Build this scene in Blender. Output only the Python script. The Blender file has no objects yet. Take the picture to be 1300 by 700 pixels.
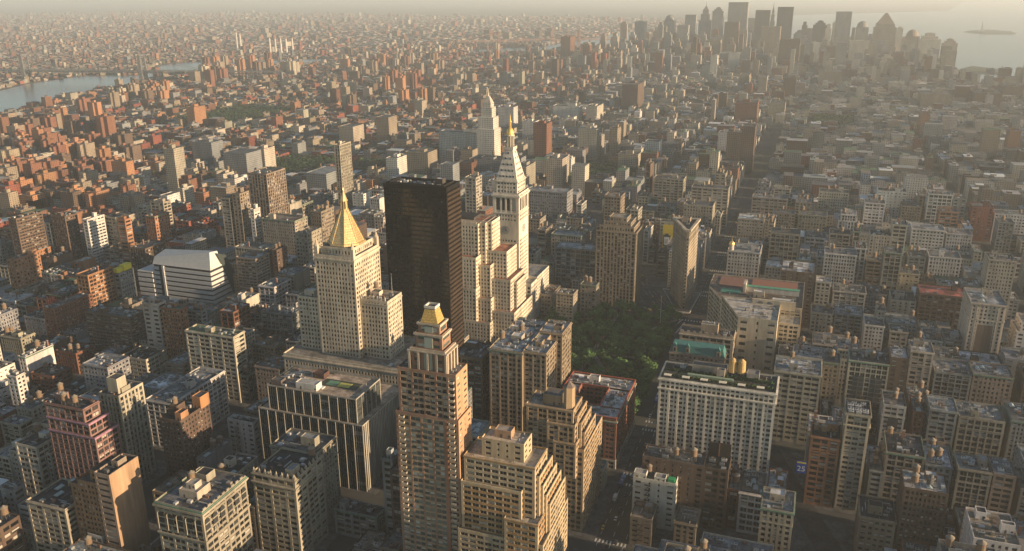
import bpy, math, random
import numpy as np
from mathutils import Matrix, Vector
# world axes: +X grid west, +Y downtown (grid south), +Z up, metres
SC = bpy.context.scene
COL = SC.collection
R = math.radians
# ------------------------------------------------------------------ camera
YAW, PITCH, ROLL = 0.343652, 0.322120, -0.005661
CAM = np.array((12.02, 15.0, 320.0))
FW = np.array((-math.sin(YAW)*math.cos(PITCH), math.cos(YAW)*math.cos(PITCH), -math.sin(PITCH)))
_r = np.array((math.cos(YAW), math.sin(YAW), 0.0)); _u = np.cross(_r, FW)
RT = _r*math.cos(ROLL)+_u*math.sin(ROLL); UP = -_r*math.sin(ROLL)+_u*math.cos(ROLL)
cam = bpy.data.cameras.new('camera'); cam_o = bpy.data.objects.new('camera', cam); COL.objects.link(cam_o)
cam.sensor_width = 36.0; cam.lens = 36.0*1073.96/1300.0; cam.clip_start = 1.0; cam.clip_end = 120000.0
m = Matrix.Identity(4)
for i in range(3):
    m[i][0] = RT[i]; m[i][1] = UP[i]; m[i][2] = -FW[i]; m[i][3] = CAM[i]
cam_o.matrix_world = m
SC.camera = cam_o
# ------------------------------------------------------------------ light
SUN_EL, SUN_AZ = 11.0, 3.5          # low evening sun, a little north of grid west
w = bpy.data.worlds.new('World'); SC.world = w; w.use_nodes = True
nt = w.node_tree; nt.nodes.clear()
wo = nt.nodes.new('ShaderNodeOutputWorld'); bg = nt.nodes.new('ShaderNodeBackground'); sky = nt.nodes.new('ShaderNodeTexSky')
sky.sky_type = 'NISHITA'; sky.sun_disc = False; sky.sun_elevation = R(SUN_EL); sky.sun_rotation = R(90+SUN_AZ)
sky.air_density = 1.0; sky.dust_density = 0.5; sky.ozone_density = 0.9; sky.altitude = 200
bg.inputs['Strength'].default_value = 0.072
nt.links.new(sky.outputs[0], bg.inputs[0]); nt.links.new(bg.outputs[0], wo.inputs[0])
sun = bpy.data.lights.new('sun', 'SUN'); sun.energy = 5.0; sun.angle = R(0.5); sun.color = (1.0, 0.72, 0.45)
sun_o = bpy.data.objects.new('sun', sun); COL.objects.link(sun_o)
sd = Vector((math.cos(R(SUN_AZ))*math.cos(R(SUN_EL)), -math.sin(R(SUN_AZ))*math.cos(R(SUN_EL)), math.sin(R(SUN_EL))))
sun_o.rotation_euler = sd.to_track_quat('Z', 'Y').to_euler(); sun_o.location = (400, 0, 500)
SC.view_settings.view_transform = 'Standard'; SC.view_settings.look = 'None'
SC.view_settings.gamma = 1.0; SC.view_settings.use_curve_mapping = False
SC.view_settings.exposure = 0.95
SC.render.engine = 'CYCLES'
SC.cycles.use_denoising = True
SC.cycles.max_bounces = 4; SC.cycles.diffuse_bounces = 2; SC.cycles.glossy_bounces = 2
SC.cycles.volume_bounces = 2; SC.cycles.transparent_max_bounces = 4
SC.cycles.caustics_reflective = False; SC.cycles.caustics_refractive = False
HAZE_DENSITY = 0.86e-4
# ------------------------------------------------------------------ materials
def mat(name, build):
    m = bpy.data.materials.new(name); m.use_nodes = True
    t = m.node_tree; t.nodes.clear()
    o = t.nodes.new('ShaderNodeOutputMaterial'); b = t.nodes.new('ShaderNodeBsdfPrincipled')
    t.links.new(b.outputs[0], o.inputs[0])
    build(t, b); return m
def nd(t, kind, **kw):
    n = t.nodes.new(kind)
    for k, v in kw.items(): setattr(n, k, v)
    return n
def math_n(t, op, a, b=None, c=None):
    n = nd(t, 'ShaderNodeMath', operation=op)
    for i, x in enumerate((a, b, c)):
        if x is None: continue
        if isinstance(x, (int, float)): n.inputs[i].default_value = x
        else: t.links.new(x, n.inputs[i])
    return n.outputs[0]
def mix_c(t, fac, a, b, mode='MIX'):
    n = nd(t, 'ShaderNodeMix', data_type='RGBA', blend_type=mode)
    for s, x in ((0, fac), (6, a), (7, b)):
        if isinstance(x, (int, float)): n.inputs[s].default_value = x
        elif isinstance(x, tuple): n.inputs[s].default_value = (*x[:3], 1)
        else: t.links.new(x, n.inputs[s])
    return n.outputs[2]
def pos_noise(t, scale, vec=(1, 1, 1), detail=3.0, rough=.55):
    g = nd(t, 'ShaderNodeNewGeometry'); mp = nd(t, 'ShaderNodeMapping'); mp.inputs['Scale'].default_value = vec
    t.links.new(g.outputs['Position'], mp.inputs[0])
    n = nd(t, 'ShaderNodeTexNoise'); n.inputs['Scale'].default_value = scale; n.inputs['Detail'].default_value = detail
    n.inputs['Roughness'].default_value = rough
    t.links.new(mp.outputs[0], n.inputs[0]); return n.outputs[0]
def ramp(t, fac, a, b, lo, hi):
    n = nd(t, 'ShaderNodeMapRange'); n.inputs[1].default_value = a; n.inputs[2].default_value = b
    n.inputs[3].default_value = lo; n.inputs[4].default_value = hi
    t.links.new(fac, n.inputs[0]); return n.outputs[0]
def attr(t, name='Col'):
    return nd(t, 'ShaderNodeAttribute', attribute_name=name).outputs['Color']
def scale_col(t, c, f):
    n = nd(t, 'ShaderNodeVectorMath', operation='SCALE'); t.links.new(c, n.inputs[0]); t.links.new(f, n.inputs['Scale']); return n.outputs[0]
def m_wall(t, b):
    big = ramp(t, pos_noise(t, .09, (1, 1, .35)), .3, .7, .72, 1.18)
    streak = ramp(t, pos_noise(t, .45, (1, 1, .09), 4.0), .38, .72, 1.08, .76)
    fine = ramp(t, pos_noise(t, 4.0, (1, 1, 2.5), 1.0), .3, .7, .9, 1.1)
    f = math_n(t, 'MULTIPLY', math_n(t, 'MULTIPLY', big, streak), fine)
    t.links.new(scale_col(t, attr(t), f), b.inputs['Base Color']); b.inputs['Roughness'].default_value = .9
    b.inputs['Specular IOR Level'].default_value = .25
def m_roof(t, b):
    big = ramp(t, pos_noise(t, .13), .32, .68, .5, 1.3)
    st = ramp(t, pos_noise(t, .5, (1, 1, 1), 5.0, .65), .46, .7, 1.1, .4)
    fine = ramp(t, pos_noise(t, 3.0), .3, .7, .85, 1.12)
    f = math_n(t, 'MULTIPLY', math_n(t, 'MULTIPLY', big, st), fine)
    t.links.new(scale_col(t, attr(t), f), b.inputs['Base Color']); b.inputs['Roughness'].default_value = .75
    b.inputs['Specular IOR Level'].default_value = .3
def glass_mat(dark, mid, blind, pblind, rough=.12):
    def f(t, b):
        uv = nd(t, 'ShaderNodeUVMap', uv_map='UVMap').outputs[0]
        fl = nd(t, 'ShaderNodeVectorMath', operation='FLOOR'); t.links.new(uv, fl.inputs[0])
        wn = nd(t, 'ShaderNodeTexWhiteNoise', noise_dimensions='2D'); t.links.new(fl.outputs[0], wn.inputs['Vector'])
        sp = nd(t, 'ShaderNodeSeparateColor'); t.links.new(wn.outputs['Color'], sp.inputs[0])
        fr = nd(t, 'ShaderNodeVectorMath', operation='FRACTION'); t.links.new(uv, fr.inputs[0])
        sx = nd(t, 'ShaderNodeSeparateXYZ'); t.links.new(fr.outputs[0], sx.inputs[0])
        base = mix_c(t, math_n(t, 'POWER', sp.outputs[0], 2.0), dark, mid)
        isb = math_n(t, 'LESS_THAN', sp.outputs[1], pblind)
        low = math_n(t, 'GREATER_THAN', sx.outputs['Y'], math_n(t, 'MULTIPLY_ADD', sp.outputs[2], .8, .1))
        bf = math_n(t, 'MULTIPLY', isb, low)
        t.links.new(mix_c(t, bf, base, blind), b.inputs['Base Color'])
        t.links.new(ramp(t, bf, 0, 1, rough, .7), b.inputs['Roughness'])
        b.inputs['Specular IOR Level'].default_value = .5
    return f
def m_farwall(t, b):
    uv = nd(t, 'ShaderNodeUVMap', uv_map='UVMap').outputs[0]
    fr = nd(t, 'ShaderNodeVectorMath', operation='FRACTION'); t.links.new(uv, fr.inputs[0])
    fl = nd(t, 'ShaderNodeVectorMath', operation='FLOOR'); t.links.new(uv, fl.inputs[0])
    wn = nd(t, 'ShaderNodeTexWhiteNoise', noise_dimensions='2D'); t.links.new(fl.outputs[0], wn.inputs['Vector'])
    s = nd(t, 'ShaderNodeSeparateXYZ'); t.links.new(fr.outputs[0], s.inputs[0])
    def win(x, lo, hi):
        return math_n(t, 'MULTIPLY', math_n(t, 'GREATER_THAN', x, lo), math_n(t, 'LESS_THAN', x, hi))
    k = math_n(t, 'MULTIPLY', win(s.outputs['X'], .28, .74), win(s.outputs['Y'], .28, .8))
    f = ramp(t, pos_noise(t, .05, (1, 1, .4)), .3, .7, .78, 1.15)
    wallc = scale_col(t, attr(t), f)
    t.links.new(mix_c(t, math_n(t, 'MULTIPLY', k, ramp(t, wn.outputs['Value'], 0, 1, .95, .5)), wallc, (.02, .024, .028)), b.inputs['Base Color'])
    t.links.new(ramp(t, k, 0, 1, .9, .25), b.inputs['Roughness'])
    b.inputs['Specular IOR Level'].default_value = .3
def plain(rough, metal=0.0, spec=.4, amp=.12, scale=1.0):
    def f(t, b):
        k = ramp(t, pos_noise(t, scale), .3, .7, 1-amp, 1+amp)
        t.links.new(scale_col(t, attr(t), k), b.inputs['Base Color'])
        b.inputs['Roughness'].default_value = rough; b.inputs['Metallic'].default_value = metal; b.inputs['Specular IOR Level'].default_value = spec
    return f
def m_ground(t, b):
    n1 = pos_noise(t, .004, (1, 1, 1), 5.0); n2 = pos_noise(t, .06, (1, 1, 1), 4.0)
    c = mix_c(t, ramp(t, n1, .42, .62, 0, 1), (.05, .05, .052), (.055, .065, .04))
    k = ramp(t, n2, .3, .7, .75, 1.25)
    t.links.new(scale_col(t, c, k), b.inputs['Base Color']); b.inputs['Roughness'].default_value = .9
def m_water(t, b):
    b.inputs['Base Color'].default_value = (.09, .115, .125, 1); b.inputs['Roughness'].default_value = .22
    bm = nd(t, 'ShaderNodeBump'); bm.inputs['Strength'].default_value = .12; bm.inputs['Distance'].default_value = 3.0
    t.links.new(pos_noise(t, .03, (1, .6, 1), 4.0), bm.inputs['Height']); t.links.new(bm.outputs[0], b.inputs['Normal'])
def m_leaf(t, b):
    inf = nd(t, 'ShaderNodeObjectInfo'); k = ramp(t, inf.outputs['Random'], 0, 1, .75, 1.25)
    t.links.new(scale_col(t, attr(t), k), b.inputs['Base Color']); b.inputs['Roughness'].default_value = .7
    b.inputs['Specular IOR Level'].default_value = .2
WALL = mat('masonry', m_wall); ROOF = mat('roof_membrane', m_roof); FAR = mat('masonry_small_windows', m_farwall)
GLASS = mat('window_glass', glass_mat((.008, .009, .010), (.055, .06, .06), (.36, .34, .29), .24))
GREEN = mat('greenish_window_glass', glass_mat((.05, .07, .065), (.2, .25, .22), (.42, .44, .38), .35))
BLACK = mat('dark_bronze_glass', glass_mat((.005, .005, .005), (.028, .026, .023), (.06, .05, .04), .03, .12))
METAL = mat('painted_metal', plain(.45, .3)); GOLD = mat('gilded_tiles', plain(.38, .5, .5, .38, 1.3)); MATTE = mat('matte_paint', plain(.8))
LEAF = mat('leaves', m_leaf); GROUND = mat('asphalt_ground', m_ground); WATER = mat('river_water', m_water); PAINT = mat('car_paint', plain(.3, .1, .6, .04))
# ------------------------------------------------------------------ mesh builder
class MB:
    def __init__(s): s.v = []; s.c = []; s.u = []
    def quad(s, a, b, c, d, col, uv=None):
        s.v += (a, b, c, d); s.c.append(col); s.u += uv if uv else ((0, 0),)*4
    def box(s, x0, x1, y0, y1, z0, z1, col, faces='NSEWT', top=None):
        if 'N' in faces: s.quad((x1, y0, z0), (x0, y0, z0), (x0, y0, z1), (x1, y0, z1), col)
        if 'S' in faces: s.quad((x0, y1, z0), (x1, y1, z0), (x1, y1, z1), (x0, y1, z1), col)
        if 'W' in faces: s.quad((x1, y1, z0), (x1, y0, z0), (x1, y0, z1), (x1, y1, z1), col)
        if 'E' in faces: s.quad((x0, y0, z0), (x0, y1, z0), (x0, y1, z1), (x0, y0, z1), col)
        if 'T' in faces: s.quad((x0, y0, z1), (x0, y1, z1), (x1, y1, z1), (x1, y0, z1), top or col)
        if 'B' in faces: s.quad((x0, y0, z0), (x1, y0, z0), (x1, y1, z0), (x0, y1, z0), col)
    def ring(s, x0, x1, y0, y1, z0, z1, t, col):
        "hollow rectangular band of thickness t inside the given outline"
        f = 'NSEWTB'
        s.box(x0, x1, y0, y0+t, z0, z1, col, f); s.box(x0, x1, y1-t, y1, z0, z1, col, f)
        s.box(x0, x0+t, y0+t, y1-t, z0, z1, col, 'EWTB'); s.box(x1-t, x1, y0+t, y1-t, z0, z1, col, 'EWTB')
    def cyl(s, x, y, z0, z1, r0, r1, col, n=12, cap=True, ph=0.0, capcol=None):
        p = [(math.cos(ph+2*math.pi*k/n), math.sin(ph+2*math.pi*k/n)) for k in range(n+1)]
        for (a, b), (c, d) in zip(p, p[1:]):
            s.quad((x+a*r0, y+b*r0, z0), (x+c*r0, y+d*r0, z0), (x+c*r1, y+d*r1, z1), (x+a*r1, y+b*r1, z1), col)
            if cap and r1 > 0: s.quad((x, y, z1), (x+a*r1, y+b*r1, z1), (x+c*r1, y+d*r1, z1), (x, y, z1), capcol or col)
    def frustum(s, b0, z0, b1, z1, col, top=True):
        "b = (x0,x1,y0,y1)"
        P = [(b0[0], b0[2]), (b0[1], b0[2]), (b0[1], b0[3]), (b0[0], b0[3])]; Q = [(b1[0], b1[2]), (b1[1], b1[2]), (b1[1], b1[3]), (b1[0], b1[3])]
        for k in range(4):
            j = (k+1) % 4
            s.quad((*P[k], z0), (*P[j], z0), (*Q[j], z1), (*Q[k], z1), col)
        if top: s.quad(*[(*q, z1) for q in Q], col)
    def bar(s, p, q, t, col):
        p = np.array(p, float); q = np.array(q, float); d = q-p; L = np.linalg.norm(d)
        if L < 1e-6: return
        d /= L; a = np.cross(d, (0, 0, 1.0)); 
        if np.linalg.norm(a) < 1e-3: a = np.array((1.0, 0, 0))
        a = a/np.linalg.norm(a)*t/2; b = np.cross(d, a)
        c = [a+b, -a+b, -a-b, a-b]
        for k in range(4):
            j = (k+1) % 4
            s.quad(tuple(p+c[k]), tuple(p+c[j]), tuple(q+c[j]), tuple(q+c[k]), col)
    def mesh(s, name, mt, off=(0, 0, 0)):
        n = len(s.c); me = bpy.data.meshes.new(name)
        V = np.array(s.v, np.float32).reshape(-1, 3)-np.array(off, np.float32)
        me.vertices.add(4*n); me.vertices.foreach_set('co', V.ravel())
        me.loops.add(4*n); me.loops.foreach_set('vertex_index', np.arange(4*n, dtype=np.int32))
        me.polygons.add(n); me.polygons.foreach_set('loop_start', np.arange(0, 4*n, 4, dtype=np.int32))
        try: me.polygons.foreach_set('loop_total', np.full(n, 4, np.int32))
        except Exception: pass
        uv = me.uv_layers.new(name='UVMap'); uv.data.foreach_set('uv', np.array(s.u, np.float32).ravel())
        a = me.attributes.new('Col', 'FLOAT_COLOR', 'FACE')
        C = np.ones((n, 4), np.float32); C[:, :3] = np.array(s.c, np.float32).reshape(-1, 3); a.data.foreach_set('color', C.ravel())
        me.materials.append(mt); me.update(calc_edges=True); me.validate()
        return me
    def build(s, name, mt, root=None, kind=None):
        if len(s.c) == 0: return None
        off = root_off(root)
        o = bpy.data.objects.new(name, s.mesh(name, mt, off)); COL.objects.link(o)
        if root is not None: o.parent = root
        if kind: o['kind'] = kind
        return o
def root_off(o):
    v = np.zeros(3)
    while o is not None: v += np.array(o.location); o = o.parent
    return v
def thing(name, label, cat, loc, group=None):
    o = bpy.data.objects.new(name, None); COL.objects.link(o); o.location = loc; o.empty_display_size = 1
    return tag(o, label, cat, group)
def tag(o, label=None, cat=None, group=None, kind=None):
    if label: o['label'] = label
    if cat: o['category'] = cat
    if group: o['group'] = group
    if kind: o['kind'] = kind
    return o
def put(mesh, name, loc, parent=None, rz=0, sc=None):
    "a copy sharing mesh data; loc in world metres (parents carry no rotation)"
    o = bpy.data.objects.new(name, mesh); COL.objects.link(o)
    o.location = np.array(loc, float)-root_off(parent)
    if rz: o.rotation_euler.z = rz
    if sc: o.scale = sc
    if parent is not None: o.parent = parent
    return o
# ------------------------------------------------------------------ palette (linear base colours)
PAL = dict(cream=(.46, .42, .34), buff=(.36, .32, .25), tan=(.27, .22, .165), redbrown=(.20, .095, .06), brown=(.135, .095, .07), grey=(.24, .25, .25),
           white=(.60, .58, .53), orange=(.34, .175, .095), red=(.26, .085, .055), pink=(.25, .15, .13), dark=(.07, .075, .08))
RPAL = dict(tar=(.035, .037, .04), grey=(.115, .12, .12), silver=(.25, .265, .27), white=(.55, .56, .55), tan=(.22, .19, .15), green=(.07, .13, .075),
            red=(.27, .085, .06), teal=(.05, .24, .21), yellow=(.55, .47, .06), brown=(.13, .09, .07))
def shade(c, k): return tuple(min(.85, x*k) for x in c)
def jit(c, rg, a=.12):
    k = 1+rg.uniform(-a, a); return tuple(min(.85, x*k*(1+rg.uniform(-.03, .03))) for x in c)
# ------------------------------------------------------------------ facades
#            bay  floor pier  span  recess pier_d span_d mull
STY = dict(pun=(2.8, 3.5, .48, .46, .38, 0, -.04, 0), grd=(4.3, 3.9, .20, .30, .45, 0, -.08, 1), pier=(3.0, 3.6, .42, .40, .5, 0, -.28, 0),
           band=(3.6, 3.4, .22, .48, .4, -.12, 0, 1), brk=(5.4, 3.6, .76, .58, .3, 0, -.03, 0), gls=(1.6, 3.8, .10, .26, .18, 0, -.06, 0),
           pair=(4.6, 3.7, .34, .44, .42, 0, -.10, 2), fin=(6.2, 3.9, .13, .14, .8, 0, -.6, 3), tall=(2.6, 3.65, .46, .42, .35, 0, -.05, 0))
class Facades:
    "collects wall, glass and the window cells of one building"
    def __init__(s, rg): s.W = MB(); s.G = MB(); s.rg = rg; s.cells = []
    def loc(s, p, t, n, a, d, z): return (p[0]+t[0]*a+n[0]*d, p[1]+t[1]*a+n[1]*d, z)
    def lbox(s, p, t, n, s0, s1, d0, d1, z0, z1, col, f='FLRTB'):
        L = lambda a, d, z: (p[0]+t[0]*a+n[0]*d, p[1]+t[1]*a+n[1]*d, z)
        q = s.W.quad
        if 'F' in f: q(L(s0, d1, z0), L(s1, d1, z0), L(s1, d1, z1), L(s0, d1, z1), col)
        if 'L' in f: q(L(s0, d0, z0), L(s0, d1, z0), L(s0, d1, z1), L(s0, d0, z1), col)
        if 'R' in f: q(L(s1, d1, z0), L(s1, d0, z0), L(s1, d0, z1), L(s1, d1, z1), col)
        if 'T' in f: q(L(s0, d1, z1), L(s1, d1, z1), L(s1, d0, z1), L(s0, d0, z1), col)
        if 'B' in f: q(L(s0, d0, z0), L(s1, d0, z0), L(s1, d1, z0), L(s0, d1, z0), col)
        if 'K' in f: q(L(s1, d0, z0), L(s0, d0, z0), L(s0, d0, z1), L(s1, d0, z1), col)
    def face(s, p0, p1, z0, z1, sty, col, span=None, cw=None, top=1.6, base=0.0, coarse=1.0, keep=False, par=1.1, bayw=None):
        """p0 -> p1 runs with the outside on its right"""
        dx, dy = p1[0]-p0[0], p1[1]-p0[1]; L = math.hypot(dx, dy)
        if L < .5 or z1-z0 < 1: return
        t = (dx/L, dy/L); n = (t[1], -t[0])
        bw, fh, pw, sp, rec, pd, sdd, mul = STY[sty] if isinstance(sty, str) else sty
        if bayw: bw = bayw
        bw *= coarse; fh *= coarse
        span = span or col
        cw = cw if cw is not None else min(1.4, L*.2)
        cw = min(cw, L*.45)
        zt = z1-top
        inner = L-2*cw
        nb = max(1, round(inner/bw)); nf = max(1, round((zt-z0-base)/fh)); b = inner/nb; fl = (zt-z0-base)/nf
        B = s.lbox
        # parapet band on top, hiding the roof edge
        B(p0, t, n, 0, L, -.4, 0, zt+.01, z1-(.006 if abs(t[1]) > .7 else 0), col, 'FTBK')
        # corner strips
        B(p0, t, n, 0, cw, -rec-.05, 0, z0, zt+.02, col, 'FR'); B(p0, t, n, L-cw, L, -rec-.05, 0, z0, zt+.02, col, 'FL')
        # glass
        ou, ov = s.rg.randint(0, 400), s.rg.randint(0, 400)
        g = lambda a, z: s.loc(p0, t, n, a, -rec, z)
        s.G.quad(g(0, z0), g(L, z0), g(L, z1), g(0, z1), (1, 1, 1), ((ou-cw/b, ov), (ou+nb+cw/b, ov), (ou+nb+cw/b, ov+(z1-z0)/fl), (ou-cw/b, ov+(z1-z0)/fl)))
        hp = b*pw/2
        for i in range(1, nb):
            a = cw+i*b
            if mul == 2 and i % 2: B(p0, t, n, a-hp*.45, a+hp*.45, -rec-.02, -.16, z0, zt, col, 'FLR')
            else: B(p0, t, n, a-hp, a+hp, -rec-.02, pd, z0, zt, col, 'FLR')
        if mul in (1, 3):
            for i in range(nb):
                for q in ((.5,) if mul == 1 else (.25, .5, .75)):
                    a = cw+(i+q)*b; B(p0, t, n, a-.09, a+.09, -rec-.02, -rec*.45, z0, zt, shade(col, .7), 'FLR')
        hs = fl*sp
        for k in range(nf+1):
            za = z0+base+k*fl-hs*.35; zb = za+hs
            if k == 0: za = z0; zb = max(z0+.3, z0+base+hs*.65)
            if k == nf: zb = zt+.02
            if zb-za > .05: B(p0, t, n, cw-.02, L-cw+.02, -rec-.01, sdd, za, zb, span, 'FTB')
        if keep:
            for k in range(nf):
                for i in range(nb):
                    wa = cw+i*b+(hp if i else .05); wb = cw+(i+1)*b-(hp if i < nb-1 else .05)
                    zc0 = z0+base+k*fl+hs*.65; zc1 = z0+base+(k+1)*fl-hs*.35
                    if k == 0 and base == 0: zc0 = max(zc0, z0+.3)
                    s.cells.append((p0, t, n, wa, wb, -rec+.04, zc0, zc1))
    def tier(s, x0, x1, y0, y1, z0, z1, sty, col, sides='NSEW', span=None, west=None, omit='', **kw):
        for c, a, b in (('N', (x0, y0), (x1, y0)), ('W', (x1, y0), (x1, y1)), ('S', (x1, y1), (x0, y1)), ('E', (x0, y1), (x0, y0))):
            if c in omit: continue
            if c not in sides:
                s.flat(a, b, z0, z1, col); continue
            st = sty if c in 'NW' else 'brk' if not isinstance(sty, str) and c == 'S' else sty if not isinstance(sty, str) else ('brk' if sty not in ('gls', 'fin') else sty)
            if c == 'E' and x0 > CAM[0]: st = sty
            if c == 'W' and west: st = west
            kk = dict(kw)
            if c in 'SE' and not (c == 'E' and x0 > CAM[0]): kk['keep'] = False
            s.face(a, b, z0, z1, st, col, span, **kk)
    def flat(s, a, b, z0, z1, col): s.W.quad((*a, z0), (*b, z0), (*b, z1), (*a, z1), col)
    def prism(s, pts, z0, z1, stys, col, **kw):
        "walls round a polygon whose outside is on the right of each edge"
        for i, st in enumerate(stys):
            a, b = pts[i], pts[(i+1) % len(pts)]
            if st: s.face(a, b, z0, z1, st, col, **kw)
            else: s.flat(a, b, z0, z1, col)
# ------------------------------------------------------------------ shared rooftop parts
def _tank():
    b = MB(); wood = (.20, .135, .085)
    b.cyl(0, 0, 3.2, 7.0, 1.95, 1.85, wood, 14)
    for z in (3.5, 4.3, 5.1, 5.9, 6.7): b.cyl(0, 0, z, z+.1, 2.0, 2.0, (.10, .08, .06), 14, False)
    roof = MB(); roof.cyl(0, 0, 7.0, 8.5, 2.2, 0.05, (.21, .18, .14), 14, False); roof.cyl(0, 0, 6.95, 7.0, 2.2, 2.2, (.12, .10, .08), 14)
    fr = MB(); c = (.07, .065, .06)
    for x in (-1.3, 1.3):
        for y in (-1.3, 1.3): fr.bar((x, y, 0), (x*.95, y*.95, 3.1), .22, c)
    for s in (-1.3, 1.3): fr.bar((s, -1.3, .4), (s, 1.3, 2.8), .1, c); fr.bar((-1.3, s, .4), (1.3, s, 2.8), .1, c)
    fr.box(-1.7, 1.7, -1.7, 1.7, 2.95, 3.18, c, 'NSEWTB')
    return b.mesh('water_tank', MATTE), roof.mesh('tank_roof', MATTE), fr.mesh('tank_frame', MATTE)
TANK, TANK_R, TANK_F = _tank()
def _ac(k):
    b = MB(); g = [(.42, .43, .43), (.55, .55, .53), (.22, .23, .24), (.33, .34, .33)][k]
    b.box(-1.5, 1.5, -1.0, 1.0, .35, 1.75, g); b.box(-1.4, 1.4, -.9, .9, 0, .35, (.08, .08, .08))
    for x in (-.7, .7): b.cyl(x, 0, 1.75, 1.95, .55, .55, shade(g, .6), 10, True, 0, (.04, .04, .04))
    for i in range(6): b.box(-1.3+i*.45, -1.05+i*.45, -1.03, -1.0, .6, 1.5, (.06, .06, .06), 'NEW')
    return b.mesh('air_unit', METAL)
ACS = [_ac(k) for k in range(4)]
def _vent():
    b = MB(); c = (.3, .3, .3)
    b.cyl(0, 0, 0, 1.4, .22, .22, c, 8); b.cyl(0, 0, 1.4, 1.75, .42, .3, shade(c, .8), 8); return b.mesh('roof_vent', METAL)
VENT = _vent()
def _stack():
    b = MB(); c = (.24, .12, .08); b.box(-.9, .9, -.6, .6, 0, 5.2, c); b.box(-1.05, 1.05, -.75, .75, 5.2, 5.6, (.3, .28, .25), 'NSEWTB')
    for x in (-.45, .45): b.cyl(x, 0, 5.6, 6.2, .22, .2, (.25, .11, .07), 8)
    return b.mesh('chimney', MATTE)
STACK = _stack()
def _sky():
    b = MB(); b.box(-1.6, 1.6, -2.6, 2.6, 0, .5, (.2, .2, .2), 'NSEW'); b.frustum((-1.6, 1.6, -2.6, 2.6), .5, (-.05, .05, -2.3, 2.3), 1.5, (.35, .42, .42)); return b.mesh('skylight', METAL)
SKYL = _sky()
UCOL = [(.3, .31, .31), (.12, .12, .12), (.34, .30, .24), (.45, .45, .44), (.19, .12, .09)]
UNIT = []
for _c in UCOL:
    _b = MB(); _b.box(-.5, .5, -.5, .5, 0, 1, _c); UNIT.append(_b.mesh('roof_box', METAL))
def water_tank(root, x, y, z, s=1.0, rz=0.0):
    o = put(TANK, 'water_tank', (x, y, z), root, rz, (s, s, s))
    for me, nm in ((TANK_R, 'tank_roof'), (TANK_F, 'tank_frame')):
        c = bpy.data.objects.new(nm, me); COL.objects.link(c); c.parent = o
    return o
def bulkhead(root, x0, x1, y0, y1, z0, z1, col, rcol, rg):
    b = MB(); b.box(x0, x1, y0, y1, z0, z1, col, 'NSEW'); b.ring(x0, x1, y0, y1, z1+.002, z1+.45, .3, shade(col, 1.1))
    b.quad((x0, y0, z1-.01), (x1, y0, z1-.01), (x1, y1, z1-.01), (x0, y1, z1-.01), rcol)
    o = b.build('bulkhead', WALL, root)
    d = MB(); xm = rg.uniform(x0+.8, max(x0+.9, x1-1.8)); d.box(xm, xm+1.1, y0-.05, y0+.01, z0, z0+2.2, (.08, .07, .06), 'NEWT')
    if x1-x0 > 5: d.box(x1-1.6, x1-.5, y0-.05, y0+.01, z0+1.0, z0+2.1, (.05, .05, .055), 'NEWT')
    d.build('door', MATTE, o)
    return o
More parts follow.
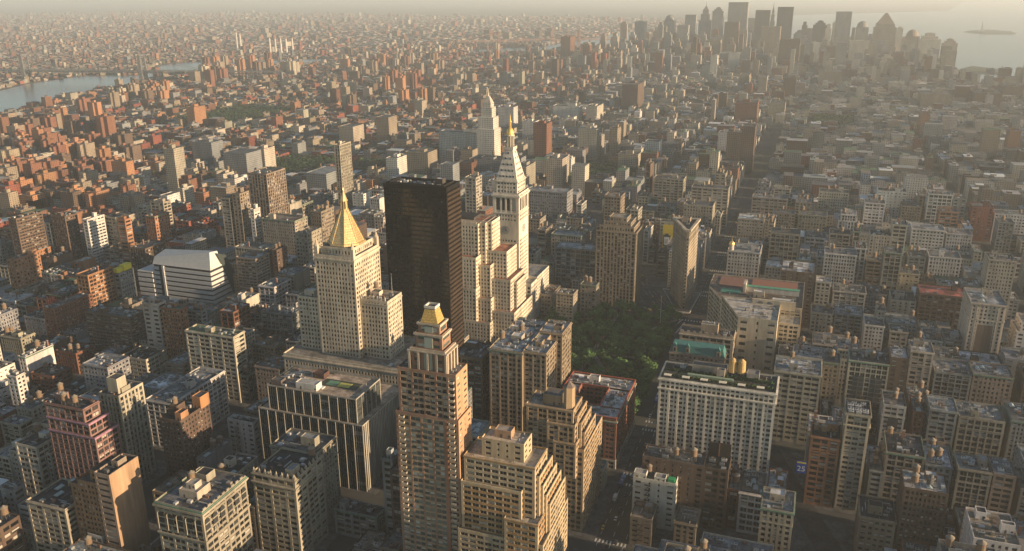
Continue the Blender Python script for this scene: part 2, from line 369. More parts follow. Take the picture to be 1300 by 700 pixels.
def roof_kit(root, x0, x1, y0, y1, z, feat, rg, rcol, wcol, dens=1.0, skip=()):
    "clutter standing on a flat roof; each piece its own part"
    used = list(skip)
    def spot(w, d, tries=14):
        for _ in range(tries):
            if x1-x0-w < 1.2 or y1-y0-d < 1.2: return None
            x = rg.uniform(x0+.6, x1-w-.6); y = rg.uniform(y0+.6, y1-d-.6)
            if all(x > b+.4 or x+w < a-.4 or y > q+.4 or y+d < p-.4 for a, b, p, q in used):
                used.append((x, x+w, y, y+d)); return x, y
        return None
    for ch in feat:
        if ch == 'b':
            w, d, h = rg.uniform(4, min(10, (x1-x0)*.5)) if x1-x0 > 9 else 3.2, rg.uniform(3.5, min(8, (y1-y0)*.45)) if y1-y0 > 9 else 3, rg.uniform(3, 5.5)
            s = spot(w, d)
            if s:
                bulkhead(root, s[0], s[0]+w, s[1], s[1]+d, z, z+h, jit(wcol, rg, .2), RPAL[rg.choice(('grey', 'silver', 'tar', 'white'))], rg)
                if rg.random() < .3 and w > 5 and d > 5: water_tank(root, s[0]+w/2, s[1]+d/2, z+h, .95, rg.random())
        elif ch == 't':
            for _ in range(rg.choice((1, 1, 2))):
                s = spot(4, 4)
                if s: water_tank(root, s[0]+2, s[1]+2, z, rg.uniform(.85, 1.15), rg.random())
        elif ch == 'a':
            for _ in range(rg.randint(2, 4)):
                s = spot(3.4, 2.6)
                if s: put(rg.choice(ACS), 'air_unit', (s[0]+1.7, s[1]+1.3, z), root, rg.choice((0, math.pi)), (rg.uniform(.9, 1.3),)*3)
        elif ch == 'p':
            for _ in range(rg.randint(2, 5)):
                s = spot(1, 1)
                if s: put(VENT, 'roof_vent', (s[0]+.5, s[1]+.5, z), root)
        elif ch == 's':
            for _ in range(rg.randint(1, 3)):
                s = spot(3.4, 5.4)
                if s: put(SKYL, 'skylight', (s[0]+1.7, s[1]+2.7, z), root)
        elif ch == 'c':
            s = spot(2.2, 1.8)
            if s: put(STACK, 'chimney', (s[0]+1.1, s[1]+.9, z), root)
    # ducts, kerbs, boxes: each a part on the near roofs
    A = (x1-x0)*(y1-y0); n = int(min(16, A/45)*dens); near_ = y0 < 720
    b = MB()
    for _ in range(n):
        if rg.random() < .5:
            w, d = (rg.uniform(2, 9), rg.uniform(.4, .9)) if rg.random() < .5 else (rg.uniform(.4, .9), rg.uniform(2, 8)); h = rg.uniform(.3, .8)
            k = rg.choice((0, 1)); nm = 'roof_duct'
        else: w, d, h = rg.uniform(1, 3.2), rg.uniform(1, 3), rg.uniform(.5, 2.3); k = rg.choice((0, 1, 2, 3, 4)); nm = 'roof_box'
        s = spot(w, d, 5)
        if not s: continue
        if near_: put(UNIT[k], nm, (s[0]+w/2, s[1]+d/2, z), root, 0, (w, d, h))
        elif len(b.c) < 20: b.box(s[0], s[0]+w, s[1], s[1]+d, z, z+h, UCOL[k])
    b.build('roof_boxes', METAL, root, 'stuff')
    p = MB()
    for _ in range(int(n*.7)):
        w, d = rg.uniform(2, max(2.5, (x1-x0)*.5)), rg.uniform(2, max(2.5, (y1-y0)*.5))
        if x1-x0 < w+1 or y1-y0 < d+1: continue
        x, y = rg.uniform(x0+.3, x1-w-.3), rg.uniform(y0+.3, y1-d-.3)
        zz = z+.02+.012*len(p.c); p.quad((x, y, zz), (x+w, y, zz), (x+w, y+d, zz), (x, y+d, zz), shade(rcol, rg.choice((.55, .75, 1.3, 1.6))))
    p.build('roof_patches', ROOF, root, 'stuff')
# windows of the nearest buildings: up to 100 as parts of their own
_WM = {}
def window_mesh(w, h, k):
    key = (round(w, 1), round(h, 1), k)
    if key not in _WM:
        b = MB(); W, H = w/2, h; fr = (.09, .085, .08)
        pane = [(.012, .015, .018), (.02, .025, .03), (.05, .055, .06)][k % 3]
        b.quad((-W, 0, 0), (W, 0, 0), (W, 0, H), (-W, 0, H), pane)
        if k in (1, 3, 4):
            f = (.35, .6, .85)[(1, 3, 4).index(k)]
            b.quad((-W, -.01, H*(1-f)), (W, -.01, H*(1-f)), (W, -.01, H), (-W, -.01, H), (.40, .37, .31))
        b.box(-W, W, -.07, -.02, H*.48, H*.54, fr, 'NTB'); b.box(-.04, .04, -.06, -.02, 0, H, fr, 'NEW')
        b.box(-W, W, -.25, -.02, -.06, .06, (.32, .29, .24), 'NTEW')
        _WM[key] = b.mesh('window', PANE)
    return _WM[key]
def m_pane(t, b):
    c = attr(t); t.links.new(c, b.inputs['Base Color']); b.inputs['Roughness'].default_value = .18
PANE = mat('window_pane', m_pane)
def add_windows(root, cells, rg, limit=100, zmin=0):
    cells = [c for c in cells if c[7]-c[6] > .6 and c[4]-c[3] > .4 and c[6] > zmin]
    def key(c):
        p0, t, n, a0, a1, d, z0, z1 = c; x = p0[0]+t[0]*(a0+a1)/2; y = p0[1]+t[1]*(a0+a1)/2
        v = CAM-np.array((x, y, z0)); return -(v[0]*n[0]+v[1]*n[1])*(a1-a0)*(z1-z0)/np.linalg.norm(v)**3
    cells.sort(key=key)
    for p0, t, n, a0, a1, d, z0, z1 in cells[:limit]:
        a = (a0+a1)/2; x = p0[0]+t[0]*a+n[0]*d; y = p0[1]+t[1]*a+n[1]*d
        put(window_mesh(a1-a0, z1-z0, rg.choice((0, 0, 0, 0, 1, 2, 2, 3, 4))), 'window', (x, y, z0), root, math.atan2(t[1], t[0]))
def roof_poly(root, rects, rcol, name='roof'):
    b = MB()
    for x0, x1, y0, y1, z in rects:
        b = MB(); b.quad((x0, y0, z), (x1, y0, z), (x1, y1, z), (x0, y1, z), rcol); b.build(name, ROOF, root)
def cornice(root, x0, x1, y0, y1, z0, z1, out, col, name='cornice', sides='NSEW'):
    b = MB()
    b.ring(x0-out, x1+out, y0-out, y1+out, z0, z1, out+.02, col)
    b.ring(x0-out*.5, x1+out*.5, y0-out*.5, y1+out*.5, z0-(z1-z0)*.7, z0-.003, out*.5+.02, shade(col, .92))
    return b.build(name, WALL, root)
def finish(root, F, glass=GLASS, rg=None, windows=0, zmin=0):
    F.W.build('wall', WALL, root)
    F.G.build('window', glass, root, 'stuff')
    if windows: add_windows(root, F.cells, rg, windows, zmin)
WORD = dict(redbrown='rust', brown='dark brown', orange='orange brick', red='red brick'); RWORD = dict(tar='black')
def kind_of(x0, z, sty):
    if sty == 'grd': return 'loft_building', 'loft'
    if sty == 'brk': return 'brick_building', 'brick building'
    if z > 66: return 'tower_building', 'tower'
    if z < 24: return 'low_building', 'low building'
    if sty in ('pier', 'band') or x0 > -400: return 'office_building', 'office'
    return 'apartment_building', 'apartment house'
def simple_building(row):
    lab, x0, x1, y0, y1, z, sty, col, rf, feat, k = row
    x0, x1, y0, y1, z = map(float, (x0, x1, y0, y1, z)); feat = ''.join(' btapscn'[int(q)] for q in feat)
    nm, noun = kind_of(x0, z, sty)
    lab = lab[1:] if lab[0] == '*' else f"{'tall ' if z > 60 else ''}{WORD.get(col, col).replace(' brick', '') if sty == 'brk' else WORD.get(col, col)} {noun} with {RWORD.get(rf, rf)} roof, {lab}"
    if len(lab.split()) > 16: lab = lab.replace(' brick', '', 1)
    rg = random.Random(lab); root = thing(nm, lab, 'building', ((x0+x1)/2, (y0+y1)/2, 0), 'mid-rise buildings of the city blocks')
    dist = math.hypot((x0+x1)/2-CAM[0], y0-CAM[1]); wc = shade(jit(PAL[col], rg), .88); rc = shade(jit(RPAL[rf], rg, .25), .85)
    near = k != 'f'
    if dist < 1330:
        F = Facades(rg); ky = 'pair' if sty == 'pun' and rg.random() < .3 else sty; S_ = list(STY[ky]); S_[0] *= rg.uniform(.82, 1.25); S_[1] *= rg.uniform(.94, 1.12); S_[2] = min(.82, S_[2]*rg.uniform(.8, 1.2)); S_[3] *= rg.uniform(.85, 1.2); sty = tuple(S_)
        span = shade(wc, .72) if ky == 'pier' else shade(wc, rg.choice((1, .93, 1.08)))
        sides = 'NW' if x1 < CAM[0] else 'NE' if x0 > CAM[0] else 'NEW'
        # party walls of mid-block houses are blank brick
        blank = (rg.random() < .45) and not near and ky != 'brk'
        # a step or two back at the top of tall ones
        tiers = [(x0, x1, y0, y1, 0, z)]
        if z > 45 and not near and x1-x0 > 16 and rg.random() < .4:
            zt = z-rg.choice((7.5, 11)); i = rg.uniform(2, 3.5); tiers = [(x0, x1, y0, y1, 0, zt), (x0+i, x1-i, y0+i, y1-i*.6, zt-1.1, z)]
        for q, (a, b, c, d, e, f) in enumerate(tiers):
            F.tier(a, b, c, d, e, f, sty, wc, 'N'+('' if blank else sides[1:])+('' if dist > 800 else 'S'), span=span, base=(1.2 if q == 0 else 0), coarse=1.0 if dist < 900 else 1.15, keep=False)
        finish(root, F)
        rects = [(a+.35, b-.35, c+.35, d-.35, f-1.1) for a, b, c, d, e, f in tiers]
        roof_poly(root, rects, rc)
        if ky != 'brk' and wc[0] > .2 and rg.random() < .7:
            a, b, c, d, e, f = tiers[-1]; cornice(root, a, b, c, d, f-1.3, f-.7, .55, shade(wc, rg.choice((1.1, .9, .8))) if rg.random() < .8 else (.12, .22, .16))
        if near and z > 30 and ky in ('pun', 'pair', 'grd') and rg.random() < .8:
            cornice(root, x0, x1, y0, y1, z*.78, z*.78+.5, .25, shade(wc, 1.1), 'belt_course')
        if dist < 680 and z < 40 and ky in ('pun', 'brk', 'pair') and x1-x0 > 7 and rg.random() < .5:
            q = MB(); k = (.05, .045, .045); xa = rg.uniform(x0+1, x1-5); n = int((z-5)/3.6)
            for i in range(n):
                zz = 4.5+i*3.6; q.box(xa, xa+3.8, y0-1.1, y0-.02, zz, zz+.1, k, 'NEWTB'); q.box(xa, xa+3.8, y0-1.12, y0-1.06, zz+.45, zz+.52, k, 'NTB'); q.box(xa, xa+3.8, y0-1.12, y0-1.06, zz+.9, zz+.97, k, 'NTB')
                if i < n-1: q.bar((xa+.4, y0-.7, zz), (xa+3.4, y0-.7, zz+3.6), .3, k)
            q.build('fire_escape', METAL, root)
        a, b, c, d, e, f = tiers[-1]
        roof_kit(root, a+.4, b-.4, c+.4, d-.4, f-1.1, feat, rg, rc, wc, 1.0 if dist < 900 else .6)
    else:
        b = MB(); far_box(b, x0, x1, y0, y1, 0, z, wc, rg)
        b.build('wall', FAR, root)
        r = MB(); r.quad((x0, y0, z+.02), (x1, y0, z+.02), (x1, y1, z+.02), (x0, y1, z+.02), rc)
        r.ring(x0, x1, y0, y1, z+.03, z+.9, .4, shade(wc, 1.05)); r.build('roof', ROOF, root)
        w = (x1-x0)*.35; d = (y1-y0)*.35; xx = x0+(x1-x0)*rg.uniform(.2, .5); yy = y0+(y1-y0)*rg.uniform(.2, .5)
        if 'b' in feat or rg.random() < .6: bulkhead(root, xx, xx+w, yy, yy+d, z, z+rg.uniform(3, 6), jit(wc, rg), rc, rg)
        if 't' in feat: water_tank(root, xx+w*.5, y1-4, z, 1.2)
    return root, (x0, x1, y0, y1, z, wc, rc, rg)
def far_box(b, x0, x1, y0, y1, z0, z1, col, rg, bay=3.4, fl=3.5, roof=None):
    o = rg.randint(0, 200); nx = max(1, round((x1-x0)/bay)); ny = max(1, round((y1-y0)/bay)); nz = max(1, round((z1-z0)/fl))
    U = lambda n: ((o, o), (o+n, o), (o+n, o+nz), (o, o+nz))
    b.quad((x0, y0, z0), (x1, y0, z0), (x1, y0, z1), (x0, y0, z1), col, U(nx)); b.quad((x1, y0, z0), (x1, y1, z0), (x1, y1, z1), (x1, y0, z1), col, U(ny))
    b.quad((x1, y1, z0), (x0, y1, z0), (x0, y1, z1), (x1, y1, z1), col, U(nx)); b.quad((x0, y1, z0), (x0, y0, z0), (x0, y0, z1), (x0, y1, z1), col, U(ny))
    b.quad((x0, y0, z1), (x0, y1, z1), (x1, y1, z1), (x1, y0, z1), roof or shade(col, .8))
# ------------------------------------------------------------------ setting
def sheet(name, polys, z, mt, col=(1, 1, 1)):
    vs = []; fs = []
    for P in polys:
        fs.append(list(range(len(vs), len(vs)+len(P)))); vs += [(x, y, z) for x, y in P]
    me = bpy.data.meshes.new(name); me.from_pydata(vs, [], fs); me.uv_layers.new(name='UVMap')
    a = me.attributes.new('Col', 'FLOAT_COLOR', 'FACE')
    for i in range(len(fs)): a.data[i].color = (*col, 1)
    me.materials.append(mt); o = bpy.data.objects.new(name, me); COL.objects.link(o); o['kind'] = 'structure'
    return o
sheet('ground', [[(-70000, -500), (70000, -500), (70000, 75000), (-70000, 75000)]], 0, GROUND)
RIVER = [(-2108, 1411), (-2104, 1612), (-2115, 1762), (-2272, 2065), (-2360, 2339), (-2372, 2469), (-2441, 2654), (-2550, 2853), (-2597, 2986), (-2515, 3010), (-2486, 3096), (-2487, 3302), (-2452, 3494), (-2250, 3799), (-2362, 3988), (-2693, 3840), (-2759, 3605), (-2902, 3618), (-3011, 3535), (-2957, 3351), (-2756, 3058), (-2685, 2923), (-2896, 2824), (-2853, 2532), (-2724, 2282), (-2729, 1842)]
RIVER = [(-2108, 700)]+RIVER+[(-2729, 700)]
LOWER = [(-1964, 4401), (-1650, 4550), (-1387, 4896), (-1241, 5160), (-1044, 5372), (-1250, 6500), (-1486, 7583), (-1585, 7249), (-1613, 6199), (-1659, 5300), (-1977, 4892)]
BAY = [(476, 3459), (542, 3478), (722, 3649), (1042, 3300), (3000, 3000), (14338, 3000), (14338, 36244), (4717, 36293), (1933, 16451), (-600, 13000), (-1300, 10500), (-1250, 8300), (-1000, 6300), (-750, 5350), (-100, 5250), (420, 5000), (560, 4500), (540, 4200), (512, 3714)]
sheet('river', [RIVER], .5, WATER); sheet('east_channel', [LOWER], .5, WATER); sheet('harbor', [BAY], .5, WATER)
def inside(P, x, y):
    c = False
    for (a, b), (d, e) in zip(P, P[1:]+P[:1]):
        if (b > y) != (e > y) and x < (d-a)*(y-b)/(e-b)+a: c = not c
    return c
def wet(x, y): return inside(RIVER, x, y) or inside(LOWER, x, y) or inside(BAY, x, y)
def island(pts, h, col):
    b = MB(); cx_ = sum(p[0] for p in pts)/len(pts); cy_ = sum(p[1] for p in pts)/len(pts)
    for p, q in zip(pts, pts[1:]+pts[:1]):
        i = lambda r_: (cx_+(r_[0]-cx_)*.8, cy_+(r_[1]-cy_)*.8)
        b.quad((*p, .4), (*q, .4), (*i(q), h), (*i(p), h), col); b.quad((*i(p), h), (*i(q), h), (cx_, cy_, h+2), (cx_, cy_, h+2), col)
    b.build('island', MATTE, None, 'structure')
island([(1065, 7980), (1277, 8335), (1438, 7917), (1388, 7631), (1166, 7581)], 12, (.05, .07, .04))
island([(1300, 6879), (1400, 7011), (1900, 6622), (1300, 6474)], 10, (.06, .07, .05))
island([(520, 4006), (690, 3940), (760, 4060), (627, 4316)], 8, (.07, .08, .05))
island([(2600, 11500), (6000, 12500), (6000, 11000), (3000, 10800)], 14, (.06, .07, .05))
# pavement slabs of each block, roads stay at asphalt level
AV = [(-1340, 12), (-1110, 15), (-881, 15), (-665, 15), (-520, 11), (-380, 20), (-235, 12), (-80, 15), (231, 15), (505, 15)]
def sty(n): return 80.5*(33.5-n)
pv = MB(); pc = (.10, .10, .10)
for n in range(31, 14, -1):
    for (xa, wa), (xb, wb) in zip(AV, AV[1:]):
        y0, y1 = sty(n)+5.5, sty(n)+75
        if xa == -235 and n <= 26 and n > 23: continue
        pv.box(xa+wa-5, xb-wb+5, y0, y1, 0, .15, pc, 'NSEWT')
pv.build('pavement', ROOF, None, 'structure')
rd = MB(); ac = (.05, .05, .052)
def strip(b, p, q, w, z, col):
    d = np.array(q, float)-np.array(p, float); L = np.linalg.norm(d); n = np.array((-d[1], d[0]))/L*w/2
    b.quad((p[0]-n[0], p[1]-n[1], z), (q[0]-n[0], q[1]-n[1], z), (q[0]+n[0], q[1]+n[1], z), (p[0]+n[0], p[1]+n[1], z), col)
strip(rd, (231, 0), (-98, 862), 16, .16, ac); strip(rd, (-126, 868), (-380, 1385), 22, .164, ac)
rd.quad((-240, 832, .168), (-60, 832, .168), (-60, 872, .168), (-240, 872, .168), ac)
rd.build('broadway_road', ROOF, None, 'structure')
mk = MB(); wc_ = (.55, .55, .52)
for x in (-88, -80, -72):
    y = 300
    while y < 1250:
        mk.quad((x-.12, y, .01), (x+.12, y, .01), (x+.12, y+5, .01), (x-.12, y+5, .01), wc_); y += 12
for n in range(29, 18, -1):
    for yy in (sty(n)-8.5, sty(n)+5.0):
        for i in range(9):
            x = -90+i*2.3; mk.quad((x, yy, .012), (x+1, yy, .012), (x+1, yy+3.2, .012), (x, yy+3.2, .012), wc_)
for i in range(14):
    mk.quad((-118+i*3, 836, .172), (-116.8+i*3, 836, .172), (-116.8+i*3, 839.5, .172), (-118+i*3, 839.5, .172), wc_)
    mk.quad((-190+i*3, 866, .172), (-188.8+i*3, 866, .172), (-188.8+i*3, 869.5, .172), (-190+i*3, 869.5, .172), wc_)
for k in (-5, 0, 5):
    for i in range(18):
        t0 = i/18; t1 = t0+.022
        f = lambda t: (-126-254*t+k*.9, 875+510*t+k*.4)
        strip(mk, f(t0), f(t1), .3, .172, wc_)
for p, q in (((-104, 800), (-97, 838)), ((-97, 800), (-93, 832))): strip(mk, p, q, 1.6, .172, (.4, .4, .38))
mk.build('road_markings', MATTE, None, 'structure')
# park floor with paths
pk = MB(); pk.box(-226, -100, 616, 838, .15, .3, (.035, .06, .02), 'NSEWT'); pk.build('park_lawn', ROOF, None, 'structure')
pp = MB()
for a, b in (((-224, 618), (-102, 836)), ((-102, 618), (-224, 836)), ((-163, 617), (-163, 837)), ((-225, 727), (-101, 727))): strip(pp, a, b, 4, .305+.004*len(pp.c), (.2, .19, .17))
pp.build('park_path', ROOF, None, 'structure')
# ------------------------------------------------------------------ landmark buildings
def hero(name, label, loc): return thing(name, label, 'building', loc)
RG = random.Random(5)
# --- gold pyramid tower
def gold_pyramid():
    r = hero('pyramid_tower', 'gold pyramid tower of cream stone with lower wings and a small gilded lantern', (-315, 563, 0)); rg = random.Random(1)
    c = (.50, .44, .34); F = Facades(rg); k = dict(keep=True)
    F.tier(-365, -248, 532, 596, 0, 52, 'tall', c, base=6, **k)
    F.tier(-337, -303, 544, 584, 50.9, 133, 'tall', c, **k)
    F.tier(-303.2, -279.5, 549, 573, 50.9, 99, 'tall', c, sides='NW', **k); F.tier(-359, -336.8, 549, 578, 50.9, 95, 'tall', c, sides='NE', **k)
    F.tier(-333.5, -306.5, 548, 580, 131.9, 138.5, 'pun', c, **k)
    finish(r, F, GLASS, rg, 100, 20)
    roof_poly(r, [(-364.6, -248.4, 532.4, 595.6, 50.9), (-302.8, -279.9, 549.4, 572.6, 97.9), (-358.6, -337, 549.4, 577.6, 93.9), (-336.6, -303.4, 544.4, 583.6, 131.9), (-333, -307, 548.4, 579.6, 137.4)], (.24, .22, .19))
    cornice(r, -337, -303, 544, 584, 129.5, 130.6, .7, shade(c, 1.1)); cornice(r, -365, -248, 532, 596, 49, 50, .8, shade(c, 1.05)); cornice(r, -303, -279.5, 549, 573, 95.5, 96.3, .4, c)
    p = MB(); g = (.66, .48, .23)
    x, y = -320, 564; n = 8; ph = math.pi/8
    for z0, z1, r0, r1 in ((138.5, 140, 15.2, 14.8),): p.cyl(x, y, z0, z1, r0, r1, shade(g, .8), 8, True, ph)
    q = 14
    for i in range(q):
        a = i/q; b = (i+1)/q; p.cyl(x, y, 140+24.2*a, 140+24.2*b-.12, 13.5*(1-a)+2.9*a, 13.5*(1-b)+2.9*b+.06, shade(g, 1-.06*(i % 2)), 8, False, ph)
    for i in range(8):
        t_ = ph+i*math.pi/4; p.bar((x+13.6*math.cos(t_), y+13.6*math.sin(t_), 140), (x+3.05*math.cos(t_), y+3.05*math.sin(t_), 164.2), .5, shade(g, .72))
    p.build('pyramid_roof', GOLD, r)
    l = MB()
    for i in range(8):
        a = ph+i*math.pi/4; l.bar((x+2.4*math.cos(a), y+2.4*math.sin(a), 164.4), (x+2.2*math.cos(a), y+2.2*math.sin(a), 171), .7, g)
    l.cyl(x, y, 164, 164.8, 3.1, 3.1, g, 8, True, ph); l.cyl(x, y, 164.6, 171, 1.1, 1.0, shade(g, .35), 8); l.cyl(x, y, 171, 172, 3.0, 2.8, g, 8, True, ph); l.cyl(x, y, 172, 179.5, 2.5, .15, g, 8, False, ph); l.cyl(x, y, 179, 181, .5, .1, g, 6)
    l.build('lantern', GOLD, r)
    for a, b in ((-335.4, 545.6), (-304.6, 545.6), (-335.4, 582.4), (-304.6, 582.4)):
        t = MB(); t.box(a-1.5, a+1.5, b-1.5, b+1.5, 133, 139, c); t.cyl(a, b, 139, 144.5, 1.9, .1, shade(c, .9), 8, False); t.build('corner_turret', WALL, r)
    for i in range(7):
        t = MB(); a = -301+i*3.2; t.box(a-.5, a+.5, 549.3, 550.3, 99, 101.2, c); t.cyl(a, 549.8, 101.2, 102.6, .6, .05, c, 6, False); t.build('pinnacle', WALL, r)
    f = MB(); f.cyl(-284, 566, 98, 116, .18, .08, (.5, .5, .5), 6); f.build('flagpole', METAL, r)
    roof_kit(r, -301, -281, 552, 571, 98, 'ba', rg, (.24, .22, .19), c); roof_kit(r, -278, -250, 536, 592, 51, 'baas', rg, (.24, .22, .19), c, .6); roof_kit(r, -357, -339, 551, 576, 94, 'b', rg, (.24, .22, .19), c)
gold_pyramid()
# --- black glass tower
def black_tower():
    r = hero('glass_tower', 'black glass tower, tall plain slab with a dark rooftop rim', (-284, 642, 0)); rg = random.Random(2)
    F = Facades(rg); c = (.009, .0085, .008)
    F.tier(-312, -256.4, 613, 640, 0, 175, (1.55, 3.85, .16, .34, .22, 0, -.1, 0), c, span=(.010, .0095, .009), top=3, cw=.6, keep=False)
    F.tier(-330, -250, 610, 690, 0, 14, 'gls', c, base=2)
    F.face((-256, 613), (-256, 640), 14, 170, (1.55, 3.85, .1, .52, .3, .05, .2, 0), (.045, .030, .020), top=1, cw=.4)  # west bands browner: reflected evening glow painted into their colour
    finish(r, F, BLACK); roof_poly(r, [(-311.5, -256.5, 613.5, 639.5, 173.3), (-329, -251, 611, 689, 12.9)], (.035, .033, .03))
    b = MB(); b.ring(-308, -260, 616, 637, 173.4, 176, .4, (.025, .022, .02)); b.build('screen_wall', METAL, r)
    roof_kit(r, -306, -262, 618, 635, 173.4, 'baaap', rg, (.05, .05, .045), (.06, .055, .05), 2)
black_tower()
# --- stepped white tower
def stepped_white():
    r = hero('stepped_tower', 'stepped white tower with many setback terraces beside the clock tower', (-300, 732, 0)); rg = random.Random(3)
    c = (.60, .53, .41); F = Facades(rg); rect = []
    for i, (a, b, d, e, z) in enumerate([(-345, -272, 716, 752, 118), (-344.5, -266, 719.5, 749, 118.5), (-344, -261.5, 724, 746, 119), (-350, -271, 707, 756, 88), (-350.6, -259, 713, 752.5, 80), (-351, -246, 722, 750, 92), (-355, -270, 703, 757, 59), (-355.6, -257, 707.5, 754, 49), (-356, -240, 715, 753.5, 67), (-356.5, -237, 724.5, 751, 62.5), (-361, -256, 702.3, 760, 27), (-362, -234.5, 710, 763, 37)]):
        F.tier(a, b, d, e, 0 if z < 100 else 60, z, (3.0, 3.7, .52, .46, .4, 0, -.06, 0), c, 'NW', base=0, cw=1.2, top=2.2, keep=z > 20)
        rect.append((a+.3, b-.3, d+.3, e-.3, z-1.1-.02*i))
    finish(r, F, GLASS, rg, 100, 10); roof_poly(r, rect, (.33, .15, .10))
    b = MB(); b.box(-338, -280, 726, 744, 117, 121, (.06, .055, .05), 'NSEWT', (.03, .03, .03)); b.build('penthouse', WALL, r)
    b = MB()
    for i in range(26):
        a = -343+i*2.75; b.box(a, a+.9, 715.9, 716.5, 118, 119.6, c)
    b.build('crown_fins', WALL, r)
    b = MB(); b.cyl(-322, 737, 118, 131, 5, 4.6, c, 12, True, 0, (.2, .18, .15)); b.build('chimney_drum', WALL, r)
    roof_kit(r, -336, -274, 745.5, 751, 117, 'ab', rg, (.1, .1, .1), c)
stepped_white()
# --- white clock tower
def clock_tower():
    r = hero('clock_tower', 'white clock tower with steep pyramid roof and gilded cupola', (-263, 782, 0)); rg = random.Random(4)
    c = (.62, .57, .47); F = Facades(rg); k = dict(keep=True, cw=3.2)
    F.tier(-277, -250, 768, 797, 0, 92, (2.9, 3.9, .46, .5, .4, 0, -.05, 0), c, base=4, top=1.5, **k)
    F.tier(-277, -250, 768, 797, 92, 108, 'brk', c, '')
    F.tier(-277, -250, 768, 797, 108, 117, (2.9, 3.9, .46, .5, .4, 0, -.05, 0), c, top=1.5, **k)
    F.tier(-277, -250, 768, 797, 117, 136.5, (4.6, 13.5, .34, .2, 1.2, 0, -.3, 0), c, top=4, cw=3.2)
    F.tier(-274.6, -252.4, 770.4, 794.6, 135.4, 149, (3.2, 4.2, .5, .5, .4, 0, -.05, 0), c, top=1.8, cw=2, keep=True)
    F.tier(-365, -240.5, 797.2, 838, 0, 44, 'pun', c, base=5); F.tier(-250.2, -240.2, 777, 797, 0, 43, (3.4, 3.8, .44, .4, .5, 0, -.12, 0), c, 'NW', base=4, top=3)
    F.tier(-365, -277.2, 769, 797, 0, 44.5, 'pun', c, 'N', base=5)
    finish(r, F, GLASS, rg, 100, 5)
    roof_poly(r, [(-276.6, -250.4, 768.4, 796.6, 135.4), (-274.2, -252.8, 770.8, 794.2, 147.9), (-364.6, -241, 797.6, 837.6, 42.9), (-249.9, -240.6, 777.4, 797, 41.9), (-364.6, -277, 769.4, 797, 43.4)], (.25, .24, .22))
    cornice(r, -277, -250, 768, 797, 133, 134.6, 1.3, c); cornice(r, -274.6, -252.4, 770.4, 794.6, 147, 148, .8, c); cornice(r, -277, -250, 768, 797, 116, 116.8, .5, c, 'belt_course')
    p = MB(); b0 = (-274, -253, 771, 794); b1 = (-267.6, -259.4, 777.6, 786.8); p.frustum(b0, 149, b1, 177, (.56, .53, .46)); p.build('pyramid_roof', WALL, r)
    for lv, n in ((.08, 5), (.28, 4), (.48, 3), (.68, 2), (.86, 1)):   # dormer windows in rows
        z = 149+28*lv; ins = 6.5*lv
        for i in range(n):
            f = (i+.5)/n-.5; xw = f*(18-12*lv)
            for q in range(2):
                d = MB()
                if q == 0: x, y = -263.5+xw, 771+ins; d.box(x-.55, x+.55, y-.15, y+1.2, z, z+1.9, (.03, .03, .035), 'NEWT'); d.box(x-.6, x+.6, y-.18, y+1.3, z+1.9, z+2.05, shade(c, .8))
                else: x, y = -253-ins, 782.5+xw; d.box(x-1.2, x+.15, y-.55, y+.55, z, z+1.9, (.03, .03, .035), 'NSWT'); d.box(x-1.3, x+.18, y-.6, y+.6, z+1.9, z+2.05, shade(c, .8))
                d.build('dormer', MATTE, r)
    l = MB(); x, y = -263.5, 782.2
    l.box(x-5, x+5, y-5.5, y+5.5, 177, 178.5, c); l.ring(x-5, x+5, y-5.5, y+5.5, 178.5, 179.8, .3, c)
    for i in range(8):
        a = i*math.pi/4+.39; l.cyl(x+3.4*math.cos(a), y+3.4*math.sin(a), 178.5, 190, .45, .4, c, 6)
    l.cyl(x, y, 178.5, 190, 2.0, 1.9, (.3, .27, .2), 8); l.cyl(x, y, 190, 191, 4.4, 4.3, c, 12); l.build('cupola', WALL, r)
    g = (.80, .53, .15); d = MB()
    for i in range(7):
        a0 = i/7*math.pi/2; a1 = (i+1)/7*math.pi/2; d.cyl(x, y, 191+7*math.sin(a0), 191+7*math.sin(a1), 3.9*math.cos(a0), 3.9*math.cos(a1)+.01, g, 12, False)
    for i in range(6):
        a = i*math.pi/3; d.cyl(x+.9*math.cos(a), y+.9*math.sin(a), 197, 203, .22, .2, g, 6)
    d.cyl(x, y, 203, 204, 1.4, 1.2, g, 8); d.cyl(x, y, 204, 211, .9, .06, g, 8); d.build('gilded_dome', GOLD, r)
    for nx in (0, 1):
        f = MB(); h = MB()
        for ra, cc, o in ((4.5, shade(c, .75), .12), (3.9, (.36, .37, .36), .18), (1.1, (.22, .22, .22), .24)):
            pts = [(ra*math.cos(q*math.pi/14), ra*math.sin(q*math.pi/14)) for q in range(29)]
            for (a, b), (d_, e) in zip(pts, pts[1:]):
                if nx == 0: P = lambda s, v: (-263.5+s, 768-o, 99.5+v)
                else: P = lambda s, v: (-250+o, 782.5+s, 99.5+v)
                f.quad(P(0, 0), P(a, b), P(d_, e), P(0, 0), cc)
        fo = f.build('clock_face', MATTE, r)
        for q in range(12):
            a = q*math.pi/6
            h.bar(P(3.1*math.cos(a), 3.1*math.sin(a)), P(3.7*math.cos(a), 3.7*math.sin(a)), .22, (.05, .05, .05))
        h.bar(P(0, 0), P(.4, 3.1), .25, (.04, .04, .04)); h.bar(P(0, 0), P(1.8, -1.1), .3, (.04, .04, .04)); h.build('clock_hands', MATTE, fo)
clock_tower()
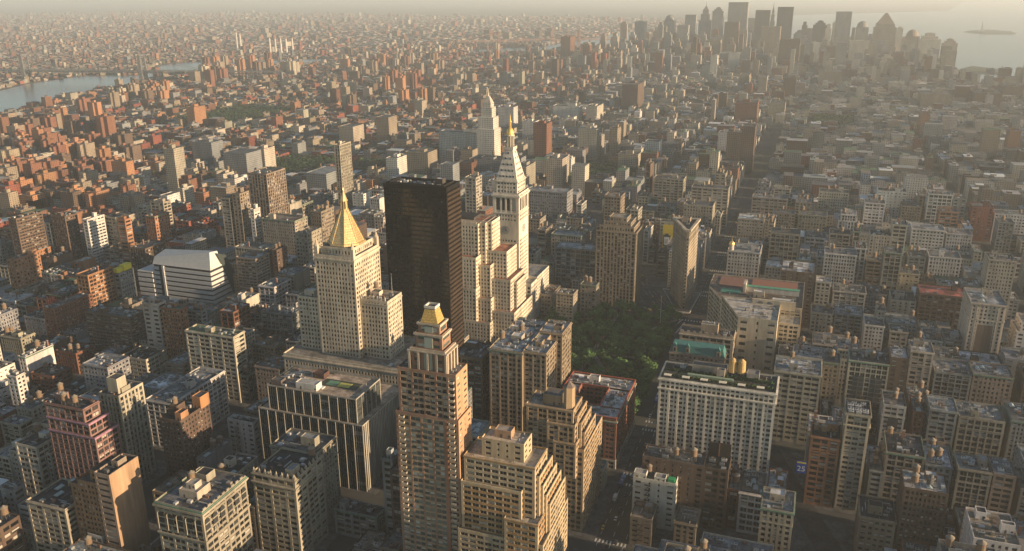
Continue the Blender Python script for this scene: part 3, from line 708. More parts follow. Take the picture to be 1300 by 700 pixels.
# --- wedge tower
def wedge():
    r = hero('wedge_tower', 'wedge-shaped tower of tan stone with narrow prow and heavy cornice', (-105, 890, 0)); rg = random.Random(6)
    c = (.36, .30, .22); F = Facades(rg)
    P = [(-100.2, 858.5), (-97.4, 858.5), (-94.5, 907), (-121, 905)]
    s = (2.3, 3.8, .5, .42, .35, 0, .08, 0)
    for z0, z1, st in ((0, 14, s), (14, 76, s), (76, 90, (2.3, 6, .42, .3, .5, 0, -.1, 0))):
        F.prism(P, z0, z1, (None if z0 else None, st, 'brk', st), c, cw=.8, top=2.5 if z1 == 90 else .9, keep=True)
    finish(r, F, GLASS, rg, 100, 12)
    b = MB(); nose = P[:2]
    for k in range(20):
        z = 5+k*3.9
        if z < 84: b.box(-99.6, -98.0, 858.36, 858.5, z, z+2.1, (.03, .03, .035), 'NEWTB')
    b.build('prow_windows', MATTE, r)
    def poly_band(nm, out, z0, z1, col, mt):
        q = MB(); cx_ = sum(p[0] for p in P)/4; cy_ = 890
        O = [(-100.6-out*.7, 858.5-out), (-97.0+out*.7, 858.5-out), (-94.5+out, 907+out), (-121-out, 905+out)]; I = [(-100, 861), (-98, 861), (-96, 905), (-118.5, 903.5)]
        for i in range(4):
            j = (i+1) % 4
            q.quad((*O[i], z0), (*O[j], z0), (*O[j], z1), (*O[i], z1), col); q.quad((*O[i], z1), (*O[j], z1), (*I[j], z1), (*I[i], z1), col)
            q.quad((*O[i], z0), (*O[j], z0), (*I[j], z0), (*I[i], z0), shade(col, .8)); q.quad((*I[i], z1), (*I[j], z1), (*I[j], z1-1.2), (*I[i], z1-1.2), col)
        q.build(nm, mt, r)
    poly_band('cornice', 1.7, 88.6, 90.6, (.46, .40, .31), WALL); poly_band('belt_course', .45, 76, 76.9, c, WALL); poly_band('belt_course', .45, 14, 15, c, WALL)
    t = MB(); t.quad((-100, 860, 89), (-98, 860, 89), (-95, 906, 89), (-120, 904, 89), (.05, .05, .05)); t.build('roof', ROOF, r)
    bulkhead(r, -111, -102, 893, 901, 89, 93.5, (.3, .25, .2), (.1, .1, .1), rg); put(ACS[0], 'air_unit', (-103, 884, 89), r); put(ACS[2], 'air_unit', (-106, 889, 89), r)
    s = MB(); O = [(-104.5, 849), (-91, 850.5), (-88.5, 915), (-131, 917)]; I = [(-100.2, 858), (-97.4, 858), (-94.4, 907), (-121, 905)]
    for i in range(4):
        j = (i+1) % 4; m1 = .12; L = lambda a, b, f: (a[0]+(b[0]-a[0])*f, a[1]+(b[1]-a[1])*f)
        s.quad((*L(O[i], I[i], m1), 4.0), (*L(O[j], I[j], m1), 4.0), (*I[j], 4.0), (*I[i], 4.0), (.07, .07, .07))
        s.quad((*O[i], 4.3), (*O[j], 4.3), (*L(O[j], I[j], m1), 4.3), (*L(O[i], I[i], m1), 4.3), (.5, .49, .45)); s.quad((*O[i], 2.9), (*O[j], 2.9), (*O[j], 4.3), (*O[i], 4.3), (.5, .49, .45))
        for q in range(8):
            p = L(O[i], O[j], (q+.5)/8); s.bar((*p, .15), (*p, 3), .25, (.15, .15, .15))
    o = s.build('sidewalk_shed', METAL, None); tag(o, 'dark sidewalk shed with pale rim wrapping the foot of the wedge-shaped tower', 'sidewalk shed')
wedge()
# --- gold-crowned brick tower
def brick_crown():
    r = hero('apartment_tower', 'gold-crowned brick tower with pale balconies and stepped top', (-162, 380, 0)); rg = random.Random(7)
    br = (.32, .20, .14); c = (.44, .38, .30); F = Facades(rg); k = dict(keep=True)
    s = (3.3, 3.35, .34, .36, .35, .05, -.05, 2); w = (5.2, 3.35, .84, .62, .25, 0, -.02, 0); wb = (.46, .28, .17)  # wb: the same brick with west sunlight painted into its colour
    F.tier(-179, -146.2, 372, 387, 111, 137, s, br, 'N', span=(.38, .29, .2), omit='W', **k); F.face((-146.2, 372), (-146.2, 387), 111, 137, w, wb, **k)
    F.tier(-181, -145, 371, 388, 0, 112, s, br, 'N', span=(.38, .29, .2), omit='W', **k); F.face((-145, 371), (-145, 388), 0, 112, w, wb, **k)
    F.tier(-171.5, -153, 374, 386.6, 135.9, 148.5, 'brk', br, 'NW', top=1.2); F.tier(-169.5, -154.6, 375, 385.6, 147.4, 156.5, 'brk', br, 'NW', top=1.2); F.tier(-168, -156.2, 376, 385, 155.4, 161.5, 'brk', br, 'NW', top=1.0)
    finish(r, F, GREEN, rg, 100, 40)
    roof_poly(r, [(-178.6, -146.6, 372.4, 386.6, 135.9), (-180.6, -145.4, 371.4, 387.6, 110.95), (-171, -153.4, 374.4, 386.2, 147.4), (-169, -155, 375.4, 385.2, 155.4)], (.34, .31, .26))
    for (a, b, d, e, z) in ((-171.5, -153, 374, 386.6, 147.3), (-169.5, -154.6, 375, 385.6, 155.3), (-168, -156.2, 376, 385, 160.8)): cornice(r, a, b, d, e, z, z+.9, .7, c)
    g = MB(); gc = (.68, .46, .16)
    for i in range(5):
        f0, f1 = i/5, (i+1)/5; S = lambda f: (-166.9+2.0*f, -157.3+(-2.0*f), 376.6+1.2*f, 384.6-1.2*f)
        g.frustum(S(f0), 161.6+7.0*f0, S(f1), 161.6+7.0*f1-.1, gc, False)
    g.build('mansard_roof', GOLD, r)
    t = MB(); t.box(-165, -159.2, 377.8, 383.2, 168.6, 169.3, (.1, .1, .1)); t.ring(-165.2, -159, 377.6, 383.4, 169.0, 170.4, .5, (.6, .58, .52)); t.build('roof_rim', WALL, r)
    q = MB()
    for z0, z1, y in ((136.5, 147, 373.9), (148.6, 155, 374.9), (156.6, 160.6, 375.9)): q.box(-164.4, -159.8, y-.25, y, z0, z1, (.30, .36, .32), 'NEWT')
    q.build('stair_glazing', GREENM, r)
    for x, y in [(-172.4+i*5.1, 373.2) for i in range(5)]+[(-151.6, 374+i*4) for i in range(4)]:
        q = MB(); q.box(x-.55, x+.55, y-.55, y+.55, 136, 146.6, c); q.build('pillar', WALL, r)
    q = MB(); q.box(-173.4, -151, 372.6, 373.8, 146.62, 147.25, c, 'NSEWTB'); q.box(-152.2, -151, 373.8, 387, 146.62, 147.25, c, 'NSEWTB'); q.build('pergola_beam', WALL, r)
    b = MB(); b.box(-1.5, 1.5, -1.3, 0, 0, .2, c, 'NEWTB'); b.box(-1.5, 1.5, -1.3, -1.15, .2, 1.15, c, 'NSEWT'); b.box(-1.5, -1.38, -1.15, 0, .2, 1.15, c, 'EWT'); b.box(1.38, 1.5, -1.15, 0, .2, 1.15, c, 'EWT'); bm = b.mesh('balcony', WALL)
    n = 0
    for x, lo, hi in ((-148.6, 0, 39), (-177.2, 0, 32)):
        for f in range(lo, hi):
            z = 5+f*3.35
            if n < 98: put(bm, 'balcony', (x, 371-.1 if z < 109 else 371.9, z), r); n += 1
    q = MB(); q.box(-152.4, -151.2, 370.75, 371.0, 2, 110.5, (.36, .17, .10), 'NEWT'); q.build('corner_pilaster', WALL, r)
    roof_kit(r, -178, -172.5, 373.6, 386, 136, 'a', rg, (.34, .31, .26), c); roof_kit(r, -150.4, -147, 374, 386, 136, 'p', rg, (.34, .31, .26), c)
def _gm(t, b):
    t.links.new(attr(t), b.inputs['Base Color']); b.inputs['Roughness'].default_value = .3
GREENM = mat('pale_green_glazing', _gm)
brick_crown()
# --- stepped cream building at the bottom edge
def stepped_cream():
    r = hero('stepped_building', 'stepped cream building with terraces down its sunlit side and flat pale roof', (-122, 390, 0)); rg = random.Random(8)
    c = (.47, .38, .25); sp = (.40, .25, .12); F = Facades(rg); s = (4.3, 3.45, .16, .44, .4, -.06, 0, 1); rect = []
    for i, (a, b, d, e, z) in enumerate([(-143, -104, 372, 393, 92), (-142.6, -102.3, 374.5, 397.5, 85.6), (-142.2, -101, 376.5, 401.5, 79.2), (-141.8, -99.7, 378.5, 405.5, 72.8), (-141.4, -98.4, 380.5, 409.5, 66.4), (-119, -100.6, 366.8, 409, 62.5), (-145.5, -98, 367.4, 414, 50), (-144, -110.5, 369.5, 380, 78)]):
        F.tier(a, b, d, e, 0 if z < 70 else 45, z, s, c, 'NW', span=sp if i % 2 else shade(c, .9), base=1, keep=True, top=1.5, cw=1.5); rect.append((a+.3, b-.3, d+.3, e-.3, z-1.1-.01*i))
    F.tier(-134.6, -111.4, 376.5, 389.5, 90.9, 101.5, 'brk', shade(c, 1.08), 'NW', top=1, cw=2)
    rect.append((-134.2, -111.8, 376.9, 389.1, 100.5)); finish(r, F, GLASS, rg, 100, 45); roof_poly(r, rect, (.46, .41, .33))
    for a, b, d, e, z in ((-143, -104, 372, 393, 91.2), (-119, -100.6, 366.8, 409, 61.7)): cornice(r, a, b, d, e, z, z+.5, .25, sp, 'coping')
    bulkhead(r, -129, -120, 381, 387, 100.5, 104.5, (.36, .24, .16), (.3, .28, .25), rg); roof_kit(r, -118, -113, 378, 388, 100.5, 'p', rg, (.46, .41, .33), c, .5)
    for x in (-138, -126, -116, -108):
        q = MB(); q.cyl(x, 373.6, 91, 94.6, .12, .1, (.12, .12, .12), 6); q.cyl(x, 373.6, 92.4, 92.8, .35, .35, (.2, .2, .2), 6); q.build('roof_vent', METAL, r)
stepped_cream()
def stepped_brown():
    r = hero('stepped_building', 'brown stepped tower with pointed water tower housing and sunlit edge', (-120, 472, 0)); rg = random.Random(9)
    c = (.40, .30, .19); F = Facades(rg); s = (3.1, 3.5, .30, .42, .4, 0, -.1, 2); rect = []
    for i, (a, b, d, e, z) in enumerate([(-136, -106.4, 453, 473, 84), (-136.3, -104.3, 455, 477, 79.5), (-136.6, -102.4, 457, 481, 74), (-122, -104.6, 450.5, 470, 75.5), (-117.6, -103.4, 449.3, 474, 64), (-136.9, -100.6, 459, 486, 67), (-137.5, -99.5, 454, 500, 58)]):
        F.tier(a, b, d, e, 0 if z < 60 else 40, z, s, c, 'NW', span=shade(c, .85), base=1, keep=True, cw=1.3, top=1.8); rect.append((a+.3, b-.3, d+.3, e-.3, z-1.1-.01*i))
        if i < 5: cornice(r, a, b, d, e, z-.9, z-.4, .3, shade(c, 1.15), 'coping')
    finish(r, F, GLASS, rg, 100, 30); roof_poly(r, rect, (.30, .26, .21))
    t = MB(); t.cyl(-110.6, 458.5, 82.8, 97, 3.6, 3.5, c, 6, False, .3); t.build('tank_house', WALL, r); t = MB(); t.cyl(-110.6, 458.5, 97, 100.6, 3.9, .1, (.16, .13, .11), 6, False, .3); t.build('tank_house_roof', MATTE, r)
    bulkhead(r, -127, -115.6, 458, 468, 82.9, 89, shade(c, .8), (.15, .14, .13), rg); roof_kit(r, -135, -128, 455, 472, 82.9, 'ap', rg, (.3, .26, .21), c)
stepped_brown()
def court_tan():
    r = hero('office_building', 'brown office building with sunlit light court and cluttered pale roof beside the park', (-170, 565, 0)); rg = random.Random(10)
    c = (.29, .23, .16); F = Facades(rg); rect = []
    for i, (a, b, d, e, z, st) in enumerate([(-191, -166, 533, 598, 80, 'N'), (-166.2, -149, 535.5, 560, 80.6, 'NWS'), (-166.3, -157, 560, 573, 79.6, 'W'), (-166.2, -148.4, 573, 598, 81.2, 'NWS')]):
        F.tier(a, b, d, e, 0, z, (3.0, 3.7, .42, .42, .4, 0, -.1, 2), c, st, span=shade(c, .8), base=4, keep='W' in st, cw=1.3); rect.append((a+.3, b-.3, d+.3, e-.3, z-1.1-.02*i))
    finish(r, F, GLASS, rg, 100, 20); roof_poly(r, rect, (.30, .31, .31))
    for a, b, d, e, z in ((-191, -166, 533, 598, 79), (-166.2, -149, 535.5, 560, 79.6), (-166.2, -148.4, 573, 598, 80.2)): cornice(r, a, b, d, e, z-.6, z+.1, .7, (.16, .2, .16) if b < -160 else shade(c, 1.1))
    roof_kit(r, -190, -167, 535, 597, 78.9, 'bbtaaapsc', rg, (.3, .31, .31), (.36, .34, .3), 1.6); roof_kit(r, -165.6, -150, 537, 559, 79.4, 'bap', rg, (.3, .31, .31), c); roof_kit(r, -165.6, -149, 575, 597, 80, 'bp', rg, (.3, .3, .3), c)
court_tan()
def brick_court():
    r = hero('courtyard_building', 'red brick courtyard block with red-edged pale roof next to the park', (-120, 565, 0)); rg = random.Random(11)
    c = (.24, .105, .07); F = Facades(rg); rect = []
    for i, (a, b, d, e, st) in enumerate([(-146, -97, 533, 549, 'NWS'), (-146, -97, 579, 598, 'NW'), (-113, -97.1, 549, 579, 'WE'), (-146, -134, 549, 579, 'W')]):
        F.tier(a, b, d, e, 7, 40-.02*i, (3.2, 3.6, .52, .46, .35, 0, -.05, 2), c, st, span=shade(c, 1.1), keep=True, cw=1.5); rect.append((a+.3, b-.3, d+.3, e-.3, 38.9-.02*i))
    F.tier(-146.6, -96.4, 532.4, 598.6, 0, 7.2, 'grd', (.42, .38, .31), 'NW', top=1.2)
    finish(r, F, GLASS, rg, 100, 7); roof_poly(r, rect, (.50, .51, .51)); roof_poly(r, [(-134, -113, 549, 579, 20)], (.1, .1, .1))
    b = MB(); b.ring(-146.3, -96.7, 532.7, 598.3, 40.01, 40.35, .8, (.40, .10, .06)); b.ring(-134.4, -112.6, 548.6, 579.4, 40.02, 40.3, .5, (.40, .10, .06)); b.build('coping', MATTE, r)
    cornice(r, -146, -97, 533, 598, 36.6, 37.4, .8, (.33, .36, .28)); roof_kit(r, -145, -98, 580, 597, 38.9, 'baap', rg, (.5, .51, .51), (.6, .58, .54)); roof_kit(r, -112, -98, 551, 577, 38.9, 'aas', rg, (.5, .51, .51), (.5, .48, .42)); roof_kit(r, -144, -99, 534, 548, 38.9, 'ap', rg, (.5, .51, .51), (.4, .38, .33))
brick_court()
def white_terrace():
    r = hero('white_building', 'wide white terrace building with planted dark roof and golden water tanks', (-31, 546, 0)); rg = random.Random(12)
    c = (.56, .54, .47); F = Facades(rg)
    F.tier(-69, 6, 533, 561, 0, 68, (6.1, 3.55, .30, .46, .4, 0, -.16, 0), c, 'NWE', span=shade(c, .93), base=5, top=.5, cw=1.4, bayw=3.05, keep=True)
    F.tier(-69, 6, 533, 561, 68.0, 76, (6.1, 3.7, .30, .46, .4, 0, -.1, 0), c, 'NWE', top=1.6, cw=1.4, bayw=3.05, keep=True)
    finish(r, F, GLASS, rg, 100, 25)
    q = MB()
    for i in range(13):
        x = -69+.7+i*73.6/12; q.box(x-.75, x+.75, 532.72, 533.01, 3, 67.6, shade(c, 1.06), 'NEWTB')
    q.build('pilaster', WALL, r, 'stuff')
    cornice(r, -69, 6, 533, 561, 67.9, 68.7, .9, shade(c, 1.1)); cornice(r, -69, 6, 533, 561, 74.4, 75.3, .9, shade(c, 1.15)); roof_poly(r, [(-68.6, 5.6, 533.4, 560.6, 74.9)], (.055, .055, .05))
    for i in range(6):
        x = -64+i*12.0
        q = MB(); q.box(x-2.4, x+2.4, 534.2, 537.2, 77.2, 77.5, (.72, .66, .52), 'NSEWTB')
        for a in (-2.2, 2.2):
            for b in (534.4, 537): q.bar((x+a, b, 74.9), (x+a, b, 77.2), .14, (.2, .2, .2))
        q.build('awning', MATTE, r)
    gdn = MB(); lv = random.Random(3)
    for _ in range(700):
        x, y = lv.uniform(-67, 4), lv.choice((lv.uniform(538, 541), lv.uniform(547, 550))); z = 75+lv.random()*1.5; s = .5
        a = lv.random()*6; gdn.quad((x-s*math.cos(a), y-s*math.sin(a), z-.4), (x+s*math.cos(a), y+s*math.sin(a), z-.4), (x+s*math.cos(a), y+s*math.sin(a), z+.4), (x-s*math.cos(a), y-s*math.sin(a), z+.4), (.03+.02*lv.random(), .07+.04*lv.random(), .025))
    gdn.build('roof_garden', LEAF, r, 'stuff')
    q = MB(); q.box(-52, -22, 543, 545.4, 74.9, 76.3, (.25, .33, .24)); q.build('planter_wall', MATTE, r)
    bulkhead(r, -50, -27, 551, 558, 74.9, 80, (.28, .26, .22), (.1, .1, .1), rg); bulkhead(r, -33, -28, 546, 550.5, 74.9, 80.5, (.33, .29, .24), (.12, .12, .12), rg); bulkhead(r, -14, -6, 550, 558, 74.9, 79, (.3, .28, .25), (.2, .2, .2), rg)
    for x in (-23.6, -17.8):
        t = MB(); t.cyl(x, 553, 78, 86.2, 2.7, 2.5, (.50, .33, .13), 14); t.cyl(x, 553, 86.2, 88, 2.5, .6, (.50, .33, .13), 14, True); t.build('water_tank', MATTE, r)
        t = MB()
        for a in (-1.7, 1.7):
            for b in (-1.7, 1.7): t.bar((x+a, 553+b, 74.9), (x+a, 553+b, 78), .3, (.1, .1, .1))
        t.build('tank_frame', METAL, r)
    roof_kit(r, -66, 4, 551, 560, 74.95, 'apas', rg, (.055, .055, .05), c, .5, [(-52, -26, 545, 560), (-28, -4, 549, 560)])
white_terrace()
def fin_block():
    r = hero('office_building', 'dark ribbed office block with pale fins, set-back top and tan roof', (-290, 475, 0)); rg = random.Random(13)
    c = (.36, .34, .29); dk = (.045, .055, .058); F = Facades(rg)
    fs = (6.6, 3.9, .07, .22, .45, .12, -.3, 3)
    F.tier(-323, -254, 452.6, 486, 49, 67.5, fs, c, 'NWE', span=dk, top=.9, cw=.7); F.tier(-330, -248.6, 449.6, 513, 0, 50.5, fs, c, 'NWE', span=dk, top=.9, cw=.7, west=(2.2, 50, .5, .06, .6, 0, -.3, 0))
    finish(r, F, DARKG, rg)
    roof_poly(r, [(-322.7, -254.3, 453, 485.7, 66.3), (-329.7, -249, 450, 512.6, 49.3)], (.36, .29, .22))
    q = MB()
    for x0, x1, y0, y1, cc in ((-290, -262, 466, 476, (.05, .06, .04)), (-286, -278, 467.5, 474, (.12, .25, .16)), (-277, -268, 467, 473, (.45, .42, .1)), (-293, -284, 460, 464, (.6, .6, .58))):
        q.box(x0, x1, y0, y1, 66.32, 66.6+.12*len(q.c)/5, cc)
    q.build('roof_panels', MATTE, r)
    bulkhead(r, -302, -286, 456, 463, 66.3, 70.6, (.55, .54, .5), (.4, .4, .38), rg); bulkhead(r, -300, -291, 474, 481, 66.3, 70, (.10, .06, .05), (.1, .06, .05), rg); bulkhead(r, -321, -313, 455, 461, 66.3, 70, (.12, .10, .09), (.1, .1, .1), rg)
    roof_kit(r, -321, -256, 454, 485, 66.35, 'aaap', rg, (.36, .29, .22), c, .4, [(-303, -260, 455, 482)])
DARKG = mat('dark_curtain_glass', glass_mat((.010, .014, .016), (.04, .055, .06), (.2, .2, .18), .08, .14))
fin_block()
def angled_block():
    r = hero('angled_building', 'angled cream block with roof court, taller arched front and green roof patches', (-20, 770, 0)); rg = random.Random(14)
    c = (.48, .42, .31); F = Facades(rg)
    A = [(-33, 712), (-1, 712), (-1, 762), (-52.5, 762)]; s = (4.2, 4.0, .42, .4, .45, 0, -.1, 2)
    F.prism(A, 0, 58, ((9.5, 7, .84, .6, .3, 0, -.03, 0), None, None, s), c, base=3, keep=True, cw=2)
    B = [(-52.4, 762.2), (18, 762.2), (18, 838), (-68, 838), (-68, 799)]
    F.prism(B, 0, 53.5, (s, s, None, s, s), shade(c, .92), base=3, keep=True, cw=2)
    F.tier(-1, 17, 740, 762, 0, 46, s, c, 'N', base=2)
    finish(r, F, GLASS, rg, 100, 15)
    for P, z, k in ((A, 56.9, (.40, .37, .32)), (B, 52.4, (.14, .11, .09))):
        t = MB(); pts = [(*p, z) for p in P]
        for i in range(1, len(pts)-1): t.quad(pts[0], pts[i], pts[i+1], pts[0], k)
        t.build('roof', ROOF, r)
    roof_poly(r, [(-.8, 16.8, 740.3, 762, 44.9)], (.3, .29, .26))
    q = MB(); q.box(-25, 12, 753, 755, 53, 61, (.5, .44, .33)); q.build('roof_gable_wall', WALL, r)
    for i in range(2):
        x = -18+i*8; a = MB(); a.cyl(x, 752.9, 0, 0, 1, 1, c, 3, False); a = MB()
        pts = [(x+2.4*math.cos(k*math.pi/10), 59-1.8+2.4*math.sin(k*math.pi/10)) for k in range(11)]
        for (u0, v0), (u1, v1) in zip(pts, pts[1:]): a.quad((x, 752.9, 57.2), (u0, 752.9, v0), (u1, 752.9, v1), (x, 752.9, 57.2), (.1, .12, .14))
        a.build('lunette_window', GREENM, r)
    bulkhead(r, -8, 10, 756, 761, 57, 61, (.5, .45, .36), (.55, .55, .53), rg)
    q = MB(); q.box(-36, -33.6, 792, 806, 52, 61, (.55, .5, .42)); q.build('party_wall', WALL, r); q = MB(); q.box(-33, 14, 796, 800, 52, 57.5, (.50, .48, .42), 'NSEW'); q.box(-33.4, 14.4, 795.6, 800.4, 57.5, 58, (.10, .34, .22), 'NSEWTB'); q.build('roof_gallery', WALL, r)
    q = MB(); q.box(-56, -38, 786, 797, 52.5, 53.2, (.05, .22, .15)); q.box(-30, 12, 804, 834, 52.5, 53, (.25, .11, .07)); q.box(-60, -38, 806, 834, 52.5, 53.05, (.2, .1, .07)); q.build('roof_decking', MATTE, r)
    roof_kit(r, -30, -3, 716, 750, 57, 'ap', rg, (.4, .37, .32), c, .5); roof_kit(r, -50, 14, 768, 790, 52.6, 'bap', rg, (.14, .11, .09), c, .6)
angled_block()
def crenel_block():
    r = hero('loft_building', 'grey-tan loft building with scalloped parapet and big rooftop box by the park road', (-54, 704, 0)); rg = random.Random(15)
    c = (.40, .34, .26); F = Facades(rg); F.tier(-79, -34, 693.6, 711, 0, 46, (5.6, 4.4, .28, .34, .5, 0, -.1, 2), c, 'NWE', base=3, keep=True, cw=2.4, top=3)
    finish(r, F, GLASS, rg, 60, 10); roof_poly(r, [(-78.6, -34.4, 694, 710.6, 44.6)], (.07, .065, .06))
    cornice(r, -79, -34, 693.6, 711, 43.0, 43.8, .8, shade(c, 1.15))
    q = MB()
    for i in range(9):
        x = -77+i*5.1; q.box(x-.9, x+.9, 693.5, 694.1, 46, 47.2, c)
    q.build('parapet_block', WALL, r); bulkhead(r, -62, -48, 698, 706, 44.6, 52.5, (.38, .31, .23), (.3, .3, .28), rg); put(ACS[1], 'air_unit', (-58, 702, 52.5), r); put(ACS[1], 'air_unit', (-53, 702, 52.5), r); roof_kit(r, -46, -35.5, 695, 709, 44.6, 'ap', rg, (.07, .065, .06), c)
crenel_block()
def louvred():
    r = hero('college_building', 'white louvred building with sloping metal hood and horizontal bands', (-605, 715, 0))
    wh = (.56, .56, .54); gl = (.03, .035, .04); b = MB(); g = MB(); yb = lambda z: 733-.37*(z-10)
    n = 7; h = 37/n
    for k in range(n):
        z0 = 9+k*h
        for lo, hi, o, c, B in ((z0, z0+h*.62, 0, wh, b), (z0+h*.62, z0+h, .9, gl, g)):
            x0, x1 = -643+o, -568-o
            B.quad((x0, 700+o, lo), (x1, 700+o, lo), (x1, 700+o, hi), (x0, 700+o, hi), c); B.quad((x1, 700+o, lo), (x1, yb(lo), lo), (x1, yb(hi), hi), (x1, 700+o, hi), c); B.quad((x0, 700+o, lo), (x0, yb(lo), lo), (x0, yb(hi), hi), (x0, 700+o, hi), c)
            if B is b:
                for z, q in ((hi, 1), (lo, .7)): b.quad((x0, 700, z), (x1, 700, z), (x1-1, 701, z), (x0, 701, z), shade(c, q)); b.quad((x1, 700, z), (x1, yb(z), z), (x1-1, yb(z), z), (x1-1, 701, z), shade(c, q))
    for k in range(5):
        z0 = 9+k*5.6; b.box(-664, -644, 699, 730, z0, z0+3.6, wh, 'NSEWTB'); g.box(-663, -645, 700, 729, z0+3.6, z0+5.6, gl, 'NSEW')
    b.box(-664, -644, 699, 730, 36.4, 37.6, wh, 'NSEWTB'); b.box(-630.5, -628, 699.2, 702, 9, 46, wh); g.box(-634.5, -630.6, 699.7, 702, 9, 44, gl, 'NEWT')
    b.build('louvre_bands', METALW, r); g.build('window', GREENM, r, 'stuff')
    m_ = MB(); w1 = (.60, .59, .56)
    N = 8
    for q in range(N):
        f0, f1 = q/N, (q+.97)/N
        P = lambda s, f: (-643+s*75-(s*2)*f, 700.4+4.2*f, 46.6+f*(7+11.5*s))
        m_.quad(P(0, f0), P(1, f0), P(1, f1), P(0, f1), shade(w1, 1-.025*(q % 2)))
    TL, TR = (-643, 704.6, 53.6), (-570, 704.6, 65.1)
    m_.quad(TL, TR, (-571, 718, 63), (-643, 722, 57), (.46, .45, .43)); m_.quad((-568, 700.4, 46.6), TR, (-571, 718, 63), (-568, yb(46.6), 46.6), w1); m_.quad((-643, 700.4, 46.6), TL, (-643, 722, 57), (-643, 722, 46.6), w1)
    m_.box(-640, -575, 700.1, 701, 46, 46.6, (.05, .05, .05), 'N'); m_.build('metal_hood', METALW, r)
    s = MB(); c = (.05, .065, .06)
    s.quad((-568.2, 733, 9), (-566, 750, 8), (-569, 728, 56), (-568.2, 713, 62), c); s.quad((-566, 750, 8), (-600, 756, 8), (-600, 734, 54), (-569, 728, 56), c); s.quad((-568.2, 713, 62), (-569, 728, 56), (-600, 734, 54), (-640, 722, 56), (.2, .2, .19)); s.build('glass_flank', GREENM, r)
    p = MB(); p.box(-666, -563, 697, 757, 0, 8.2, (.16, .12, .09), 'NSEWT', (.2, .18, .15)); p.box(-642, -569, 701, 732, 8.2, 9.2, (.1, .09, .08)); p.build('plinth', WALL, r)
METALW = mat('white_metal_cladding', plain(.55, .1, .4, .06, .3))
louvred()
# --- distant white spire
def white_spire():
    r = hero('spire_tower', 'distant white spire tower with stepped crown beyond the black glass tower', (-575, 1525, 0)); c = (.52, .50, .44); rg = random.Random(17); F = MB()
    for a, b, d, e, z0, z1 in ((-593, -557, 1510, 1545, 0, 76), (-590, -560, 1513, 1542, 76, 98), (-586, -564, 1517, 1538, 98, 116), (-583, -567, 1519, 1536, 116, 124)): far_box(F, a, b, d, e, z0, z1, c, rg, 3.2, 3.8, c)
    F.build('wall', FAR, r); q = MB(); q.frustum((-583, -567, 1519, 1536), 124, (-578, -572, 1525, 1530), 136, (.4, .38, .33)); q.cyl(-575, 1527.5, 136, 141, 2.2, 2, c, 8); q.cyl(-575, 1527.5, 141, 146, 2.1, .1, (.3, .3, .26), 8); q.build('spire', WALL, r)
white_spire()
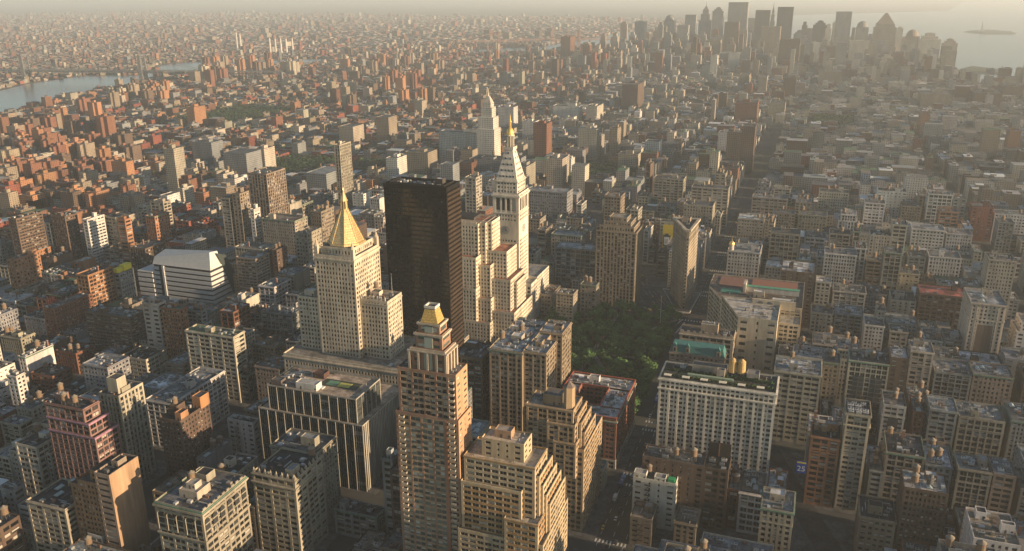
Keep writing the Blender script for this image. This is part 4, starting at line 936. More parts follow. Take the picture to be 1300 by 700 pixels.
# ------------------------------------------------------------------ individual buildings, one row each:
# place (or *label) | x0 x1 y0 y1 height | facade | wall | roof | rooftop kit | key
ROWS = """*tan brick building with black roof and row of columns at lower left corner|-400.0|-370.8|321.8|347.5|40.8|pun|buff|tar|15|R1
*narrow tan slab with blank sunlit orange side wall at lower left|-343.4|-332.9|321.8|343.5|70.7|brk|tan|tar|1|R2
*cream stepped building with white rooftop box at far lower left|-465.2|-446.7|371.2|401.2|39.9|pun|cream|grey|12|R3
*slender cream tower with tall ribbed shaft and square box on its flat roof|-419.7|-402.8|402.2|424.6|69.4|pier|cream|grey|1|S
*pink-banded stepped building with sunlit rose tiers and dark roof|-431.7|-400.2|371.2|384.3|75.3|grd|pink|tar|21|T
*dark brown tower with sunlit orange blocks rising from its roof edge|-371.2|-354.8|402.2|431.2|59.3|pun|brown|tar|1|U
*white gridded block, long and flat roofed, behind the dark brown tower|-430.8|-407.3|451.8|512.6|39.0|grd|white|silver|133|V
*cream green-roofed building with even window grid left of the gold pyramid|-458.6|-411.4|532.2|546.8|59.1|pun|cream|green|13|W
nearest right of the dark brown tower|-359.2|-337.4|451.8|458.8|35.9|brk|white|tar|3|W2
nearest in front of the sunlit orange grid building|-598.4|-547.0|563.2|581.7|47.6|band|brown|grey|133|X
nearest in front-left of the white louvred building|-530.0|-512.9|563.2|573.6|64.5|brk|cream|grey|1|X2
second left of the cream green-roofed building|-531.8|-504.8|532.2|557.4|25.6|band|cream|tar|4|X3
*ornate finial building of pale stone with dark roof and little pinnacles|-277.5|-248.6|371.2|400.8|55.7|pun|buff|tar|21|P
nearest behind the ornate finial building|-286.6|-253.4|402.2|425.3|55.0|pun|buff|grey|1|P2
*arched buff building with sunlit top arcade and stone cornice at lower left|-303.6|-272.6|321.8|359.3|61.0|pun|buff|grey|11|Q
nearest right of the arched buff building|-291.6|-279.3|371.2|395.0|31.7|pun|tan|tar|5|Q2
nearest in front-right of the ornate finial building|-244.4|-214.8|402.2|414.2|18.5|pun|grey|tar|13|P3
*small white building with stepped roofline beside the avenue at bottom|-72.6|-46.2|473.6|485.6|34.0|brk|white|grey|23|AG1
nearest in front-left of the wide white terrace building|-68.9|-30.9|482.8|498.8|44.1|brk|brown|grey|23|AG2
nearest in front of the wide white terrace building|-30.9|-16.2|482.8|500.8|43.9|pun|brown|tar|3|AG3
*tan building with teal mansard roof behind the wide white terrace building|-79.4|-36.3|643.8|658.8|47.3|pun|tan|teal|1|teal
*cream cornice building with silver roof right of the wide white terrace building|2.0|34.7|612.8|642.1|56.8|pun|cream|silver|123|r1
nearest behind and right of the cream cornice building|36.3|47.4|643.8|663.8|55.5|pun|tan|grey|2|r2
*white twin-bay block of cream stone with two tall dark window bays|53.6|81.8|643.8|665.8|59.4|grd|cream|grey|21|r3
nearest behind and right of the twin-bay block|81.5|93.6|643.8|667.8|65.9|brk|brown|white|3|r4
second behind and right of the white twin-bay block|100.8|117.0|693.2|717.2|53.3|pun|cream|silver|1|r5
nearest right of the white twin-bay block|119.6|145.5|693.2|719.2|38.6|grd|grey|silver|3|r6
second in front of the tall ornate cream building|146.3|173.6|693.2|719.2|40.6|pun|tan|silver|35|r7
*tall ornate cream building with pale roof and recessed centre at right|150.9|177.9|773.8|815.2|71.1|pun|cream|silver|15|r8
*narrow buff tower with white air units on its roof at lower right|48.4|63.1|532.2|554.5|69.9|band|buff|tar|33|r10
nearest in front-left of the narrow buff tower|29.8|47.3|532.2|552.2|50.4|pun|orange|tar|12|r11
*slim white block with square windows below the twin-bay block|78.0|92.9|612.8|636.8|41.9|pun|white|grey|2|r12
nearest right of the slim white block|107.8|125.2|612.8|636.8|43.2|pun|grey|silver|34|r13
second right of the slim white block|126.5|155.0|612.8|638.8|40.9|grd|buff|silver|31|r14
*white-roofed brown building with small dark tank house at lower right|80.5|103.5|482.8|504.7|53.0|pun|brown|white|251|r15
nearest right of the white-roofed brown building|115.7|134.1|532.2|552.6|43.8|grd|buff|silver|31|r16
second right of the white-roofed brown building|134.9|147.1|532.2|554.2|43.9|pun|tan|silver|3|r17
third in front-left of the narrow buff tower|5.0|22.9|451.8|474.7|42.6|pun|buff|silver|131|r19
nearest in front-left of the white-roofed brown building|59.9|79.4|482.8|506.8|29.1|pun|tan|tar|31|r20
second in front-right of the brown stepped tower|-69.3|-56.0|451.8|469.8|20.2|brk|tan|tan|1|r23
fourth in front of the wide white terrace building|-42.9|-30.0|451.8|469.8|22.3|pun|tan|tan|4|r24
*tall white gridded block with pale roof right of the long brick block|35.3|67.2|934.8|960.8|57.2|pun|white|silver|123|m1
second right of the tall white gridded block|93.1|110.3|934.8|960.8|63.6|grd|buff|grey|2|m2
nearest in front-right of the white long shed|146.2|178.5|1015.2|1045.2|41.1|pun|white|grey|1|m3
*red-roofed brown block with long cornice on the right|121.6|165.0|854.2|884.2|49.0|pun|brown|red|1|m4
*long white-roofed brick block with dark windowless side right of the wedge tower|-4.9|26.1|854.2|892.2|58.5|brk|brown|white|13|m5a
nearest in front-right of the long white-roofed brick block|28.3|42.2|854.2|874.2|50.6|pun|cream|white|3|m5b
*gold cupola building of white stone with rows of windows near the wedge tower|-64.6|-30.3|934.8|969.8|50.2|pun|white|silver|1|m6
second behind the long white-roofed brick block|-24.6|8.7|1015.2|1041.2|53.2|grd|buff|grey|1|m7
second in front of the tall white gridded block|46.9|71.3|804.8|830.8|37.8|pun|grey|silver|31|m8
nearest behind the white twin-bay block|71.2|87.3|773.8|797.8|40.9|pun|white|grey|3|m9
nearest left of the red-roofed brown block|91.0|117.2|804.8|830.8|34.8|pun|grey|silver|23|m10
nearest in front of the long white-roofed brick block|26.3|45.0|804.8|826.8|36.1|pun|cream|grey|2|m11
third in front-left of the red-roofed brown block|92.2|106.7|773.8|793.8|37.7|pun|buff|grey|3|m12
second in front of the white long shed|102.4|133.4|965.8|987.8|33.5|pun|cream|grey|23|m13
nearest right of the tall white gridded block|79.1|96.4|965.8|989.8|44.5|pun|tan|grey|2|m14
nearest in front of the white long shed|124.9|143.3|1015.2|1041.2|39.0|pun|grey|grey|2|m15
nearest behind the gold cupola building|-68.5|-36.6|1095.8|1123.8|46.8|pun|buff|white|12|m16
fourth behind and right of the gold cupola building|-25.9|-0.6|1176.2|1200.2|38.1|pun|tan|grey|2|m17
third behind and left of the tall white gridded block|3.4|39.1|1176.2|1200.2|38.3|pun|buff|grey|2|m18
nearest behind the tall white gridded block|40.8|64.2|1046.2|1070.2|49.8|grd|buff|tar|2|m19
third behind and left of the white long shed|84.8|110.0|1207.2|1231.2|53.5|pun|white|grey|2|m20
nearest behind and left of the white long shed|135.0|159.6|1256.8|1282.8|41.6|pun|tan|grey|1|m21
nearest behind and right of the white long shed|175.7|197.8|1207.2|1231.2|48.9|pun|orange|grey|1|m22
*white long shed roofed block low among the right-hand rooftops|137.3|174.1|1126.8|1156.8|43.1|pun|white|silver|3|m23
nearest right of the white long shed|176.2|204.5|1126.8|1156.8|40.5|pun|white|grey|1|m24
third behind the long white-roofed brick block|-2.6|17.8|1207.2|1231.2|48.0|pun|buff|silver|2|m25
fifth behind the tall white gridded block|27.2|67.5|1287.8|1313.8|47.1|pun|cream|grey|21|m26
*red avenue tower of plain brick near the right edge|221.1|246.4|1256.8|1282.8|47.1|brk|red|grey|1|m27
nearest in front-right of the red avenue tower|239.1|256.4|1176.2|1200.2|47.2|pun|grey|grey|2|m28
third in front of the brown wall tower|-63.1|-14.2|1256.8|1282.8|39.2|pun|buff|silver|12|m29
*sunlit orange grid building with chimney block at the left|-656.3|-641.5|612.8|644.9|61.2|grd|orange|tar|6|l1
nearest in front-left of the sunlit orange grid building|-648.7|-635.3|563.2|609.2|45.2|pun|redbrown|grey|3|l1b
*dark left-edge tower with many small windows and pale roof rim|-870.3|-858.1|724.2|761.3|72.7|band|brown|tar|3|l2
nearest right of the dark left-edge tower|-882.7|-864.9|773.8|787.5|54.9|pun|grey|grey|1|l2b
nearest left of the white banded slab|-860.0|-837.6|773.8|792.7|65.1|pun|brown|tar|1|l3
*white banded slab tower with sunlit top box at the left|-810.7|-803.4|773.8|801.1|64.0|band|white|grey|1|l4
*sunlit rust slab tower with blank orange side wall at the left|-757.0|-745.3|773.8|783.9|68.8|brk|orange|tan|1|l5
nearest behind and right of the white banded slab|-807.8|-790.5|804.8|817.9|60.4|pun|buff|grey|2|l6
nearest right of the sunlit rust slab|-695.2|-673.3|724.2|756.6|53.8|pier|brown|grey|6|l7
third behind and right of the sunlit rust slab|-809.0|-787.1|885.2|899.6|61.2|pun|buff|grey|1|l8
second behind and right of the sunlit rust slab|-790.8|-775.7|854.2|881.2|50.4|pun|orange|tan|1|l9
second in front-left of the ribbed tan tower|-669.1|-656.3|854.2|867.5|83.1|pun|buff|grey|1|l10a
nearest in front-left of the ribbed tan tower|-651.9|-640.4|854.2|872.9|90.1|pun|tan|grey|12|l10b
nearest behind and left of the stepped buff block|-627.9|-622.2|854.2|866.9|71.8|band|white|grey|1|l10c
*ribbed tan tower with wide flat top and sunlit right edge at upper left|-686.9|-657.5|934.8|977.5|97.6|pier|tan|grey|3|l11
eighth left of the ribbed tan tower|-965.5|-945.4|1095.8|1119.6|87.2|pun|buff|grey|1|l11b
*tall tan tower with sunlit ribbed side beyond the gold pyramid|-651.5|-642.3|1095.8|1127.9|110.5|pier|buff|grey|1|l12
*stepped buff block with sunlit tan side left of the gold pyramid|-612.0|-565.2|854.2|881.5|61.7|pun|buff|tan|11|l13
nearest in front-right of the stepped buff block|-532.5|-515.9|804.8|834.5|63.5|pun|buff|tan|3|l13b
second in front-left of the stepped buff block|-553.2|-528.5|724.2|748.5|56.3|band|tan|silver|1|l14
nearest in front of the stepped buff block|-542.9|-536.8|773.8|793.3|50.9|brk|brown|grey|2|l15
*yellow-crowned building, grey with bright roof structure, behind the louvred building|-640.3|-633.3|643.8|663.4|54.7|pun|grey|yellow|1|l16
nearest in front of the dark left-edge tower|-784.3|-775.4|643.8|675.0|54.7|pun|orange|grey|1|l17
second in front-right of the dark left-edge tower|-814.7|-811.2|693.2|708.0|43.9|pun|orange|grey|1|l17b
nearest left of the gold pyramid tower|-467.1|-433.1|643.8|662.6|34.6|grd|grey|silver|331|l19
nearest behind and left of the gold pyramid tower|-473.2|-449.4|693.2|703.4|34.7|grd|grey|grey|3|l20
nearest right of the cream green-roofed building|-419.7|-396.2|563.2|575.8|39.7|pun|tan|tan|21|l21
second right of the cream green-roofed building|-393.8|-370.8|532.2|555.7|36.8|pun|tan|grey|6|l22
second in front-left of the sunlit orange grid building|-674.9|-649.6|563.2|585.1|33.2|pun|grey|tar|6|l23
fifth in front-left of the sunlit orange grid building|-670.4|-645.6|532.2|547.5|26.1|pun|buff|grey|12|l24
second behind the pink-banded building|-579.8|-556.0|482.8|502.5|24.3|pun|redbrown|tar|2|l25
fourth behind and left of the pink-banded building|-566.4|-556.6|451.8|460.0|38.1|pun|white|grey|3|l26
nearest behind and left of the pink-banded building|-527.9|-512.5|424.8|437.6|30.0|pun|cream|grey|2|l27
nearest left of the pink-banded building|-517.0|-499.1|402.2|414.2|30.9|pun|buff|silver|3|l28
fourth in front of the sunlit orange grid building|-606.2|-582.7|532.2|553.0|20.3|pun|redbrown|tar|2|l29
nearest behind the slender cream tower|-521.0|-495.5|482.8|506.0|41.1|pun|grey|silver|3|l30
nearest behind and left of the green-roofed building|-509.9|-489.7|563.2|572.6|62.1|pun|orange|teal|1|l32
third in front-left of the pink-banded building|-442.9|-432.5|338.7|347.1|30.0|brk|grey|grey|3|l33
fourth in front-left of the pink-banded building|-428.7|-417.2|337.0|344.0|22.0|brk|white|grey|4|l34
*brown ribbed slab, tall with stepped crown beside the leafy park|-193.8|-151.1|854.2|890.3|83.6|pier|tan|tan|11|AB
fifth behind and left of the yellow billboard wall|-224.5|-203.7|1015.2|1040.1|82.5|pun|tan|tan|1|AB2
*yellow billboard wall, tan building carrying a tall advert beside the wedge-shaped tower|-154.0|-125.5|1015.2|1027.7|56.1|brk|buff|grey|2|AIad
nearest behind and right of the yellow billboard wall|-142.3|-104.1|1126.8|1156.1|52.3|pun|buff|grey|21|adv
nearest in front of the white columned hall|-444.4|-427.7|1095.8|1118.7|75.3|pun|cream|grey|1|z7
nearest left of the brown ribbed slab|-247.8|-200.8|885.2|909.2|51.3|grd|grey|silver|23|z8
third in front-left of the brown ribbed slab|-213.1|-195.3|773.8|789.0|38.3|pun|buff|grey|3|z9
second in front-left of the brown ribbed slab|-196.6|-180.1|804.8|816.7|38.8|pun|buff|grey|2|z10
nearest right of the stepped white tower|-239.4|-227.4|804.8|837.4|23.2|pun|buff|tan|3|z11
third right of the white clock tower|-277.0|-239.4|965.8|988.5|42.4|pun|buff|silver|2|z12
second behind and right of the white clock tower|-363.8|-303.6|1126.8|1156.3|56.1|pun|grey|silver|12|z13
third behind the yellow billboard wall|-206.8|-162.5|1256.8|1282.3|58.1|pun|buff|grey|1|z14
third behind and right of the yellow billboard wall|-143.9|-92.8|1207.2|1230.4|59.3|pun|buff|grey|12|z15
nearest behind and right of the tall tan tower|-901.9|-870.9|1683.7|1723.4|62.0|pun|tan|grey|2|u1
nearest behind the tall tan tower|-969.5|-934.3|1638.2|1695.1|45.0|pun|buff|grey|3|u2
nearest right of the tall tan tower|-669.6|-648.8|1287.3|1323.9|55.0|pun|white|grey|1|u3
second in front-left of the white columned hall|-678.3|-633.2|1376.0|1416.5|50.0|pun|tan|grey|1|u4
*white columned hall, long and flat roofed, far behind the black tower|-683.7|-579.2|1536.5|1565.7|62.0|pier|white|grey|3|grace
nearest right of the distant white spire|-712.2|-672.0|1944.3|1975.7|60.0|pun|white|grey|1|u5
nearest in front-right of the distant white spire|-601.6|-570.4|1803.1|1828.4|50.0|grd|white|grey|3|u6
*rust brick ribbed tower standing right of the clock tower spire|-492.0|-465.4|1548.2|1583.1|85.0|pier|redbrown|brown|1|redbrown
fourth behind and right of the white clock tower|-400.5|-373.4|1341.2|1382.9|60.0|grd|cream|grey|3|creamst
second right of the distant white spire|-626.8|-557.8|2119.3|2153.0|45.0|pun|white|grey|1|u7
third right of the distant white spire|-536.8|-508.3|2109.7|2177.5|48.0|pun|cream|grey|3|u8
nearest behind and left of the brown wall tower|-499.8|-455.9|2355.4|2445.4|80.0|pier|brown|grey|1|u9
fourth right of the distant white spire|-369.9|-354.1|1660.2|1692.5|65.0|pun|tan|grey|1|u10
second left of the brown wall tower|-299.3|-271.4|1665.1|1695.3|42.0|grd|white|grey|3|u11
seventh behind and left of the yellow billboard wall|-329.1|-291.9|1562.0|1588.9|34.0|pun|buff|grey|3|u12
*dark brown slab tower standing alone left of downtown|-1213.5|-1165.2|4174.2|4264.2|115.0|pier|redbrown|brown|1|conf
*grey blank slab tower left of the downtown skyline|-1024.5|-969.7|5032.7|5122.7|160.0|brk|grey|grey|7|pearl
nearest in front-right of the white columned hall|-555.2|-488.9|1377.7|1421.1|44.0|grd|grey|tar|22|u13
fourth in front-right of the white columned hall|-434.3|-416.9|1284.0|1332.2|55.0|pun|buff|grey|1|u14
nearest behind the brown wall tower|-183.4|-129.4|2249.7|2302.4|55.0|pun|redbrown|grey|1|u15
third behind the brown wall tower|-229.0|-200.0|2836.6|2923.0|70.0|pun|tan|grey|3|u16
second behind the brown wall tower|-168.5|-142.6|2798.3|2854.3|70.0|pun|buff|grey|3|u17
nearest behind and right of the brown wall tower|-107.5|-67.6|2380.0|2433.4|40.0|pun|buff|grey|2|u18
*brown wall tower with one sunlit edge beside the long avenue canyon|-114.2|-90.4|1625.3|1656.9|85.0|brk|brown|grey|2|u19
nearest right of the brown wall tower|-8.5|13.1|1873.1|1907.1|50.0|pun|buff|grey|1|u20
second behind and left of the red avenue tower|238.2|257.9|2175.3|2219.4|50.0|pun|orange|grey|3|u21
nearest behind the red avenue tower|380.8|401.6|1949.9|1984.8|52.0|pun|orange|grey|3|u22
fourth behind the red avenue tower|532.2|584.0|2931.8|3021.8|48.0|pun|brown|grey|3|u23
second behind the red avenue tower|432.8|504.9|2783.1|2873.1|42.0|pun|brown|grey|3|u24
second behind and right of the brown wall tower|6.5|79.8|3163.7|3253.7|60.0|pun|tan|grey|1|u25
third behind the red avenue tower|285.1|361.1|2679.9|2766.9|46.0|pun|tan|grey|1|u26
nearest left of the brown wall tower|-167.1|-136.6|1733.9|1766.4|55.0|pun|white|grey|1|u27
fifth behind and left of the ribbed tan tower|-1164.8|-1117.1|1397.1|1432.5|40.0|pun|grey|grey|3|u28
third behind and left of the ribbed tan tower|-996.3|-947.0|1278.1|1323.8|48.0|pun|grey|grey|3|u29
nearest behind the ribbed tan tower|-967.3|-944.9|1329.6|1363.3|48.0|pun|cream|grey|3|u30
nearest in front-left of the tall tan tower|-772.2|-733.4|1198.4|1260.4|40.0|grd|grey|silver|3|u31
nearest in front-right of the river bridge|-1466.7|-1442.8|1747.3|1789.8|55.0|pun|orange|grey|3|u32
nearest in front-left of the river bridge|-1850.6|-1825.3|1546.6|1572.0|50.0|pun|tan|grey|3|u33
fifth in front-left of the pink-banded building|-415|-403|293|318|32.4|pun|brown|grey|323|f
nearest in front of the pink-banded building|-415|-403|323|353|18.2|pun|grey|tan|32|f
nearest in front-left of the arched buff building|-357|-319|293|317|28.2|pun|brown|silver|231|f
nearest left of the arched buff building|-357|-346|322|353|28.0|pun|white|tan|526|f
second left of the pink-banded building|-548|-534|405|433|24.9|brk|redbrown|silver|14|f
second in front-left of the pink-banded building|-491|-476|373|404|25.4|grd|cream|silver|431|f
nearest in front-left of the pink-banded building|-475|-468|373|397|31.8|pun|cream|grey|213|f
nearest behind and left of the arched buff building|-357|-334|373|399|25.0|grd|tan|tan|24|f
second in front-right of the dark brown tower|-311|-296|373|401|45.6|pun|cream|tar|125|f
nearest in front-right of the dark brown tower|-349|-342|406|433|31.8|pun|grey|silver|251|f
second in front-right of the ornate finial building|-220|-197|373|400|10.8|pun|brown|tan|33|f
third in front-right of the ornate finial building|-197|-186|373|400|22.0|pun|buff|grey|63|f
nearest right of the ornate finial building|-212|-205|408|433|56.8|pun|grey|grey|251|f
nearest in front of the gold-crowned brick tower|-205|-167|404|433|60.1|grd|brown|silver|232|f
seventh in front of the wide white terrace building|-39|-9|373|397|46.3|brk|buff|grey|211|f
third in front-right of the brown stepped tower|-62|-47|404|433|14.9|brk|white|silver|13|f
sixth in front of the wide white terrace building|-47|-24|403|433|21.9|pun|white|silver|13|f
fifth in front of the wide white terrace building|-24|14|404|433|32.2|grd|cream|silver|333|f
second in front of the white-roofed brown building|90|120|403|433|56.0|brk|grey|grey|231|f
seventh behind and left of the pink-banded building|-609|-594|454|482|31.5|brk|white|grey|163|f
fifth behind and left of the pink-banded building|-594|-579|454|480|21.9|brk|white|tar|12|f
third behind and left of the pink-banded building|-578|-571|454|480|14.3|pun|buff|tar|26|f
second behind and left of the pink-banded building|-549|-534|454|479|17.6|brk|tan|tar|23|f
eighth behind and left of the pink-banded building|-647|-632|486|514|21.5|brk|white|silver|16|f
sixth behind and left of the pink-banded building|-594|-586|486|514|35.9|pun|white|tar|326|f
nearest behind the pink-banded building|-556|-534|486|514|11.3|grd|grey|tar|53|f
nearest behind and left of the slender cream tower|-506|-468|454|479|24.6|pun|cream|grey|63|f
nearest behind and right of the slender cream tower|-487|-468|485|514|24.7|pun|grey|grey|36|f
nearest behind and left of the white gridded block|-468|-445|486|514|28.2|pun|grey|white|333|f
nearest right of the white gridded block|-357|-342|469|484|35.1|pun|tan|white|431|f
nearest right of the gold-crowned brick tower|-189|-167|454|480|53.1|pier|cream|silver|543|f
nearest in front-right of the brown stepped tower|-121|-98|502|514|17.6|pun|cream|silver|16|f
nearest in front of the white-roofed brown building|83|97|454|479|21.5|grd|redbrown|grey|34|f
third in front-right of the white-roofed brown building|113|135|454|484|46.2|pun|white|tan|311|f
second in front of the wide white terrace building|-16|-9|488|514|28.7|grd|redbrown|silver|213|f
third in front of the wide white terrace building|-9|6|486|514|29.0|grd|white|tan|453|f
second in front-left of the narrow buff tower|7|18|486|514|32.4|pun|redbrown|white|321|f
second in front-right of the white-roofed brown building|105|113|485|514|25.3|pun|redbrown|tar|136|f
nearest in front-right of the white-roofed brown building|113|135|487|514|28.8|pun|brown|tan|213|f
fourth in front-right of the white-roofed brown building|136|151|488|514|28.1|pun|cream|silver|624|f
fourth in front-left of the sunlit orange grid building|-692|-683|534|565|39.4|pun|grey|white|235|f
third in front-left of the sunlit orange grid building|-632|-617|534|562|21.1|pun|brown|grey|53|f
third in front of the sunlit orange grid building|-563|-548|534|559|21.4|brk|grey|silver|36|f
second in front of the sunlit orange grid building|-632|-617|567|594|21.6|pun|grey|grey|33|f
nearest left of the cream green-roofed building|-487|-468|534|559|25.3|brk|tan|silver|325|f
nearest in front-right of the cream green-roofed building|-412|-403|534|560|25.3|grd|tan|tar|142|f
nearest in front of the white louvred building|-506|-483|582|594|53.1|pun|grey|tar|623|f
nearest behind and right of the cream green-roofed building|-453|-438|568|594|38.9|pun|cream|silver|236|f
nearest behind and right of the gold-crowned brick tower|-220|-197|534|563|70.2|grd|brown|grey|613|f
second in front-right of the narrow buff tower|67|75|534|559|31.9|pun|grey|silver|225|f
nearest right of the narrow buff tower|75|97|534|563|46.3|grd|buff|tar|642|f
nearest behind the white-roofed brown building|98|113|534|561|42.2|pun|grey|white|342|f
third right of the white-roofed brown building|151|166|534|561|35.8|grd|grey|grey|113|f
nearest behind and left of the narrow buff tower|29|44|570|594|35.3|pun|white|white|631|f
nearest in front-right of the narrow buff tower|67|90|566|594|18.1|pun|grey|white|32|f
nearest in front-right of the slim white block|90|120|568|594|28.5|grd|tan|grey|112|f
nearest behind and right of the white-roofed brown building|159|196|569|594|35.9|pun|grey|silver|325|f
third in front of the dark left-edge tower|-772|-749|615|639|21.1|grd|white|white|12|f
fourth left of the sunlit orange grid building|-749|-734|615|643|17.9|grd|buff|grey|61|f
third left of the sunlit orange grid building|-718|-704|615|645|28.5|grd|redbrown|silver|264|f
nearest left of the sunlit orange grid building|-703|-683|615|645|35.1|pun|red|grey|563|f
second in front of the dark left-edge tower|-775|-768|645|675|22.0|grd|buff|grey|63|f
second left of the sunlit orange grid building|-753|-738|648|675|25.0|brk|brown|tan|12|f
nearest in front of the yellow-crowned building|-609|-594|615|643|35.2|brk|tan|tan|614|f
nearest in front-right of the white louvred building|-571|-534|644|675|21.8|pun|buff|grey|31|f
nearest behind the cream green-roofed building|-491|-476|615|640|42.4|grd|redbrown|silver|631|f
second behind and right of the cream green-roofed building|-475|-453|615|641|17.8|pun|brown|tar|25|f
third behind and right of the cream green-roofed building|-453|-423|615|643|14.9|grd|redbrown|grey|22|f
nearest in front-left of the gold pyramid tower|-422|-403|615|639|21.9|pun|grey|tar|31|f
second in front-right of the white louvred building|-506|-491|644|675|39.3|pun|cream|silver|123|f
fourth behind and right of the cream green-roofed building|-491|-472|649|675|28.5|pun|grey|tar|326|f
nearest in front-right of the cream cornice building|37|44|615|643|24.7|brk|grey|tar|13|f
second in front-right of the cream cornice building|45|59|615|641|21.7|pun|white|white|36|f
nearest behind and right of the slim white block|98|105|615|641|38.7|pun|redbrown|silver|252|f
second behind and right of the white-roofed brown building|159|173|615|645|42.1|pun|grey|grey|546|f
second behind and right of the slim white block|98|113|646|675|32.2|pun|tan|silver|323|f
nearest in front-left of the dark left-edge tower|-909|-899|730|755|35.5|pun|grey|silver|261|f
second in front-left of the dark left-edge tower|-863|-833|695|722|24.5|grd|cream|tar|32|f
third behind and left of the sunlit orange grid building|-802|-787|695|725|22.0|pun|grey|grey|33|f
second behind and left of the sunlit orange grid building|-787|-776|695|719|21.4|pun|white|tar|35|f
nearest behind and left of the sunlit orange grid building|-775|-745|695|723|21.4|pun|orange|grey|13|f
nearest in front-right of the dark left-edge tower|-855|-848|729|755|31.7|pun|orange|silver|531|f
third in front-right of the dark left-edge tower|-825|-814|727|755|28.6|pun|brown|tar|323|f
nearest behind the sunlit orange grid building|-791|-780|729|755|25.3|pun|orange|silver|531|f
third in front of the stepped buff block|-506|-487|695|725|39.2|grd|white|silver|563|f
second in front of the stepped buff block|-506|-483|725|755|42.3|pun|tan|grey|433|f
second behind the cream cornice building|2|14|695|724|32.3|pun|white|grey|263|f
nearest behind the cream cornice building|14|44|695|720|35.8|brk|white|silver|361|f
nearest behind and left of the white twin-bay block|45|67|695|725|45.6|pun|cream|silver|332|f
third in front of the tall ornate cream building|181|196|695|722|42.3|pun|brown|tar|211|f
nearest in front-right of the angled cream block|3|14|730|755|28.4|pun|grey|tar|233|f
second in front-right of the angled cream block|14|29|727|755|28.9|pun|cream|grey|153|f
second behind and left of the white twin-bay block|29|59|728|755|35.8|pun|cream|grey|132|f
second in front of the red-roofed brown block|121|143|730|755|35.8|pun|grey|tan|423|f
nearest in front of the tall ornate cream building|143|173|729|755|35.2|brk|brown|white|351|f
nearest in front-right of the tall ornate cream building|174|204|730|755|42.1|brk|grey|silver|251|f
nearest behind and left of the dark left-edge tower|-993|-963|807|836|28.5|pun|orange|tan|314|f
nearest left of the sunlit rust slab|-787|-764|776|802|28.4|pun|tan|tan|216|f
nearest in front-left of the stepped buff block|-594|-556|776|801|49.3|pun|cream|tan|265|f
second in front-right of the stepped buff block|-506|-491|776|800|35.1|pun|cream|grey|351|f
nearest in front-left of the black glass tower|-430|-403|776|804|25.4|pun|white|tan|365|f
nearest left of the black glass tower|-430|-403|810|836|56.7|brk|brown|tar|234|f
second in front-left of the red-roofed brown block|121|135|776|806|32.4|pun|white|grey|324|f
nearest in front of the red-roofed brown block|136|151|776|801|35.8|pun|grey|grey|141|f
nearest right of the tall ornate cream building|189|213|776|804|56.7|brk|white|silver|536|f
third in front-right of the tall white gridded block|83|90|810|836|42.6|pun|cream|silver|324|f
nearest in front-left of the red-roofed brown block|121|135|810|836|28.8|pun|cream|tan|333|f
nearest behind and left of the white banded slab|-936|-914|856|882|42.6|pun|orange|white|165|f
nearest behind and right of the sunlit rust slab|-813|-799|856|880|25.3|pun|tan|silver|223|f
nearest behind and right of the white louvred building|-722|-707|856|885|31.8|brk|grey|grey|532|f
nearest behind the white louvred building|-783|-768|887|916|21.8|pun|redbrown|tar|64|f
second behind the white louvred building|-745|-730|888|916|36.0|pun|red|silver|131|f
second behind and right of the stepped buff block|-563|-548|886|916|67.2|pun|tan|grey|221|f
nearest in front-right of the white clock tower|-288|-274|891|916|38.9|pun|cream|tar|623|f
second in front-right of the white clock tower|-258|-250|887|916|32.0|grd|cream|silver|613|f
nearest in front-left of the brown ribbed slab|-220|-205|856|882|24.7|pun|grey|tan|21|f
nearest in front of the tall white gridded block|45|75|856|881|42.4|grd|cream|grey|631|f
second in front-right of the tall white gridded block|75|97|856|881|21.6|pun|white|tar|33|f
second left of the red-roofed brown block|98|120|856|887|39.2|brk|cream|tar|134|f
nearest in front-right of the tall white gridded block|60|97|889|916|32.4|pun|grey|tar|235|f
nearest behind the red-roofed brown block|143|158|887|916|46.4|pun|buff|white|321|f
nearest behind and right of the red-roofed brown block|159|181|889|916|49.7|pier|grey|white|332|f
second in front of the red avenue tower|181|204|890|916|77.9|pun|cream|grey|413|f
nearest behind and right of the tall ornate cream building|204|213|892|916|39.5|pun|grey|tar|333|f
second behind the dark left-edge tower|-1158|-1128|937|962|46.5|pier|red|grey|621|f
nearest behind the dark left-edge tower|-1092|-1077|937|962|28.7|pun|red|tan|421|f
second behind and left of the white banded slab|-1042|-1012|937|963|21.1|pun|red|grey|33|f
nearest behind the white banded slab|-966|-952|937|967|24.6|pun|redbrown|tar|51|f
nearest behind the sunlit rust slab|-928|-899|937|967|21.9|brk|buff|grey|21|f
third behind the white banded slab|-1054|-1043|972|997|28.3|pun|brown|tar|323|f
second behind the white banded slab|-985|-971|972|997|31.6|brk|tan|grey|514|f
second behind and right of the white banded slab|-947|-925|970|997|25.4|brk|white|silver|134|f
second behind the sunlit rust slab|-909|-899|966|997|28.2|brk|cream|tan|531|f
third behind the white louvred building|-817|-795|937|966|21.5|pun|red|tan|52|f
fourth behind and right of the sunlit rust slab|-863|-840|966|997|32.0|pun|red|grey|524|f
third in front-left of the ribbed tan tower|-810|-795|972|997|24.9|brk|buff|silver|14|f
nearest behind and left of the black glass tower|-506|-476|937|961|32.1|pun|white|tar|326|f
nearest right of the white clock tower|-296|-285|969|997|45.5|pun|tan|silver|214|f
nearest left of the wedge-shaped tower|-148|-137|971|997|28.4|pun|tan|grey|216|f
nearest behind the wedge-shaped tower|-136|-98|966|997|42.1|brk|grey|tan|236|f
nearest left of the long white-roofed brick block|-24|6|937|964|35.7|pun|grey|white|541|f
nearest behind the long white-roofed brick block|7|25|937|965|46.3|pun|white|silver|523|f
nearest behind and left of the tall white gridded block|29|67|971|997|42.9|pun|white|grey|335|f
